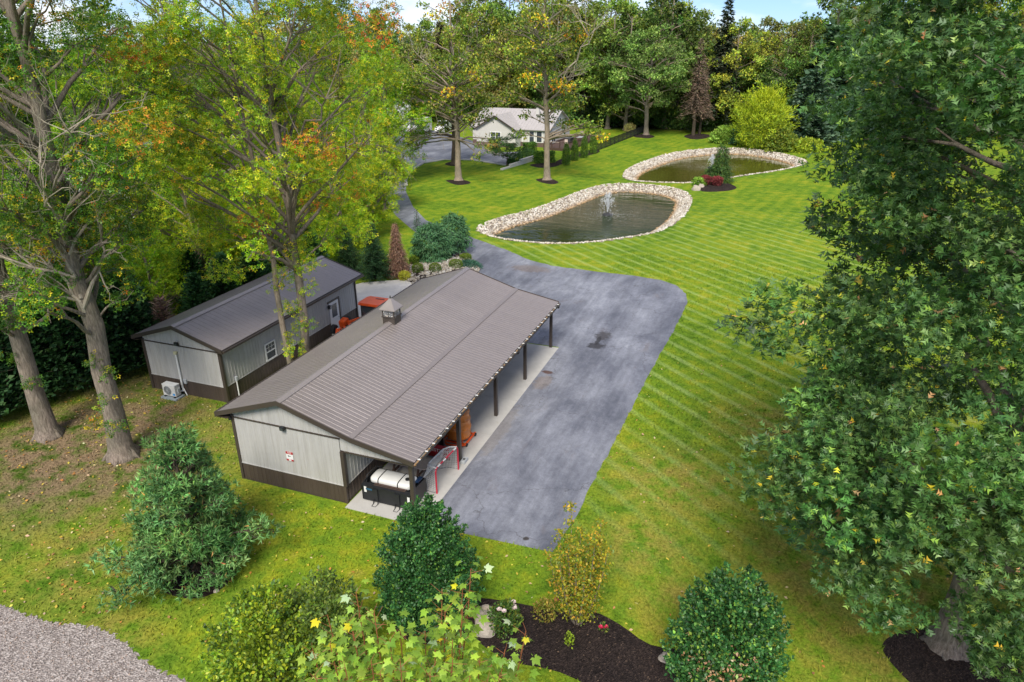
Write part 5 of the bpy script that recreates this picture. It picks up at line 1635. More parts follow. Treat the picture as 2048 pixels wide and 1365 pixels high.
# ------------------------------------------------------------------ fountains
def watersprite():
    m, n, l, b, out = mat_new('white_spray')
    b.inputs['Base Color'].default_value = (0.82, 0.85, 0.87, 1); b.inputs['Roughness'].default_value = 0.3
    tp = n.new('ShaderNodeBsdfTransparent'); ms = n.new('ShaderNodeMixShader'); ms.inputs[0].default_value = 0.6
    l.new(tp.outputs[0], ms.inputs[1]); l.new(b.outputs[0], ms.inputs[2]); l.new(ms.outputs[0], out.inputs['Surface'])
    return m
M['spray'] = watersprite()
def fountain(c, label, jets, h, spread, foam_r, seed):
    rg = np.random.default_rng(seed)
    t = thing('fountain', label, 'fountain', c)
    MB().lathe([(0.55, -0.05), (0.6, 0.05), (0.45, 0.12), (0.15, 0.15), (0.1, 0.3)], tuple(c), 16).build('float', M['dark'], t)
    for k in range(jets):
        a = 2*math.pi*k/jets + 0.2
        sp = spread*(1.0 if k % 2 else 0.45); hh = h*(0.72 if k % 2 else 1.0)
        pts, rad = [], []
        for u in np.linspace(0, 0.72, 12):
            r_ = sp*u; z = hh*4*u*(1-u)*(1.0) if True else 0
            pts.append((c[0]+math.cos(a)*r_, c[1]+math.sin(a)*r_, c[2]+0.25+z*(1 if u < 1 else 0)))
            rad.append(0.012+0.012*u)
        MB().tube(pts, rad, 5).build('jet', M['spray'], t)
    MB().tube([(c[0], c[1], c[2]+0.2), (c[0], c[1], c[2]+h*0.6), (c[0]+0.02, c[1], c[2]+h*1.12)], [0.035, 0.04, 0.015], 6).build('jet', M['spray'], t)
    n = 320
    a = rg.uniform(0, 2*np.pi, n); u = rg.uniform(0.05, 1, n); k = rg.integers(0, 2, n)
    sp = np.where(k, spread, spread*0.45)*rg.uniform(0.7, 1.1, n); hh = np.where(k, 0.72*h, h)*rg.uniform(0.8, 1.05, n)
    P_ = np.stack([c[0]+np.cos(a)*sp*u, c[1]+np.sin(a)*sp*u, c[2]+0.2+hh*4*u*(1-u)], 1)
    s = rg.uniform(0.012, 0.035, n)*1.3
    tet = np.array([(1,1,1),(1,-1,-1),(-1,1,-1),(-1,-1,1)])
    Vv = (P_[:, None, :]+tet[None]*s[:, None, None]).reshape(-1, 3) - np.array(c)
    ff = np.array([(0,1,2),(0,3,1),(0,2,3),(1,3,2)])
    L_ = (ff.ravel()[None]+np.arange(n)[:, None]*4).ravel()
    me = np_mesh('spray_drops', Vv, L_, np.arange(n*4)*3, np.full(n*4, 3), M['spray'])
    o = link(bpy.data.objects.new('spray_drops', me), t); o['kind'] = 'stuff'
    # foam where the drops fall
    n = 1100
    a = rg.uniform(0, 2*np.pi, n); r_ = np.abs(rg.normal(0, 1, n))*foam_r*0.40
    keep = r_ < foam_r; a, r_ = a[keep], r_[keep]; n = len(a)
    X = c[0]+np.cos(a)*r_; Y = c[1]+np.sin(a)*r_
    s = rg.uniform(0.015, 0.05, n)
    base = np.array([(-1,-0.6,0),(1,-0.6,0),(0,1.1,0)])
    ang = rg.uniform(0, 6.28, n)
    bx_ = base[None, :, 0]*np.cos(ang)[:, None]-base[None, :, 1]*np.sin(ang)[:, None]
    by_ = base[None, :, 0]*np.sin(ang)[:, None]+base[None, :, 1]*np.cos(ang)[:, None]
    Vv = np.stack([X[:, None]+bx_*s[:, None]-c[0], Y[:, None]+by_*s[:, None]-c[1], np.full_like(bx_, 0.012)+rg.uniform(0, 0.02, (n, 1))], 2).reshape(-1, 3)
    me = np_mesh('foam', Vv, np.arange(n*3), np.arange(n)*3, np.full(n, 3), M['spray'])
    o = link(bpy.data.objects.new('foam', me), t); o['kind'] = 'stuff'
    return t
fountain(FT1, 'white fountain jet in the middle of the nearer pond', 10, 2.2, 1.15, 6.5, 3)
fountain(FT2, 'white fountain jet in the farther pond behind the weeping tree', 8, 1.7, 0.8, 5.0, 4)
# ------------------------------------------------------------------ foliage
def _tpl(v, f):
    return np.array(v, float), np.array(f, int)
DIAMOND = _tpl([(0,0,0),(0.45,0.30,0.07),(1,0,0),(0.45,-0.30,0.07)], [(0,1,2),(0,2,3)])
NARROW = _tpl([(0,0,0),(0.4,0.11,0.03),(1,0,0),(0.4,-0.11,0.03)], [(0,1,2),(0,2,3)])
NARROW2 = _tpl([(0,0.13,0),(0,-0.13,0),(1,0,0.05)], [(0,1,2)])
BLADE = _tpl([(0,0.09,0),(0,-0.09,0),(1,0,0)], [(0,1,2)])
def _lobes(tips, c=(0.34, 0, 0), w=0.15, pet=True):
    V = [c]; F = []
    if pet:
        V += [(0, 0.02, 0), (0, -0.02, 0)]; F.append((1, 0, 2))
    for ang, r, up in tips:
        d = np.array([math.cos(ang), math.sin(ang)])
        p = np.array([-d[1], d[0]])
        m = np.array(c[:2])+d*r*0.45
        a, b_ = m+p*w*r*2.0, m-p*w*r*2.0
        t = np.array(c[:2])+d*r
        k = len(V)
        V += [(a[0], a[1], 0.03), (b_[0], b_[1], 0.03), (t[0], t[1], up)]
        F += [(0, k+1, k), (k+1, k+2, k)] if pet else [(k+1, k+2, k)]
    return _tpl(V, F)
STAR = _lobes([(0, 0.62, -0.05), (1.05, 0.52, -0.04), (-1.05, 0.52, -0.04), (2.1, 0.36, -0.02), (-2.1, 0.36, -0.02)], w=0.14, pet=False)
MAPLE = _lobes([(0, 0.66, -0.10), (0.95, 0.56, -0.08), (-0.95, 0.56, -0.08), (0.45, 0.46, -0.03), (-0.45, 0.46, -0.03), (1.9, 0.36, -0.05), (-1.9, 0.36, -0.05)], c=(0.36, 0, 0), w=0.135)
OAK = _tpl([(0,0.015,0),(0,-0.015,0.0),(1,0,-0.05),(0.5,-0.07,0.03),
            (0.12,0.0,0.01),(0.42,-0.02,0.01),(0.56,0.33,0.05),(0.12,0.0,0.01),(0.42,0.02,0.01),(0.50,-0.36,0.05),
            (0.42,-0.02,0.01),(0.72,-0.02,0.0),(0.84,0.34,0.03),(0.42,0.02,0.01),(0.72,0.02,0.0),(0.84,-0.34,0.03)],
           [(0,1,2),(4,5,6),(8,7,9),(10,11,12),(14,13,15)])
def leaf_arrays(P, A, N, S, tpl, cols):
    T, Fc = tpl
    A = unit(A)
    N = unit(N - A*np.sum(N*A, 1, keepdims=True))
    B_ = np.cross(N, A)
    S = S[:, None, None]
    V = P[:, None, :] + S*(T[None, :, 0:1]*A[:, None, :] + T[None, :, 1:2]*B_[:, None, :] + T[None, :, 2:3]*N[:, None, :])
    n, k = len(P), len(T)
    L = (Fc.ravel()[None, :] + (np.arange(n)*k)[:, None]).ravel()
    return V.reshape(-1, 3), L, np.repeat(cols, k, axis=0)
GAIN = {'leaf': 1.75, 'leaf_far': 2.3, 'needle': 1.6, 'glossy_leaf': 2.15}
def leaf_mesh(name, P, A, N, S, tpl, cols, mat):
    cols = np.clip(np.asarray(cols)*GAIN.get(mat.name, 1.0), 0, 0.75) if len(P) > 1 else cols
    V, L, Cc = leaf_arrays(P, A, N, S, tpl, cols)
    nf = len(L)//3
    return np_mesh(name, V, L, np.arange(nf)*3, np.full(nf, 3), mat, Cc)
def palette(n, cols, weights, rg, jit=0.16):
    c = np.array(cols)[rg.choice(len(cols), n, p=np.array(weights)/sum(weights))]
    return c*np.exp(rg.normal(0, jit, (n, 1)))*np.exp(rg.normal(0, jit*0.35, (n, 3)))
def ball(n, rg, power=0.5):
    return unit(rg.normal(size=(n, 3)))*(rg.random((n, 1))**power)
def bez(a, b, c, n):
    t = np.linspace(0, 1, n)[:, None]
    return (1-t)**2*a + 2*t*(1-t)*b + t*t*c
def tree_parts(rg, H, tr, base, profile, nb, twigs, lpt, ls, tpl, cols, wts, bough=1.3, flat=0.6, bmat=None, lean=(0, 0), hang=0.12, up=0.75,
               extra=(), accept=None, rmin=0.35, limb=0.35, splay=0.75, btint=0.18, bough_cols=None, trunk_top=0.93, gloss='leaf', nlimb=10**6, accent=None):
    """one broadleaf tree in local coordinates: trunk with limbs, and leaves spread through boughs"""
    bmat = bmat or M['bark']
    zs = np.array([p[0] for p in profile]); rs = np.array([p[1] for p in profile])
    tb = MB()
    nt = 12
    tz = np.linspace(0, H*trunk_top, nt)
    wob = np.cumsum(rg.normal(0, H*0.0045, (nt, 2)), 0); wob[0] = 0; wob[1] *= 0.3
    tp = np.stack([wob[:, 0]+lean[0]*tz/H, wob[:, 1]+lean[1]*tz/H, tz], 1)
    rad = tr*(1-tz/(H*1.02))**0.75
    pts = [(*tp[0][:2], -0.15)]
    rr = [tr*1.75]
    pts.append((tp[0][0], tp[0][1], 0.12)); rr.append(tr*1.5)
    pts.append((tp[0][0], tp[0][1], 0.5)); rr.append(tr*1.15)
    for i in range(1, nt):
        pts.append(tuple(tp[i])); rr.append(max(rad[i], 0.03))
    tb.tube(pts, rr, 11)
    # root flare
    for k in range(6):
        a = k*1.05+rg.uniform(-.3, .3)
        tb.tube([(math.cos(a)*tr*0.75, math.sin(a)*tr*0.75, 0.5), (math.cos(a)*tr*1.3, math.sin(a)*tr*1.3, 0.12), (math.cos(a)*tr*1.9, math.sin(a)*tr*1.9, -0.06)], [tr*0.33, tr*0.30, tr*0.12], 6)
    def trunk_at(z):
        return np.array([np.interp(z, tz, tp[:, 0]), np.interp(z, tz, tp[:, 1]), z])
    B_ = []
    for k in range(nb):
        z = np.interp(rg.random(), np.cumsum(np.r_[0, (rs[1:]+rs[:-1])*np.diff(zs)])/np.sum((rs[1:]+rs[:-1])*np.diff(zs)), zs)
        R_max = np.interp(z, zs, rs)
        a = k*2.39996+rg.uniform(-0.5, 0.5)
        f = math.sqrt(rg.uniform(rmin**2, 1))
        c = trunk_at(z); c = c + np.array([math.cos(a)*R_max*f, math.sin(a)*R_max*f, 0])
        q_ = bough*rg.uniform(0.75, 1.25)*(0.6+0.4*min(1, R_max/max(rs)))
        if accept is None or accept(c, q_):
            B_.append((c, q_))
    for e in extra:
        B_.append((np.array(e[:3], float), e[3] if len(e) > 3 else bough))
    Ps, As, Ns, Ss, Cs = [], [], [], [], []
    for bi, (c, br) in enumerate(B_):
        horiz = math.hypot(c[0]-trunk_at(c[2])[0], c[1]-trunk_at(c[2])[1])
        za = max(base*0.8, min(c[2]-horiz*limb-0.3, H*trunk_top*0.97))
        a0 = trunk_at(za)
        if bi < nlimb:
            mid = a0*0.5+c*0.5 + np.array([rg.normal(0, .25), rg.normal(0, .25), horiz*0.10])
            path = bez(a0, mid, c, 7)
            path[1:-1] += rg.normal(0, 0.05*br, (5, 3))
            r0 = min(np.interp(za, tz, rad)*0.6, 0.035+0.02*np.linalg.norm(c-a0))
            tb.tube([tuple(p) for p in path], list(np.linspace(r0, 0.02, 7)), 6, False)
            for q in range(5):
                s = path[rg.integers(3, 7)]
                e = c + ball(1, rg)[0]*br*np.array([1, 1, flat])
                m2 = (s+e)/2+rg.normal(0, 0.12, 3)
                tb.tube([tuple(s), tuple(m2), tuple(e)], [r0*0.35, r0*0.25, 0.008], 4, False)
        n = int(twigs*(br/bough)**2)
        off = ball(n, rg, 0.45)*np.array([br, br, br*flat])
        tip = c + off
        outw = c - trunk_at(c[2]); outw = outw/max(np.linalg.norm(outw), 1e-3)
        d = unit(off/br + outw*0.35 + np.array([0, 0, 0.25]) + rg.normal(0, 0.35, (n, 3)))
        m_ = n*lpt
        T = np.repeat(tip, lpt, 0); D = np.repeat(d, lpt, 0)
        A_ = unit(D*0.45 + rg.normal(0, splay, (m_, 3)) - np.array([0, 0, hang]))
        N_ = np.array([0, 0, up]) + rg.normal(0, 0.42, (m_, 3)) + D*0.25
        Ps.append(T + A_*ls*0.1); As.append(A_); Ns.append(N_)
        Ss.append(ls*rg.uniform(0.7, 1.25, m_))
        tint = np.exp(rg.normal(0, btint))*np.exp(rg.normal(0, btint*0.3, 3))
        if accent is not None and (rg.random() < accent[0] or (bi >= len(B_)-len(extra) and len(extra[bi-(len(B_)-len(extra))]) > 4)):
            cc = np.where(rg.random((m_, 1)) < 0.68, palette(m_, accent[1], [1]*len(accent[1]), rg), palette(m_, cols, wts, rg))
        else:
            cc = palette(m_, cols, wts, rg)
        Cs.append(cc*tint)
    cat = np.concatenate
    return tb, (cat(Ps), cat(As), cat(Ns), cat(Ss), tpl, np.clip(cat(Cs), 0.002, 0.8))
def place_tree(name, label, cat, loc, parts, leafm='leaf', bark='bark', group=None, crown_name='crown', color=None):
    t = thing(name, label, cat, loc, group)
    tb, lv = parts
    tb.build('trunk', M[bark], t, world=False, smooth=True)
    if lv is not None:
        me = leaf_mesh(crown_name, *lv, M[leafm])
        o = link(bpy.data.objects.new(crown_name, me), t)
        if color: o.color = (*color, 1)
    return t
def dead_branches(t, specs, rg, mat='deadwood', name='dead_branch'):
    """bare bleached branches: start, end (local), radius, each forking into twigs"""
    for s, e, r in specs:
        s, e = np.array(s, float), np.array(e, float)
        r = r*0.66
        L = np.linalg.norm(e-s)
        mb = MB()
        mid = (s+e)/2 + rg.normal(0, L*0.10, 3) + np.array([0, 0, L*0.08])
        P_ = bez(s, mid, e, 9); P_[1:-1] += rg.normal(0, L*0.018, (7, 3))
        mb.tube([tuple(p) for p in P_], list(np.linspace(r, r*0.25, 9)), 6, False)
        d0 = (e-s)/L
        def fork(p, d, ln, rr, lev):
            d = unit(d+rg.normal(0, 0.42, 3)+np.array([0, 0, 0.18]))
            q = p+d*ln
            m = (p+q)/2+rg.normal(0, ln*0.10, 3)
            mb.tube([tuple(p), tuple(m), tuple(q)], [rr, rr*0.75, rr*0.4], 5 if lev < 1 else 4, False)
            if lev < 2:
                for _ in range(rg.integers(2, 4)):
                    fork(p+(q-p)*rg.uniform(0.4, 1.0), d, ln*rg.uniform(0.45, 0.7), rr*0.5, lev+1)
        for k in range(10):
            i = rg.integers(2, 9)
            fork(P_[i], d0*0.6+rg.normal(0, 0.5, 3), L*rg.uniform(0.2, 0.42), r*0.38, 0)
        mb.build(name, M[mat], t, world=False)
def lumpy(rg, k=7, amp=0.14):
    fr = rg.integers(1, 5, (k, 2)); ph = rg.uniform(0, 6.28, (k, 2)); am = rg.uniform(0.3, 1, k); am = am/am.sum()
    def f(a, z):
        s = 0
        for i in range(k):
            s = s + am[i]*np.sin(fr[i, 0]*a+ph[i, 0])*np.cos(fr[i, 1]*z*2.2+ph[i, 1])
        return 1+amp*2.2*s
    return f
def shrub_leaves(profile, n, ls, tpl, cols, wts, rg, amp=0.14, depth=0.3, out=0.7, up=0.5, hang=0.0, box=None, splay=0.6, zscale=1.0, tipc=None):
    """dense foliage on the outside of a bush of revolution (or of a clipped box)"""
    zs = np.array([p[0] for p in profile]); rs = np.array([p[1] for p in profile])
    seg = np.hypot(np.diff(zs), np.diff(rs))*(rs[1:]+rs[:-1])/2+1e-4
    cum = np.r_[0, np.cumsum(seg)]/seg.sum()
    u = rg.random(n)
    z = np.interp(u, cum, zs); r = np.interp(u, cum, rs)
    a = rg.uniform(0, 2*np.pi, n)
    f = lumpy(rg, amp=amp)(a, z*zscale)
    k = 1-depth*rg.random(n)**1.6
    rr = r*f*k + rg.normal(0, ls*0.25, n)
    dzdr = np.interp(z, (zs[1:]+zs[:-1])/2, -np.diff(rs)/np.maximum(np.diff(zs), 1e-3))
    Nn = unit(np.stack([np.cos(a), np.sin(a), np.clip(dzdr, -2, 3)], 1))
    zc = (zs[0]+zs[-1])/2
    P_ = np.stack([rr*np.cos(a), rr*np.sin(a), zs[0]+(z-zs[0])*(1-0.15*(1-k))], 1) + rg.normal(0, ls*0.3, (n, 3))
    A_ = unit(Nn*out + rg.normal(0, splay, (n, 3)) + np.array([0, 0, up-hang]))
    N_ = Nn*0.8 + np.array([0, 0, 0.6]) + rg.normal(0, 0.5, (n, 3))
    c = palette(n, cols, wts, rg)
    blot = np.exp(0.25*np.sin(a*3+z*2.3)*np.cos(z*1.7-a*2))
    c = c*blot[:, None]
    if tipc is not None:
        w = (np.clip((z-zs[0])/(zs[-1]-zs[0]), 0, 1)**2)[:, None]*0.6
        c = c*(1-w)+np.array(tipc)*w
    return P_, A_, N_, ls*rg.uniform(0.65, 1.3, n), tpl, np.clip(c, 0.002, 0.8)
def tuft_leaves(profile, nt, per, r, ls, cols, wts, rg):
    zs = np.array([p[0] for p in profile]); rs = np.array([p[1] for p in profile])
    z = zs[0]+(zs[-1]-zs[0])*rg.random(nt)**0.8; a = rg.uniform(0, 6.283, nt)
    q = np.interp(z, zs, rs)*rg.uniform(0.85, 1.12, nt)
    c = np.stack([q*np.cos(a), q*np.sin(a), z], 1)
    d = unit(np.stack([np.cos(a)*0.7, np.sin(a)*0.7, 0.4+0.5*(z-zs[0])/(zs[-1]-zs[0])], 1))
    t = rg.random((nt, per, 1))
    P_ = (c[:, None]+d[:, None]*(t*r*1.6)+rg.normal(0, 1, (nt, per, 3))*r*0.42*(1.1-t)).reshape(-1, 3)
    m = len(P_); D = np.repeat(d, per, 0)
    cc = palette(m, cols, wts, rg)*np.repeat(np.exp(rg.normal(0, .22, (nt, 1))), per, 0)
    return P_, unit(D*0.6+rg.normal(0, .6, (m, 3))), D*0.5+np.array([0, 0, .7])+rg.normal(0, .5, (m, 3)), ls*rg.uniform(.65, 1.25, m), np.clip(cc, .002, .8)
def shrub(name, label, cat, loc, profile, n, ls, tpl, cols, wts, seed, leafm='leaf', group=None, stems=5, sr=0.03, bark='barkdark', stem_to=0.6, tufts=None, **kw):
    rg = np.random.default_rng(seed)
    t = thing(name, label, cat, loc, group)
    lv = shrub_leaves(profile, n, ls, tpl, cols, wts, rg, **kw)
    if tufts:
        tl = tuft_leaves(profile, *tufts, ls, cols, wts, rg)
        lv = tuple(np.concatenate([lv[i], tl[i]]) for i in range(4)) + (tpl, np.concatenate([lv[5], tl[4]]))
    o = link(bpy.data.objects.new('foliage', leaf_mesh('foliage', *lv, M[leafm])), t)
    H = profile[-1][0]; R0 = max(p[1] for p in profile)
    mb = MB()
    for k in range(stems):
        a = k*2.4; r = R0*0.5
        mb.tube([(0.06*math.cos(a), 0.06*math.sin(a), -0.05), (r*0.4*math.cos(a), r*0.4*math.sin(a), H*stem_to*0.5), (r*math.cos(a), r*math.sin(a), H*stem_to)], [sr, sr*0.7, sr*0.3], 5)
    mb.build('stem', M[bark], t, world=False)
    return t
def conifer_parts(rg, H, R, nlev, per, ls, cols, wts, tpl=NARROW, droop=0.25, dens=9, bare=0.04, taper=1.0, rise=0.0, tr=None, up=0.6, side=0.8, fill=1, upd=0.15):
    tb = MB()
    tr = tr or H*0.016
    tb.tube([(0, 0, -0.1), (0, 0, H*0.5), (0, 0, H*0.99)], [tr*1.3, tr*0.75, 0.01], 7)
    Ps, As, Ns, Ss = [], [], [], []
    for i in range(nlev):
        f = (i+0.5)/nlev
        z = H*(bare+(1-bare)*f)
        L = R*(1-f)**taper*rg.uniform(0.85, 1.12)+0.05
        m = max(3, int(per*(0.45+0.55*(1-f))))
        for k in range(m):
            a = k*2*math.pi/m+i*1.3+rg.uniform(-.3, .3)
            l_ = L*rg.uniform(0.75, 1.1)
            nn = max(3, int(dens*l_/R)+2)
            s = np.linspace(0.15, 1, nn)
            zz = z + l_*(rise*s - droop*s*s)
            x, y = np.cos(a)*l_*s, np.sin(a)*l_*s
            tb.tube([(0, 0, z), (x[nn//2], y[nn//2], zz[nn//2]), (x[-1], y[-1], zz[-1])], [tr*0.3, tr*0.2, 0.006], 4, False) if l_ > 0.8 else None
            d = unit(np.array([math.cos(a), math.sin(a), rise-droop]))
            sdv = np.array([-math.sin(a), math.cos(a), 0])
            for sg_ in (-1, 0, 1):
                for _ in range(fill):
                    j = rg.normal(0, 0.25, (nn, 3))
                    Ps.append(np.stack([x, y, zz], 1)+rg.normal(0, ls*0.25, (nn, 3)))
                    As.append(unit(d*0.8+sdv*sg_*side+j+np.array([0, 0, upd])))
                    Ns.append(np.tile([0, 0, up], (nn, 1))+rg.normal(0, 0.35, (nn, 3)))
                    Ss.append(ls*rg.uniform(0.7, 1.25, nn)*(1.05-0.3*s))
    P_ = np.concatenate(Ps); n = len(P_)
    c = palette(n, cols, wts, rg)
    return tb, (P_, np.concatenate(As), np.concatenate(Ns), np.concatenate(Ss), tpl, np.clip(c, 0.002, 0.8))

G_DARK = (0.022, 0.055, 0.014); G_MID = (0.045, 0.10, 0.016); G_LITE = (0.085, 0.155, 0.018); G_YEL = (0.17, 0.21, 0.012); G_OLIVE = (0.10, 0.11, 0.022)
YEL = (0.42, 0.30, 0.015); ORG = (0.50, 0.15, 0.015); RED = (0.42, 0.075, 0.025); BRN = (0.26, 0.14, 0.06)

# ---- the great oak at right
def loc_of(base, px, py, dep):
    return far(px, py, dep) - np.array(base)
ob = at(1893, 1292)
rgo = np.random.default_rng(101)
ex = []
for px, py, dep, r in [(1500,645,19.5,.8),(1560,600,20,.9),(1600,665,19,1.0),(1660,610,20,1.1),(1540,690,19,.6),
                       (1530,960,18,.9),(1570,900,18.5,1.0),(1640,880,18,1.1),(1560,1000,17.5,.7),(1620,960,17.5,1.0),
                       (1690,1160,17,.8),(1740,1130,16.5,1.0),(1790,1200,17,.8),(1760,1240,17.5,.5),(1850,1010,14.5,1.1),(1900,930,14,1.2),(1800,1060,15,1.0),(1960,1050,14.5,1.1),
                       (2020,1180,15,1.1),(1980,1250,16,.9),(2040,1290,15,1.0),(1830,1240,16,.45),(1980,1300,15.5,.6),(1940,1240,15,.5),(2030,1350,14.5,.7),(1990,1120,14.5,1.0),(1700,470,20,1.0),(1680,330,21,1.1),(1720,230,21,1.2),(1690,120,22,1.0),(1740,20,22,1.2),
                       (1650,210,23,.7),(1660,420,21,.7),(1640,450,22,.6),(1720,560,20,1.1),(1690,650,19.5,1.0),(1780,300,19,1.3),(1860,150,20,1.4),(1930,260,18,1.4),(1990,90,20,1.4),(2030,380,17,1.3),
                       (1850,420,17.5,1.2),(1760,700,18,1.2),(1700,760,18.5,1.1),(1660,740,19,.9),(1640,800,18.5,.9),(1900,620,15.5,1.3),(1980,700,15,1.3),(1830,800,16,1.2),(2040,560,15.5,1.3),(2030,860,14.5,1.2)]:
    p = loc_of(ob, px, py, dep)
    if p[2] > 1.2: ex.append((*p, r))
def keep_within(base, xs, lim, side, hole=None):
    def f(c, r):
        w = np.array(base)+c-CAM_LOC
        d_ = w@CAM_R[2]
        if d_ < 1: return True
        x = 1024+FPX*(w@CAM_R[0])/d_; y = 682.5-FPX*(w@CAM_R[1])/d_
        b_ = np.interp(y, xs, lim)
        if hole and hole[0] < x < hole[2] and hole[1] < y < hole[3]: return False
        return x-r*0.8*FPX/d_ > b_ if side > 0 else x+r*0.8*FPX/d_ < b_
    return f
oak = tree_parts(rgo, 24, 0.42, 4.0, [(2.5,4.2),(5,6.2),(9,6.6),(13,6.0),(17,5.4),(21,4.0),(24,1.5)], 270, 100, 9, 0.20, OAK,
                 [(0.026,0.060,0.015),(0.040,0.082,0.020),(0.062,0.112,0.027),(0.13,0.19,0.03),(0.36,0.25,0.02),(0.32,0.16,0.07)], [36,38,20,3.6,0.8,0.5], bough=1.25, flat=0.55, hang=0.02, splay=0.72, rmin=0.66, limb=0.25, extra=ex, nlimb=60, accept=keep_within(ob, [0,150,300,400,520,700,860,1050,1100,1200,1290,1365], [1700,1660,1700,1680,1700,1640,1570,1570,1650,1690,1790,1900], 1, (1810, 1170, 1965, 1400)), lean=(0.3, 0.2))
oak_t = place_tree('oak_tree', 'huge dark green oak filling the right side with its trunk in a mulch ring', 'tree', ob, (oak[0], None), 'leaf_gloss', 'bark')
lv = list(oak[1])
wp = lv[0]+np.array(ob)
# the side away from the house is built of fewer, larger leaves
bk = ((wp-CAM_LOC)@CAM_R[2]) > float((ob+np.array([0, 0, 10])-CAM_LOC)@CAM_R[2])+0.5
kp_ = ~bk | (np.arange(len(bk)) % 3 == 0)
lv[3] = np.where(bk, lv[3]*1.6, lv[3])
lv = [a_[kp_] if isinstance(a_, np.ndarray) and len(a_) == len(kp_) else a_ for a_ in lv]
wp = lv[0]+np.array(ob)
dep = (wp-CAM_LOC)@CAM_R[2]
u_ = (wp-CAM_LOC)@CAM_R[0]/dep; v_ = (wp-CAM_LOC)@CAM_R[1]/dep
inview = (np.abs(u_) < 0.70) & (np.abs(v_) < 0.47)
sel = np.argsort(np.where(inview, dep, 1e9))[:260]
mask = np.ones(len(wp), bool); mask[sel] = False
me = leaf_mesh('crown', lv[0][mask], lv[1][mask], lv[2][mask], lv[3][mask], OAK, lv[5][mask], M['leaf_gloss'])
link(bpy.data.objects.new('crown', me), oak_t)
def single_leaves(t, lv, idx, tpl, mat):
    g_ = GAIN[mat.name]
    proto = leaf_mesh('leaf', np.zeros((1, 3)), np.array([[1., 0, 0]]), np.array([[0, 0, 1.]]), np.ones(1), tpl, np.ones((1, 3)), mat)
    A_ = unit(lv[1]); N_ = unit(lv[2]-A_*np.sum(lv[2]*A_, 1, keepdims=True)); B_ = np.cross(N_, A_)
    for i in idx:
        o = bpy.data.objects.new('leaf', proto)
        s = float(lv[3][i])
        m = Matrix(((A_[i][0]*s, B_[i][0]*s, N_[i][0]*s, lv[0][i][0]), (A_[i][1]*s, B_[i][1]*s, N_[i][1]*s, lv[0][i][1]), (A_[i][2]*s, B_[i][2]*s, N_[i][2]*s, lv[0][i][2]), (0, 0, 0, 1)))
        o.matrix_basis = m
        o.color = (*[min(0.75, float(x)*g_) for x in lv[5][i]], 1)
        link(o, t)
single_leaves(oak_t, lv, sel, OAK, M['leaf_gloss'])

# ---- left: two big sweetgums on the thin grass
gum_cols = [(0.026,0.070,0.009),(0.050,0.120,0.010),(0.10,0.175,0.010),(0.24,0.24,0.010),YEL,ORG]
t1 = at(98, 872); t2 = at(246, 912)
rg1 = np.random.default_rng(31)
p1 = tree_parts(rg1, 25, 0.42, 6.5, [(6.5,2.5),(9,4.5),(13,5.2),(18,4.6),(22,3.2),(25,1)], 70, 80, 5, 0.24, STAR, gum_cols, [44,36,13,4,2,0.8], bough=1.25, flat=0.75, hang=0.3, splay=0.8, limb=0.7, nlimb=48, lean=(-0.8, 0.3),
                extra=[(0.5,-0.4,3.2,.5),(-0.3,-.5,4.2,.5)], accent=(0.06, [YEL, G_YEL, ORG]))
g1 = place_tree('sweetgum_tree', 'tall sweetgum with leaning grey trunk nearest the left edge', 'tree', t1, p1)
dead_branches(g1, [((0,0,9),(2.4,-2.6,12.5),0.10), ((0,0,11),(-1.5,-2.8,14.2),0.09), ((0,0,7.5),(1.9,-3.0,9.0),0.10), ((0.3,0,8),(3.0,-1.6,10.2),0.08)]+[((0,0,z0_), tuple(far(px_, py_, dp_)-np.array(t1)), r_) for z0_, px_, py_, dp_, r_ in ((9,40,130,30,.13),(8,15,250,29.5,.12),(7,90,420,29,.11))], rg1)
rg2 = np.random.default_rng(32)
p2 = tree_parts(rg2, 25, 0.46, 7.0, [(7,2.0),(9,3.6),(13,4.8),(18,4.8),(22,3.4),(25,1)], 70, 80, 5, 0.24, STAR, gum_cols, [24,34,22,10,4,1.6], bough=1.25, flat=0.75, hang=0.3, splay=0.8, limb=0.7, nlimb=50, lean=(-1.0, 1.2),
                extra=[(0.6,-0.5,1.9,.55),(-1.2,-0.3,1.6,.5),(0.4,-.5,3.1,.45),(0.5,0,4.2,.5),(0.3,-.3,5.0,.4)], accent=(0.14, [YEL, G_YEL, ORG, G_YEL]))
g2 = place_tree('sweetgum_tree', 'tall sweetgum with leafy shoots low on its thick grey trunk left of the garage', 'tree', t2, p2)
dead_branches(g2, [((0,0,8.5),(-2.6,-3.2,10.5),0.10), ((0,0,10),(2.8,-2.2,13.6),0.10), ((0,0,12),(3.6,-0.5,15.0),0.09), ((-.3,0,7.5),(-1.0,-3.4,8.6),0.09), ((0,0,14),(2.0,-3.0,16.2),0.08)]+[((0,0,z0_), tuple(far(px_, py_, dp_)-np.array(t2)), r_) for z0_, px_, py_, dp_, r_ in ((7.2,205,455,28.5,.15),(7.0,60,505,28,.13),(7.6,130,370,28.5,.12),(8.5,25,340,28,.12),(10.5,330,215,30,.11),(12,250,110,30,.10),(9.5,290,300,29.5,.10))], rg2)

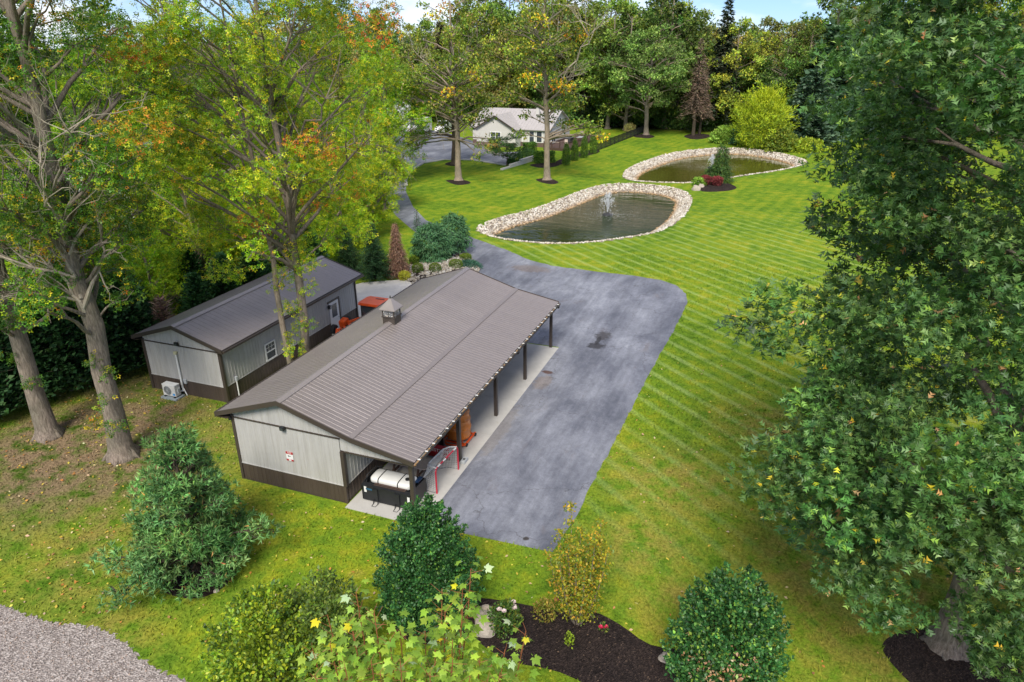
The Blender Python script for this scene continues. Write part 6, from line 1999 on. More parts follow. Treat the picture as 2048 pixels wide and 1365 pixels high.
# ---- the pair of trees in the gap between the garage and the barn
b3 = onx(582, 724, -2.9); b3[2] = 0
b4 = onx(611, 712, -2.2); b4[2] = 0
mid_cols = [(0.055,0.125,0.007),(0.12,0.195,0.007),(0.21,0.255,0.007),(0.32,0.29,0.008),YEL,ORG]
rg3 = np.random.default_rng(33)
p3 = tree_parts(rg3, 22, 0.17, 6.5, [(6.5,2.2),(9,3.6),(13,4.6),(18,4.6),(22,2.0)], 66, 75, 5, 0.23, STAR, mid_cols, [22,36,26,9,3,1], bough=1.15, flat=0.75, hang=0.3, lean=(-1.6, 0.6), splay=0.8, limb=0.8, nlimb=30,
                extra=[(0.3,-.3,2.6,.4),(0.4,.2,4.6,.45)], accent=(0.04, [ORG, YEL, RED]))
g3 = place_tree('slender_tree', 'slender bare stemmed tree rising beside the garage window', 'tree', b3, p3, 'leaf', 'barkpale')
rg4 = np.random.default_rng(34)
p4 = tree_parts(rg4, 25, 0.25, 8.5, [(8.5,3.6),(11,5.6),(15,6.4),(19,5.8),(23,3.6),(25,1)], 86, 72, 5, 0.23, STAR, mid_cols, [20,38,28,10,4,1], bough=1.3, flat=0.75, hang=0.3, lean=(-0.6, 0.4), splay=0.8, limb=0.75, nlimb=48, accept=keep_within(b4, [0,100,250,420,600], [860,840,830,830,800], -1),
                extra=[(0.2,-.5,2.4,.6),(-.3,-.4,3.3,.7),(0.4,-.3,4.2,.7),(-.2,-.5,5.1,.7),(0.5,.1,5.9,.7),(0,-.5,6.8,.7),(-.8,-.6,6.2,.6),(1.0,-.4,7.4,.6),(0.4,-.4,8.2,.7)]+[tuple(far(px_, py_, 36.5)-np.array(b4))+(0.95, 1) for px_, py_ in ((640,295),(690,310),(600,330),(700,380),(650,385),(560,395),(590,250))], accent=(0.06, [ORG, RED, YEL]))
g4 = place_tree('ivy_clad_tree', 'big yellow green tree with leafy vine clad trunk between garage and barn', 'tree', b4, p4, 'leaf', 'bark')
dead_branches(g4, [((0,0,9),(-2.5,-1.6,8.0),0.09), ((0,0,12),(4.6,-1.5,15.2),0.12), ((0,0,11),(5.2,0.5,13.0),0.10), ((-.2,0,14),(-4.2,-1.5,18.5),0.14), ((0,0,15),(2.8,-1.2,19.5),0.12)], rg4, 'bark', 'bare_limb')

# ---- woodland strip behind the garage
def tree_variant(seed, H, prof, cols, wts, nb, tw, ls, bough=1.5, tpl=DIAMOND, lpt=3, **kw):
    rg = np.random.default_rng(seed)
    tb, lv = tree_parts(rg, H, H*0.018, prof[0][0], prof, nb, tw, lpt, ls, tpl, cols, wts, bough=bough, **kw)
    me = bpy.data.meshes.new('trunk')
    me.from_pydata(tb.v, [], tb.f); me.materials.append(M['barkpale'])
    return me, leaf_mesh('crown', *lv, M['leaf_far'])
def put(variant, name, label, cat, loc, sc=1.0, rz=0.0, color=(1, 1, 1), group=None, zs=1.0):
    t = thing(name, label, cat, loc, group, rz)
    a = link(bpy.data.objects.new('trunk', variant[0]), t)
    b_ = link(bpy.data.objects.new('crown', variant[1]), t)
    for o in (a, b_):
        o.scale = (sc, sc, sc*zs)
    b_.color = (*color, 1)
    return t
yw = [(0.10,0.175,0.008),(0.18,0.23,0.008),(0.28,0.275,0.009),(0.055,0.12,0.008)]
VB = [tree_variant(50+i, 14, [(1.5,2.5),(4,4.6),(8,5.0),(11,3.8),(14,1.2)], yw, [34,32,14,20], 75, 75, 0.36, 1.4, STAR, 3, hang=0.2, rmin=0.35, limb=0.7, nlimb=40) for i in range(2)]
grp = 'yellow green trees behind the garage'
for i, (x, y, s, c, lab) in enumerate([(-17.5,17,0.80,(1,.95,1),'bushy yellow green tree just behind the garage roof'),(-21,9,0.78,(.8,.9,1),'green tree behind the dark hedge at far left'),(-24,26,1.0,(.75,.85,.9),'rounded green tree beyond the hedge left of the garage'),(-16.5,32,0.72,(1.1,1,1),'yellowish tree beside the drive bend'),
        (-27,40,1.05,(1,1,1),'yellow green tree deep in the strip left of the drive'),(-22.5,41,0.85,(.9,.95,.9),'leafy tree bordering the drive below the lawn island'),(-34,22,1.15,(.7,.8,.8),'dark green tree at the far left beyond the hedge'),(-36,52,1.2,(.85,.9,1),'tall tree left of the far parking yard'),(-14.5,24.5,0.62,(1.1,1.05,1),'small bright tree above the garage ridge'),(-28,62,1.2,(.8,.9,.9),'tree between the drive and the distant white house'),(-44,36,1.25,(.7,.85,.9),'dark tree behind the leftmost sweetgum'),(-16.2,11.5,0.5,(.85,.95,1),'low leafy tree behind the near half of the garage'),(-19.5,14,0.55,(1,1,1),'second low leafy tree behind the garage'),(-15.6,20.5,0.52,(1.1,1.05,1),'low yellow green tree behind the garage middle'),(-21.5,21,0.6,(.8,.9,1),'low green tree in the strip beyond the garage'),(-13.2,28.5,0.46,(1.0,1.0,1),'low tree between the garage and the spruces'),(-16,37,0.55,(1.05,1,1),'low yellow green tree at the left edge of the drive'),(-20.5,47.5,0.62,(1,.95,1),'yellow green tree where the drive bends out of sight'),(-24.5,13,0.62,(.75,.85,1),'dark leafy tree behind the left hedge'),(-29,8,0.7,(.7,.8,1),'dark leafy tree behind the leftmost trunk'),(-28,31,0.7,(.9,.95,1),'leafy tree deep in the strip behind the garage ridge')]):
    put(VB[i % 2], 'woodland_tree', lab, 'tree', (x, y, 0), s, i*1.7, c, grp)

# ---- dark evergreens: hedge row, spruces, dead ones
rgc = np.random.default_rng(61)
def conifer_mesh(parts, leafm='needle', bark='barkdark'):
    tb, lv = parts
    me = bpy.data.meshes.new('trunk'); me.from_pydata(tb.v, [], tb.f); me.materials.append(M[bark])
    return me, leaf_mesh('crown', *lv, M[leafm])
LEY = [conifer_mesh(conifer_parts(np.random.default_rng(62+i), 5.2, 1.75, 26, 13, 0.36, [(0.012,0.036,0.013),(0.020,0.055,0.017),(0.033,0.078,0.022)], [3,4,2], DIAMOND, droop=0.05, rise=0.35, dens=9, taper=0.62, upd=0.35, fill=1)) for i in range(2)]
hed = 'dark evergreens of the boundary hedge'
spots = [(-40,850),(0,832),(45,812),(95,795),(145,782),(195,766),(240,752),(275,736)]
names = ['leftmost dark hedge evergreen at the frame edge','dark hedge evergreen left of the first trunk','dark hedge evergreen behind the first grey trunk','dark hedge evergreen between the two grey trunks','dark hedge evergreen just left of the second trunk','dark hedge evergreen behind the second trunk','dark hedge evergreen right of the second trunk','dark hedge evergreen touching the garage corner']
for i, ((px, py), nm) in enumerate(zip(spots, names)):
    p = at(px, py)
    put(LEY[i % 2], 'hedge_evergreen', nm, 'evergreen', p, 1.0+0.12*math.sin(i*2.1), i*1.3, (1, 1, 1), hed)
for i, (x, y, s) in enumerate([(-12.6,11.5,.82),(-12.8,14.2,.9),(-12.6,16.8,.9),(-12.2,19.5,.85),(-11.9,22.4,.8),(-15.4,9.0,.95),(-15.8,14.5,.9),(-14.2,24.6,.85)]):
    put(LEY[(i+1) % 2], 'hedge_evergreen', ['dark evergreen behind the near end of the garage roof','dark evergreen behind the garage ridge, second from the front','dark evergreen behind the middle of the garage ridge','dark evergreen near the far end of the garage','dark evergreen past the far garage gable','dark evergreen in the back row behind the garage front','dark evergreen in the back row behind the garage middle','dark evergreen in the back row near the spruces'][i], 'evergreen', (x, y, 0), s, i*2.1, (1.3, 1.35, 1.2), hed)
sp = conifer_mesh(conifer_parts(np.random.default_rng(70), 4.4, 1.55, 22, 14, 0.24, [(0.022,0.060,0.024),(0.035,0.085,0.032),(0.055,0.115,0.042)], [3,4,3], NARROW, droop=0.12, rise=0.1, dens=12, fill=2))
put(sp, 'spruce', 'green spruce standing left of the dead brown spruce', 'spruce', at(752, 558), 1.0, 0.4)
put(sp, 'spruce', 'smaller green spruce tucked behind the garage end wall', 'spruce', at(700, 548), 0.85, 2.0, (.9, .9, .9))
dsp = conifer_mesh(conifer_parts(np.random.default_rng(71), 4.2, 1.15, 24, 14, 0.30, [(0.16,0.085,0.055),(0.24,0.14,0.09),(0.33,0.21,0.14)], [4,4,2], BLADE, droop=0.55, rise=0.0, dens=10, fill=2, upd=-0.3))
put(dsp, 'dead_spruce', 'dead reddish brown spruce beside the rock garden', 'spruce', at(797, 552), 1.0, 0.0)
dd = conifer_mesh(conifer_parts(np.random.default_rng(72), 3.4, 1.0, 12, 9, 0.42, [(0.10,0.06,0.045),(0.19,0.125,0.09)], [1,1], BLADE, droop=0.0, rise=0.3, dens=7, fill=2))
put(dd, 'dead_conifer', 'small dead brown conifer behind the left corner of the garage', 'conifer', (-12.0, 8.2, 0), 1.15, 0.0)
sap = conifer_mesh(conifer_parts(np.random.default_rng(73), 2.2, 0.5, 11, 7, 0.2, [(0.03,0.07,0.025)], [1], NARROW, droop=0.1, dens=5))
put(sap, 'conifer_sapling', 'thin conifer sapling at the drive edge above the weeping evergreen', 'conifer', at(835, 462), 1.0)
# weeping blue green evergreen
shrub('weeping_evergreen', 'broad weeping blue green evergreen beside the driveway', 'evergreen', at(868, 522), [(0.3,1.4),(1.0,1.7),(2.0,1.6),(2.8,1.1),(3.1,0.25)], 9000, 0.30, NARROW, [(0.032,0.088,0.036),(0.052,0.125,0.050),(0.08,0.165,0.066)], [3,4,2], 75, 'needle', amp=0.30, depth=0.35, out=0.5, up=-0.6, splay=0.35)
shrub('weeping_evergreen', 'smaller weeping lobe of blue green evergreen leaning over the drive', 'evergreen', at(908, 508), [(0.5,0.8),(1.2,1.35),(2.3,1.35),(3.2,0.8),(3.5,0.2)], 6000, 0.30, NARROW, [(0.032,0.088,0.036),(0.052,0.125,0.050),(0.08,0.165,0.066)], [3,4,2], 76, 'needle', amp=0.32, depth=0.4, out=0.5, up=-0.6, splay=0.35)
# clipped bushes in the rock garden
bx = [(0.055,0.10,0.012),(0.085,0.135,0.014),(0.035,0.07,0.010)]
for i, ((px, py), hh, rr, nm) in enumerate([((836,551),0.95,0.42,'clipped boxwood nearest the dead spruce'),((871,551),0.95,0.46,'clipped boxwood in the middle of the rock garden'),((912,543),0.95,0.52,'broad clipped boxwood at the barn ridge end'),((931,523),0.6,0.5,'low clipped boxwood by the driveway edge'),((829,531),0.7,0.4,'half hidden clipped boxwood under the weeping evergreen')]):
    shrub('boxwood', nm, 'bush', at(px, py), [(0.05,rr*0.55),(hh*0.5,rr),(hh*0.85,rr*0.95),(hh,rr*0.3)], 2600, 0.07, DIAMOND, bx, [3,3,2], 80+i, 'leaf', 'clipped boxwoods in the rock garden', amp=0.04, depth=0.12, stems=3, tipc=(0.13,0.17,0.015))
shrub('creeping_juniper', 'low blue green creeping juniper at the driveway corner of the rock garden', 'bush', at(938, 536), [(0.02,1.0),(0.2,1.0),(0.4,0.6),(0.45,0.1)], 2600, 0.16, NARROW, [(0.025,0.075,0.05),(0.04,0.10,0.065)], [1,1], 87, 'needle', amp=0.2)
shrub('golden_shrub', 'small golden yellow shrub at the edge of the concrete pad', 'bush', at(809, 560), [(0.03,0.3),(0.3,0.45),(0.55,0.4),(0.65,0.1)], 1200, 0.09, DIAMOND, [(0.34,0.33,0.03),(0.42,0.38,0.05)], [1,1], 88, amp=0.2)

# ---- front garden
jn = at(392, 1140)
rgj = np.random.default_rng(90)
jp = tree_parts(rgj, 6.3, 0.10, 0.5, [(0.35,1.65),(1.4,1.95),(2.8,1.6),(4.2,1.05),(5.3,0.55),(6.0,0.2)], 105, 44, 9, 0.19, NARROW2, [(0.050,0.125,0.033),(0.080,0.175,0.050),(0.120,0.220,0.072),(0.08,0.13,0.03),(0.24,0.15,0.05)], [3,4,3,1.5,0.15],
                bough=0.62, flat=0.6, hang=-0.22, splay=0.5, rmin=0.35, limb=0.25, up=0.6, btint=0.22, extra=[(2.5,0.8,1.9,.5),(2.7,1.2,1.6,.35),(-2.2,0.3,2.2,.5),(-2.0,-1.6,1.2,.6),(-0.5,-2.6,0.9,.6),(0.5,.3,5.3,.4)])
jq = jp[1]
jt = thing('cedar_tree', 'loose blue green cedar at the front left of the barn lawn', 'conifer', jn)
jp[0].build('trunk', M['barkdark'], jt, world=False)
link(bpy.data.objects.new('crown', leaf_mesh('crown', *jq, M['needle'])), jt)
hol = [(0.010,0.040,0.010),(0.018,0.058,0.014),(0.034,0.088,0.020),(0.075,0.14,0.02)]
h1 = shrub('holly', 'dense dark green holly in front of the barn slab corner', 'holly', at(862, 1238), [(0.25,0.95),(1.1,1.28),(2.1,1.22),(3.1,0.86),(3.8,0.45),(4.25,0.1)], 17000, 0.10, DIAMOND, hol, [4,5,3,0.7], 91, 'leaf_gloss', None, 6, 0.05, amp=0.3, depth=0.5, tufts=(190, 75, 0.30))
h2 = shrub('holly', 'rounded dark green holly with brown dead leaves in the front mulch bed', 'holly', at(1440, 1392), [(0.2,1.0),(1.1,1.36),(2.2,1.2),(3.2,0.8),(3.8,0.42),(4.1,0.1)], 15000, 0.11, DIAMOND, hol+[(0.10,0.15,0.02)], [4,5,4,0.8,1.0], 92, 'leaf_gloss', None, 6, 0.05, amp=0.28, depth=0.5, tufts=(170, 70, 0.30))
rgd_ = np.random.default_rng(93)
n = 260
a = rgd_.normal(-1.65, 0.45, n); z = rgd_.normal(2.0, 0.35, n); r = np.interp(z, [0.2,1.1,2.2,3.2], [1.0,1.36,1.22,0.8])*1.0+rgd_.normal(0, .06, n)
P_ = np.stack([np.cos(a)*r, np.sin(a)*r, z], 1)
link(bpy.data.objects.new('dead_leaves', leaf_mesh('dead_leaves', P_, rgd_.normal(0, 1, (n, 3)), rgd_.normal(0, 1, (n, 3)), rgd_.uniform(.08, .15, n), DIAMOND, palette(n, [(0.45,0.26,0.17),(0.35,0.18,0.10)], [1,1], rgd_), M['leaf'])), h2)
# yellowing crape myrtle
rgm = np.random.default_rng(94)
cmt = thing('crape_myrtle', 'thin upright shrub with yellowing leaves and pale forked stems in the front bed', 'shrub', at(1155, 1247))
mb = MB(); Ps = []
for k in range(15):
    a = k*2.4; rr = rgm.uniform(0.3, 1.0)
    top = np.array([math.cos(a)*rr*1.0, math.sin(a)*rr*1.0, rgm.uniform(2.6, 3.9)])
    c_ = bez(np.array([0.08*math.cos(a), 0.08*math.sin(a), -.05]), np.array([top[0]*0.75, top[1]*0.75, top[2]*0.4]), top, 9)
    mb.tube([tuple(p) for p in c_], list(np.linspace(0.035, 0.006, 9)), 5)
    for j in range(2, 9):
        for _ in range(9):
            d = unit(rgm.normal(0, 1, 3)*np.array([1, 1, .6])+np.array([0, 0, .5]))
            L_ = rgm.uniform(0.08, 0.42)*(1.15-j/10)
            q = c_[j]+d*L_ 
            if _ < 3: mb.tube([tuple(c_[j]), tuple(q)], [0.008, 0.003], 3, False)
            Ps.append(q)
mb.build('stem', M['barkpale'], cmt, world=False)
Ps = np.repeat(np.array(Ps), 7, 0); n = len(Ps); Ps = Ps+rgm.normal(0, 0.07, (n, 3)); Ps = Ps[Ps[:, 2] > 0.55]; n = len(Ps)
link(bpy.data.objects.new('foliage', leaf_mesh('foliage', Ps, rgm.normal(0, 1, (n, 3))+np.array([0, 0, -.2]), rgm.normal(0, .5, (n, 3))+np.array([0, 0, 1]), rgm.uniform(.07, .13, n), DIAMOND, palette(n, [(0.13,0.15,0.012),(0.22,0.20,0.014),(0.32,0.20,0.02),(0.07,0.11,0.014)], [4,4,2,2], rgm), M['leaf'])), cmt)
# yellow green bush at bottom left of centre
shrub('viburnum', 'rounded yellow green bush at the bottom beside the gravel track', 'bush', at(560, 1395), [(0.3,0.9),(1.2,1.32),(2.1,1.25),(2.8,0.75),(3.2,0.15)], 5000, 0.12, DIAMOND, [(0.07,0.125,0.014),(0.13,0.19,0.014),(0.22,0.25,0.014),(0.035,0.07,0.012)], [3,4,2.4,1.5], 95, amp=0.3, depth=0.6, tipc=(0.2,0.24,0.014), tufts=(170, 60, 0.36))
shrub('viburnum', 'darker olive bush behind the yellow green bush', 'bush', at(665, 1370), [(0.3,0.6),(1.2,0.95),(2.3,0.9),(3.0,0.55),(3.4,0.12)], 3500, 0.11, DIAMOND, [(0.05,0.085,0.018),(0.08,0.12,0.02),(0.12,0.155,0.025)], [3,4,2], 96, amp=0.3, depth=0.6, tufts=(110, 50, 0.36))
# roses
def rose(px, py, label, h, r, n, flowers, col, seed, cols=((0.04,0.085,0.016),(0.065,0.12,0.02),(0.12,0.13,0.02))):
    rg = np.random.default_rng(seed)
    t = shrub('rose_bush', label, 'rose', at(px, py), [(0.15,r*0.6),(h*0.5,r),(h*0.85,r*0.8),(h,r*0.2)], n, 0.09, DIAMOND, list(cols), [3,3,1][:len(cols)], seed, amp=0.25, depth=0.5, stems=6, sr=0.012)
    fm = simple('petal_%d' % seed, col, 0.6, 0, 0.15, 20)
    for k in range(flowers):
        a = rg.uniform(0, 6.28); z = h*rg.uniform(0.75, 1.08); q = r*rg.uniform(0.3, 1.0)
        c_ = np.array([math.cos(a)*q, math.sin(a)*q, z])
        V, F = [], []
        for lay, (rr, zz) in enumerate(((0.075, 0.0), (0.05, 0.025))):
            for p in range(6):
                an = p*1.047+lay*0.5
                i = len(V)
                V += [c_+np.array([0, 0, zz-0.02]), c_+np.array([rr*math.cos(an-.5), rr*math.sin(an-.5), zz+0.015]), c_+np.array([rr*1.15*math.cos(an), rr*1.15*math.sin(an), zz+0.035]), c_+np.array([rr*math.cos(an+.5), rr*math.sin(an+.5), zz+0.015])]
                F.append((i, i+1, i+2, i+3))
        MB().add(V, F).build('flower', fm, t, world=False)
    return t
rose(1010, 1262, 'rose bush with pale pink blooms beside the large beige rock', 1.0, 0.55, 1500, 5, (0.72,0.58,0.55), 111)
rose(1092, 1236, 'small rose bush with one deep pink bloom by the yellowing shrub', 0.6, 0.42, 500, 1, (0.62,0.08,0.12), 112, ((0.13,0.14,0.02),(0.2,0.15,0.03)))
rose(1208, 1268, 'tiny bare rose with a crimson bloom in the open mulch', 0.35, 0.12, 50, 2, (0.55,0.02,0.08), 113)
shrub('seedling', 'small bright green seedling in the middle of the mulch bed', 'plant', at(1138, 1292), [(0.02,0.06),(0.15,0.12),(0.4,0.10),(0.5,0.03)], 130, 0.08, DIAMOND, [(0.16,0.22,0.015)], [1], 114, stems=2, sr=0.008)
def boulder(px, py, label, s, seed, flat=(1, 1, .6)):
    rg = np.random.default_rng(seed)
    import bmesh
    bm = bmesh.new(); bmesh.ops.create_icosphere(bm, subdivisions=3, radius=1)
    from mathutils import noise as mn
    for v in bm.verts:
        k = 1+0.32*mn.noise(v.co*1.3+Vector((seed, 0, 0)))+0.10*mn.noise(v.co*4.0+Vector((0, seed, 0)))
        v.co = Vector((v.co.x*k*s*flat[0], v.co.y*k*s*flat[1], v.co.z*k*s*flat[2]))
    me = bpy.data.meshes.new('rock'); bm.to_mesh(me); bm.free(); me.materials.append(M['rock'])
    o = link(bpy.data.objects.new('rock', me)); p = at(px, py); o.location = (p[0], p[1], s*flat[2]*0.35+0.03)
    return tag(o, label, 'rock')
boulder(972, 1255, 'large beige boulder in the mulch beside the pale pink rose', 0.40, 3, (1, 1.25, .8))
boulder(972, 1224, 'small beige rock just above the large boulder', 0.2, 8, (1.2, .8, .8))
boulder(1336, 1322, 'grey beige rock at the foot of the right hand holly', 0.24, 5, (1.1, .9, .8))
boulder(433, 1184, 'small white stone at the cedar mulch edge', 0.09, 6)
boulder(1392, 381, 'pale rock at the pond side tip of the island bed', 0.55, 9, (1, .8, .8))
boulder(1402, 376, 'smaller pale rock beside the red barberries', 0.38, 12, (1, .8, .9))

# ---- foreground maple whose top reaches into the frame
mb_ = far(800, 1420, 10.0); mbase = (float(mb_[0]), float(mb_[1]), 0.0)
rgf = np.random.default_rng(120)
mt = thing('maple_tree', 'young bright green maple whose top shoots rise at the bottom edge', 'tree', mbase)
tops = [(700,1240,9.9),(680,1310,9.4),(760,1345,9.0),(720,1360,9.2),(575,1385,9.0),(630,1350,8.7),(890,1225,10.3),(870,1300,9.8),(905,1280,10.0),(925,1180,10.5),(975,1360,9.0),(800,1260,9.6),(942,1138,10.6),(884,1178,10.4),(925,1220,10.2),(712,1185,9.6),(748,1222,9.3),(706,1262,9.2),(660,1290,9.0),(625,1300,9.6),(1052,1262,9.9),(1010,1300,9.4),(960,1318,9.2),(800,1318,8.8),(850,1262,9.9),(905,1320,9.0),(742,1322,8.8),(690,1335,8.8),(1000,1345,8.8),(860,1345,8.6),(940,1352,8.6),(600,1360,9.0),(655,1230,10.0),(780,1280,9.3),(830,1380,8.8),(1040,1375,8.8)]
st_ = MB(); tr_ = MB()
hub = np.array([0, 0, 5.2])
tr_.tube([(0, 0, -.1), (0.1, 0.05, 2.6), (0, 0, 5.4)], [0.13, 0.10, 0.08], 9)
LP, LA, LN, LS = [], [], [], []
for k, (px, py, dp) in enumerate(tops):
    tip = far(px, py, dp) - np.array(mbase)
    c_ = bez(hub+rgf.normal(0, 0.15, 3), np.array([tip[0]*0.8, tip[1]*0.8, hub[2]*0.5+tip[2]*0.5-0.4]), tip, 10)
    (tr_).tube([tuple(p) for p in c_[:5]], list(np.linspace(0.05, 0.02, 5)), 6)
    st_.tube([tuple(p) for p in c_[4:]], list(np.linspace(0.02, 0.006, 6)), 5)
    shoot = bez(c_[4], c_[7], c_[9], 34)
    for j, p in enumerate(shoot):
        for sgn in (0, math.pi):
            if rgf.random() > 0.88: continue
            a = j*1.57+sgn+rgf.normal(0, .35)
            d = np.array([math.cos(a), math.sin(a), 0.35])
            pet = p+d*rgf.uniform(0.08, 0.22)
            if rgf.random() < 0.5: st_.tube([tuple(p), tuple(pet)], [0.004, 0.003], 3, False)
            LP.append(pet); LA.append(unit(d*np.array([1, 1, .2])+rgf.normal(0, .3, 3)-np.array([0, 0, .4]))); LN.append(np.array([0, 0, 1.0])+d*0.5+rgf.normal(0, .3, 3)); LS.append(rgf.uniform(0.17, 0.29)*(1.05-0.4*(j/33)))
tr_.build('trunk', M['bark'], mt, world=False, smooth=True)
st_.build('shoot_stems', M['stem'], mt, world=False)
LP, LA, LN, LS = map(np.array, (LP, LA, LN, LS))
LC = palette(len(LP), [(0.15,0.235,0.024),(0.215,0.30,0.032),(0.10,0.17,0.02),(0.40,0.36,0.015),(0.27,0.33,0.19)], [40,36,22,2.0,3], rgf, 0.12)
lvm = (LP, LA, LN, LS, MAPLE, LC)
wp = LP+np.array(mbase); dep = (wp-CAM_LOC)@CAM_R[2]
u_ = (wp-CAM_LOC)@CAM_R[0]/dep; v_ = (wp-CAM_LOC)@CAM_R[1]/dep
sel = np.argsort(np.where((np.abs(u_) < .72) & (np.abs(v_) < .48), -LS/dep, 1e9))[:300]
mask = np.ones(len(LP), bool); mask[sel] = False
o = link(bpy.data.objects.new('leaves', leaf_mesh('leaves', LP[mask], LA[mask], LN[mask], LS[mask], MAPLE, LC[mask], M['leaf'])), mt); o['kind'] = 'stuff'
single_leaves(mt, lvm, sel, MAPLE, M['leaf'])

# ---- trees on the far lawn
lawn_cols = [(0.050,0.085,0.016),(0.085,0.120,0.018),(0.13,0.15,0.018),(0.20,0.17,0.02),(0.20,0.15,0.08)]
rga = np.random.default_rng(130)
pa_ = tree_parts(rga, 23, 0.42, 6.5, [(6.5,3.5),(9,6.0),(13,7.0),(17,6.6),(21,4.2),(23,1.5)], 70, 42, 4, 0.34, DIAMOND, lawn_cols, [24,34,26,8,6], bough=1.5, flat=0.6, hang=0.3, splay=0.8, extra=[(4.5,-2,4.6,1.2),(5.2,-1,5.6,1.2),(-5.5,-2,5.2,1.3),(-6,-1,4.2,1.1),(3.6,-2,3.4,.9)], accent=(0.1, [YEL, ORG]))
ga = place_tree('lawn_tree', 'tall thin crowned tree with pale trunk on the lawn island left of the house', 'tree', at(917, 362), pa_, 'leaf_far', 'barkpale')
dead_branches(ga, [((0,0,7.5),(-5.5,-2,8.6),0.14), ((0,0,6.5),(-4.5,-2.5,6.0),0.12), ((0,0,12),(-4,-2,15.5),0.12), ((0,0,14),(3.0,-2,17.5),0.11), ((0,0,8),(4,-1.5,5.2),0.09)], rga)
rgb_ = np.random.default_rng(131)
pa2 = tree_parts(rgb_, 17, 0.36, 5, [(5,3),(9,5),(13,4.5),(17,1.5)], 34, 42, 4, 0.34, DIAMOND, lawn_cols, [40,30,20,5,2], bough=1.5, extra=[(-4.5,-3,3.2,1.3),(-3.2,-3,4.2,1.2),(-5.5,-3,4.6,1.2)])
place_tree('lawn_tree', 'dark trunked tree close behind the pale trunk on the lawn island', 'tree', at(908, 330), pa2, 'leaf_far', 'barkdark')
rgb2 = np.random.default_rng(132)
pb_ = tree_parts(rgb2, 24, 0.42, 6.5, [(6.5,3.0),(9,4.6),(12,5.0),(16,5.4),(20,4.6),(24,1.5)], 58, 44, 4, 0.34, DIAMOND, lawn_cols, [40,34,16,6,3], bough=1.5, flat=0.6, hang=0.25, extra=[(5,-1,7.5,1.5),(6.4,-1,7.2,1.3),(7.4,-1,6.0,1.0),(5.8,-1.2,6.2,1.0),(-3.5,-1,6.0,1.2)], accent=(0.08, [YEL, ORG]))
gb_ = place_tree('lawn_tree', 'tall tree with a bare forked limb on the lawn in front of the house', 'tree', at(1094, 361), pb_, 'leaf_far', 'barkpale')
dead_branches(gb_, [((0.2,0,10),(5.8,-2,18.5),0.20), ((0.5,0,9),(4.2,-2,14.0),0.13), ((0,0,14),(-2.2,-2,22),0.16), ((0,0,15),(1.2,-2,23.5),0.15)], rgb2)
rgc2 = np.random.default_rng(133)
pc_ = tree_parts(rgc2, 19, 0.45, 5.0, [(4.5,4),(8,7.6),(12,8.4),(16,6.6),(19,2.5)], 66, 60, 4, 0.42, DIAMOND, [(0.05,0.09,0.022),(0.075,0.125,0.028),(0.12,0.17,0.04)], [4,5,3], bough=1.8, flat=0.55, hang=0.3, limb=0.3)
place_tree('linden_tree', 'wide rounded green tree in a mulch ring at the end of the fence', 'tree', at(1292, 271), pc_, 'leaf_far', 'barkpale')

# ---- woodland edge plants
def far_shrub(px, py, label, prof, n, ls, cols, seed, name='woodland_shrub', cat='shrub', tpl=DIAMOND, **kw):
    return shrub(name, label, cat, at(px, py), prof, n, ls, tpl, cols, [1]*len(cols), seed, 'leaf_far', **kw)
far_shrub(1520, 296, 'bright yellow green feathery shrub tree at the woodland edge', [(0.3,2.6),(3,4.2),(6,3.8),(8,2.2),(9.2,0.5)], 9000, 0.55, [(0.14,0.19,0.012),(0.20,0.235,0.012),(0.09,0.13,0.014)], 140, 'feathery_tree', 'tree', NARROW, amp=0.25, depth=0.5, up=0.5, tipc=(0.25,0.26,0.01), tufts=(90, 30, 1.0))
far_shrub(1448, 286, 'low pale green bush left of the yellow green feathery tree', [(0.1,2.0),(1.0,2.2),(2.0,1.6),(2.6,.3)], 2600, 0.4, [(0.09,0.15,0.025),(0.13,0.19,0.03)], 141, amp=0.25)
far_shrub(1482, 290, 'small blue green bush beside the pale green bush', [(0.1,1.4),(1.2,1.6),(2.6,1.2),(3.4,.2)], 2000, 0.35, [(0.03,0.08,0.04),(0.05,0.11,0.05)], 142, amp=0.25)
far_shrub(1612, 302, 'low bright yellow shrub under the grey green pine', [(0.1,3.2),(0.7,3.3),(1.3,2.2),(1.6,.4)], 2800, 0.4, [(0.17,0.20,0.015),(0.12,0.16,0.015)], 143, amp=0.3)
far_shrub(1560, 302, 'dull green underbrush right of the feathery tree', [(0.1,2.0),(1.4,2.4),(2.6,1.6),(3.4,.3)], 2600, 0.4, [(0.06,0.09,0.015),(0.11,0.13,0.015)], 144, amp=0.3)
pine = conifer_mesh(conifer_parts(np.random.default_rng(145), 12, 5.6, 13, 12, 0.95, [(0.035,0.07,0.04),(0.055,0.095,0.055),(0.075,0.12,0.07)], [1,1,1], DIAMOND, droop=0.15, rise=0.15, dens=14, taper=0.55, fill=2))
put(pine, 'pine_tree', 'grey green layered pine right of the feathery yellow tree', 'pine', at(1612, 292), 1.0, 0.5)
put(pine, 'pine_tree', 'tall grey green pine rising behind the layered pine', 'pine', at(1640, 272), 1.55, 1.9, (.95, 1, .85))
fir = conifer_mesh(conifer_parts(np.random.default_rng(146), 24, 5.0, 30, 11, 0.85, [(0.022,0.034,0.02),(0.034,0.048,0.026),(0.05,0.06,0.034)], [1,1,1], DIAMOND, droop=0.35, rise=0.05, dens=12, fill=1, bare=0.12))
fd = conifer_mesh(conifer_parts(np.random.default_rng(147), 17, 3.0, 24, 9, 0.7, [(0.15,0.10,0.075),(0.20,0.14,0.10),(0.11,0.085,0.06)], [1,1,1], BLADE, droop=0.4, rise=0.0, dens=10, fill=1, bare=0.25))
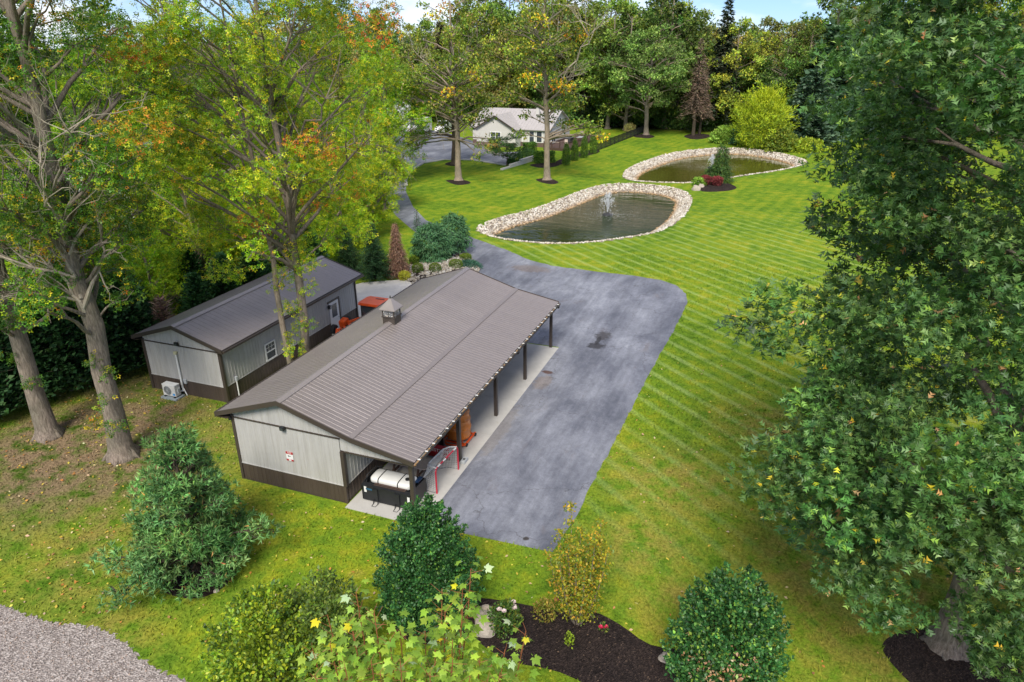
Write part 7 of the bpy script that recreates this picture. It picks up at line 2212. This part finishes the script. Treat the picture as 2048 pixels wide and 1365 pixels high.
put(fir, 'fir_tree', 'tall dark spired fir behind the brown half dead spruce', 'fir', at(1432, 262), 1.0, 0.3)
put(fd, 'dead_spruce', 'brown half dead spruce with bare trunk in a mulch ring by the woods', 'spruce', at(1386, 272), 1.0, 0.0)
put(fd, 'dead_spruce', 'second brown spruce trunk just right of the half dead spruce', 'spruce', at(1399, 268), 0.8, 1.2, (.9, .9, .9))
put(fir, 'fir_tree', 'dark fir among the trees above the house roof', 'fir', (-22, 132, 0), 0.85, 1.1, (.9, 1, .9))
put(fir, 'fir_tree', 'dark reddish fir left of the lawn island trees', 'fir', (-52, 128, 0), 0.85, 2.2, (2.2, 1.4, 1.2))
put(fir, 'fir_tree', 'dark fir behind the wide rounded tree', 'fir', (-3, 136, 0), 0.95, 0.7, (.9, 1, .9))
# arborvitae, hedge, small tree and shrubs by the deck
arb = 'columnar arborvitae along the deck'
for i, ((px, py), hh, nm) in enumerate([((1132,331),3.3,'nearest columnar arborvitae by the deck corner'),((1149,322),3.25,'second columnar arborvitae from the deck corner'),((1168,316),3.5,'third columnar arborvitae, next to last along the deck'),((1186,308),3.9,'tallest and farthest columnar arborvitae at the fence end')]):
    shrub('arborvitae', nm, 'arborvitae', at(px, py), [(0.05,0.42),(hh*0.3,0.52),(hh*0.65,0.38),(hh*0.9,0.14),(hh,0.02)], 2600, 0.22, NARROW, [(0.028,0.065,0.010),(0.05,0.095,0.012),(0.075,0.12,0.014)], [3,3,2], 150+i, 'leaf_far', arb, amp=0.05, depth=0.15, up=0.9, out=0.3)
def clipped_hedge(name, label, p, q, w, h, n, seed, cols):
    rg = np.random.default_rng(seed)
    t = thing(name, label, 'hedge', p)
    d = np.array(q)-np.array(p); L = np.linalg.norm(d[:2]); d = d/L; s = np.array([-d[1], d[0], 0])
    a = rg.uniform(0, L, n); side = rg.integers(0, 3, n)
    b_ = np.where(side == 0, -w/2, np.where(side == 1, w/2, rg.uniform(-w/2, w/2, n)))
    z = np.where(side == 2, h, rg.uniform(0.05, h, n))
    P_ = a[:, None]*d+b_[:, None]*s+z[:, None]*np.array([0, 0, 1.])+rg.normal(0, .05, (n, 3))
    lv = (P_, rg.normal(0, 1, (n, 3))+np.array([0, 0, .5]), rg.normal(0, 1, (n, 3)), rg.uniform(.14, .26, n), DIAMOND, palette(n, cols, [1]*len(cols), rg))
    link(bpy.data.objects.new('foliage', leaf_mesh('foliage', *lv, M['leaf_far'])), t)
    mb = MB()
    for k in np.arange(0.3, L, 0.7):
        c = d*k; mb.tube([(c[0], c[1], 0), (c[0], c[1], h*0.8)], 0.03, 5)
    mb.build('stem', M['barkdark'], t, world=False)
hc = [(0.022,0.055,0.010),(0.038,0.08,0.012),(0.06,0.11,0.014)]
clipped_hedge('hedge', 'clipped green box hedge below the deck front', at(1068, 327), at(1108, 325), 1.0, 1.5, 3600, 160, hc)
clipped_hedge('hedge', 'darker clipped hedge under the front house windows', at(1048, 306), at(1071, 304), 1.0, 1.4, 2400, 161, hc)
rgs = np.random.default_rng(162)
ps_ = tree_parts(rgs, 4.6, 0.07, 1.2, [(1.4,1.6),(2.4,2.6),(3.6,2.2),(4.6,0.8)], 22, 50, 4, 0.2, DIAMOND, [(0.02,0.05,0.018),(0.035,0.07,0.022),(0.05,0.09,0.025)], [1,1,1], bough=0.9, flat=0.4)
place_tree('dogwood_tree', 'small dark green spreading tree before the house gable', 'tree', at(1014, 332), ps_, 'leaf_far', 'barkdark')
for i, (px, py, hh, rr, nm) in enumerate([(1022,330,.8,.6,'lowest rounded shrub behind the retaining wall'),(1034,323,1.0,.8,'middle rounded shrub behind the retaining wall'),(1046,318,1.0,.8,'upper rounded shrub behind the retaining wall'),(1058,312,1.0,.8,'rounded shrub at the deck end of the retaining wall')]):
    shrub('rounded_shrub', nm, 'shrub', at(px, py), [(0.05,rr*.7),(hh*.5,rr),(hh*.85,rr*.7),(hh,.1)], 900, 0.18, DIAMOND, [(0.025,0.055,0.016),(0.04,0.08,0.02)], [1,1], 165+i, 'leaf_far', 'rounded shrubs along the retaining wall', amp=0.1, stems=3)
shrub('ornamental_grass', 'rusty orange ornamental grass under the gable window', 'plant', at(985, 300), [(0.05,.6),(.5,.9),(.9,.7),(1.1,.1)], 900, 0.3, BLADE, [(0.26,0.13,0.03),(0.2,0.15,0.03)], [1,1], 170, 'leaf_far', amp=.1)
shrub('ornamental_grass', 'pale tan grass clump behind the black fence', 'plant', at(1259, 264), [(0.05,.7),(.7,1.1),(1.2,.8),(1.4,.1)], 900, 0.35, BLADE, [(0.36,0.29,0.10),(0.3,0.25,0.1)], [1,1], 171, 'leaf_far', amp=.1)
# island bed
wt_ = shrub('weeping_cedar', 'upright weeping cedar on the mulched island by the pond', 'conifer', at(1439, 365), [(0.2,1.5),(1.0,1.35),(2.2,0.9),(3.4,0.75),(4.4,0.55),(4.8,0.15)], 4200, 0.34, NARROW, [(0.022,0.055,0.012),(0.038,0.08,0.014),(0.07,0.105,0.016)], [3,3,1.5], 172, 'needle', amp=0.38, depth=0.45, up=-0.7, out=0.45)
shrub('weeping_cedar', 'low trailing lobe of cedar left of the upright weeping cedar', 'conifer', at(1425, 364), [(0.05,1.3),(0.7,1.4),(1.5,0.9),(1.9,0.2)], 1700, 0.32, NARROW, [(0.022,0.055,0.012),(0.038,0.08,0.014)], [1,1], 173, 'needle', amp=0.3, depth=0.45, up=-0.5)
bar = 'red barberry bushes on the island bed'
for i, (px, py, nm) in enumerate([(1410,371,'dark red barberry ball on the left of the island bed'),(1433,373,'dark red barberry ball on the right of the island bed')]):
    shrub('barberry', nm, 'bush', at(px, py), [(0.1,.4),(.6,.62),(0.95,.60),(1.1,.2)], 1900, 0.16, DIAMOND, [(0.075,0.018,0.018),(0.11,0.026,0.026),(0.05,0.014,0.014)], [1,1,1], 175+i, 'leaf_far', bar, amp=0.04, depth=0.15, stems=3, tipc=(0.17,0.03,0.035))
shrub('ground_cover', 'small yellow green tuft at the left tip of the island bed', 'plant', at(1398, 372), [(0.05,.6),(.4,.8),(.8,.5),(.9,.1)], 600, 0.25, DIAMOND, [(0.09,0.15,0.02)], [1], 178, 'leaf_far')

# ---- the wood beyond: individual trees sharing a few crowns
FV = []
fcol = [[(0.045,0.085,0.018),(0.07,0.12,0.022),(0.11,0.16,0.028)], [(0.03,0.06,0.016),(0.05,0.085,0.02),(0.075,0.115,0.022)], [(0.085,0.125,0.02),(0.13,0.165,0.022),(0.17,0.19,0.024)], [(0.09,0.09,0.03),(0.13,0.115,0.035),(0.07,0.09,0.025)]]
for i in range(8):
    pf_ = [[(3,3.5),(8,6.2),(14,6.6),(19,4.6),(23,1.4)], [(2,4.0),(6,6.0),(11,7.2),(16,6.2),(21,2.6)]][i % 2]
    FV.append(tree_variant(200+i, pf_[-1][0], pf_, fcol[i % 4], [4, 5, 3], 62, 52, 0.55, 2.0, DIAMOND, 3, hang=0.2, rmin=0.45, flat=0.62, btint=0.24))
kinds = ['mid green broadleaf tree in the wood beyond the lawn', 'dark green broadleaf tree in the wood beyond the lawn', 'yellowish green broadleaf tree in the wood beyond the lawn', 'olive brown broadleaf tree in the wood beyond the lawn']
rgw = np.random.default_rng(210)
spots = []
for row, (y, st, x0_, x1_) in enumerate([(128, 6.5, -58, 24), (135, 7.0, -72, 40), (143, 8, -84, 66), (153, 9, -95, 84), (166, 10, -110, 100)]):
    x = x0_
    while x < x1_:
        spots.append((x+rgw.normal(0, 1.5), y+rgw.normal(0, 1.8)+max(0, x-24)*0.10, row)); x += st*rgw.uniform(0.8, 1.25)
for k, (x, y, row) in enumerate(spots):
    i = int(rgw.integers(0, 8))
    s = rgw.uniform(0.92, 1.22)
    if row >= 3: s *= 1.05
    # skyline dips where the photograph shows sky
    u = (np.array([x, y, 20.0])-CAM_LOC); ux = 1024+FPX*(u@CAM_R[0])/(u@CAM_R[2])
    if 1440 < ux < 1640: s *= 0.80
    if 700 < ux < 950: s *= 0.82
    if -3 < x < 8 and row == 0: continue
    zone = ['at far left behind the yard', 'above the house roof', 'behind the bare limbed lawn tree', 'behind the wide rounded tree', 'above the feathery yellow tree', 'behind the big oak'][int(np.searchsorted([700, 1010, 1220, 1420, 1690], ux))]
    lab_ = ['mid green', 'dark green', 'yellowish green', 'olive brown'][i % 4] + ' woodland tree ' + ['in the front row', 'in the second row', 'in the third row', 'far back', 'on the skyline'][row] + ' ' + zone
    put(FV[i], 'broadleaf_tree', lab_, 'tree', (x, y, 0), s, rgw.uniform(0, 6.28), tuple(rgw.uniform(0.8, 1.2)*np.array([rgw.uniform(.9, 1.15), 1, .9])), 'trees of the wood beyond the lawn', rgw.uniform(0.92, 1.12))
# understorey closes the foot of the wood
und = 'undergrowth bushes along the foot of the wood'
ub = [shrub_leaves([(0.2,2.4),(1.8,3.2),(3.4,2.4),(4.4,.4)], 1700, 0.5, DIAMOND, [(0.026,0.055,0.014),(0.042,0.08,0.018),(0.065,0.105,0.022)], [1,1,1], np.random.default_rng(220+i), amp=0.25, depth=0.4) for i in range(3)]
ubm = [leaf_mesh('foliage', *q, M['leaf_far']) for q in ub]
ust = MB().tube([(0, 0, 0), (0.3, 0.2, 2.0)], [0.06, 0.02], 5).tube([(0, 0, 0), (-0.4, 0.1, 2.0)], [0.06, 0.02], 5)
usm = bpy.data.meshes.new('stem'); usm.from_pydata(ust.v, [], ust.f); usm.materials.append(M['barkdark'])
x = -62.0; k = 0
while x < 62:
    y = 131.5+max(0, x-24)*0.12+rgw.normal(0, 1)
    t = thing('undergrowth_bush', 'dark undergrowth bush at the foot of the wood', 'bush', (x, y, 0), und, rgw.uniform(0, 6))
    for nm, m_ in (('foliage', ubm[k % 3]), ('stem', usm)):
        o = link(bpy.data.objects.new(nm, m_), t); s = rgw.uniform(0.7, 1.25); o.scale = (s, s, s)
    x += rgw.uniform(2.6, 4.2); k += 1
# left of the yard: trees hiding the horizon
lw = 'tall trees left of the far yard'
for k, (x, y, s) in enumerate([(-62,100,.95),(-70,86,1.0),(-58,76,.85),(-74,66,1.0),(-62,52,.95),(-80,110,1.1),(-88,90,1.1),(-66,118,1.0),(-52,60,.8),(-84,48,1.1),(-58,34,.95),(-72,24,1.0),(-50,18,.85),(-46,88,.8)]):
    ux_ = (np.array([x, y, 10.0])-CAM_LOC); ux_ = 1024+FPX*(ux_@CAM_R[0])/(ux_@CAM_R[2])
    put(FV[(k*3) % 8], 'broadleaf_tree', ['mid green', 'dark green', 'yellowish green', 'olive brown'][(k*3) % 4]+' tall tree far behind '+['the leftmost sweetgum', 'the second sweetgum', 'the slender tree by the garage', 'the vine clad tree'][int(np.searchsorted([150, 330, 520], ux_))]+(', nearer' if (ux_ and y < 70) else ', farther'), 'tree', (x, y, 0), s, k*1.1, (1.05, 1, .9), lw)

# ------------------------------------------------------------------ litter, grass and gravel
rgg = np.random.default_rng(300)
DRIVE = np.array(poly); 
def lawn_points(n, xr, yr):
    q = rgg.uniform((xr[0], yr[0]), (xr[1], yr[1]), (n, 2))
    ok = ~inside(q, DRIVE) & ~inside(q, np.array(pad)) & ~inside(q, gpoly) & ~((q[:, 0] > -0.2) & (q[:, 0] < 8.75) & (q[:, 1] > -0.35) & (q[:, 1] < 18)) & ~((q[:, 0] > -10.6) & (q[:, 0] < -5.3) & (q[:, 1] > 5.1) & (q[:, 1] < 17.9))
    for b_ in BEDS:
        ok &= ~inside(q, b_)
    return q[ok]
q = np.concatenate([lawn_points(100000, (-18, 32), (-12, 14)), lawn_points(50000, (8, 40), (8, 40))])
n = len(q)
a = rgg.uniform(0, 6.28, n)
P_ = np.concatenate([q, np.zeros((n, 1))], 1)
A_ = np.stack([np.cos(a)*0.55, np.sin(a)*0.55, np.ones(n)], 1)
N_ = np.stack([np.cos(a), np.sin(a), np.full(n, 0.3)], 1)
me = leaf_mesh('grass', P_, A_, N_, rgg.uniform(0.08, 0.17, n), _tpl([(0,0.16,0),(0,-0.16,0),(1,0.05,0.2)], [(0,1,2)]), np.ones((n, 3)), M['lawn'])
o = link(bpy.data.objects.new('grass', me)); o['kind'] = 'stuff'
q = np.concatenate([lawn_points(900, (-16, 2), (-9, 6)), lawn_points(500, (-4, 14), (-10, 0)), lawn_points(450, (10, 32), (-6, 20)), lawn_points(250, (-16, -5), (-3, 6))])
n = len(q)
me = leaf_mesh('fallen_leaves', np.concatenate([q, rgg.uniform(0.03, 0.07, (n, 1))], 1), np.concatenate([rgg.normal(0, 1, (n, 2)), rgg.normal(0, .2, (n, 1))], 1), np.concatenate([rgg.normal(0, .3, (n, 2)), np.ones((n, 1))], 1), rgg.uniform(0.07, 0.17, n), DIAMOND, palette(n, [(0.50,0.33,0.05),(0.45,0.19,0.05),(0.42,0.30,0.18),(0.30,0.15,0.07)], [4,2,3,2], rgg), M['leaf'])
o = link(bpy.data.objects.new('fallen_leaves', me)); o['kind'] = 'stuff'
q = rgg.uniform(gpoly.min(0), gpoly.max(0), (60000, 2)); q = q[inside(q, gpoly)]; q = q[q[:, 1] > -15][:3500]
n = len(q); s = rgg.uniform(0.018, 0.042, n)
stones_joined('gravel', np.concatenate([q, (0.01+s*0.3)[:, None]], 1), s, M['bankstone'], None, np.array([(0.36,0.32,0.30),(0.45,0.41,0.39),(0.26,0.22,0.21),(0.40,0.31,0.26)])[rgg.integers(0, 4, n)], rgg)

# ------------------------------------------------------------------ tell look-alikes apart by their order from the left
from collections import defaultdict
same = defaultdict(list)
for o in scene.objects:
    if o.parent is None and 'label' in o and 'category' in o:
        w = np.array(o.location) - CAM_LOC
        same[o['label']].append((float(w@CAM_R[0])/max(1e-3, float(w@CAM_R[2])), o))
ORD = ['first', 'second', 'third', 'fourth', 'fifth', 'sixth', 'seventh', 'eighth', 'ninth', 'tenth', 'eleventh', 'twelfth']
for lab, lst in same.items():
    if len(lst) < 2 or len(lst) > 24: continue
    lst.sort(key=lambda t: t[0])
    for k, (_, o) in enumerate(lst):
        if len(lst) == 2: o['label'] = lab + (', left one' if k == 0 else ', right one')
        elif k < len(lst)/2: o['label'] = lab + ', ' + ('leftmost' if k == 0 else ORD[k] + ' from left' if k < 12 else 'number %d from left' % (k+1))
        else:
            j = len(lst)-1-k
            o['label'] = lab + ', ' + ('rightmost' if j == 0 else ORD[j] + ' from right' if j < 12 else 'number %d from right' % (j+1))
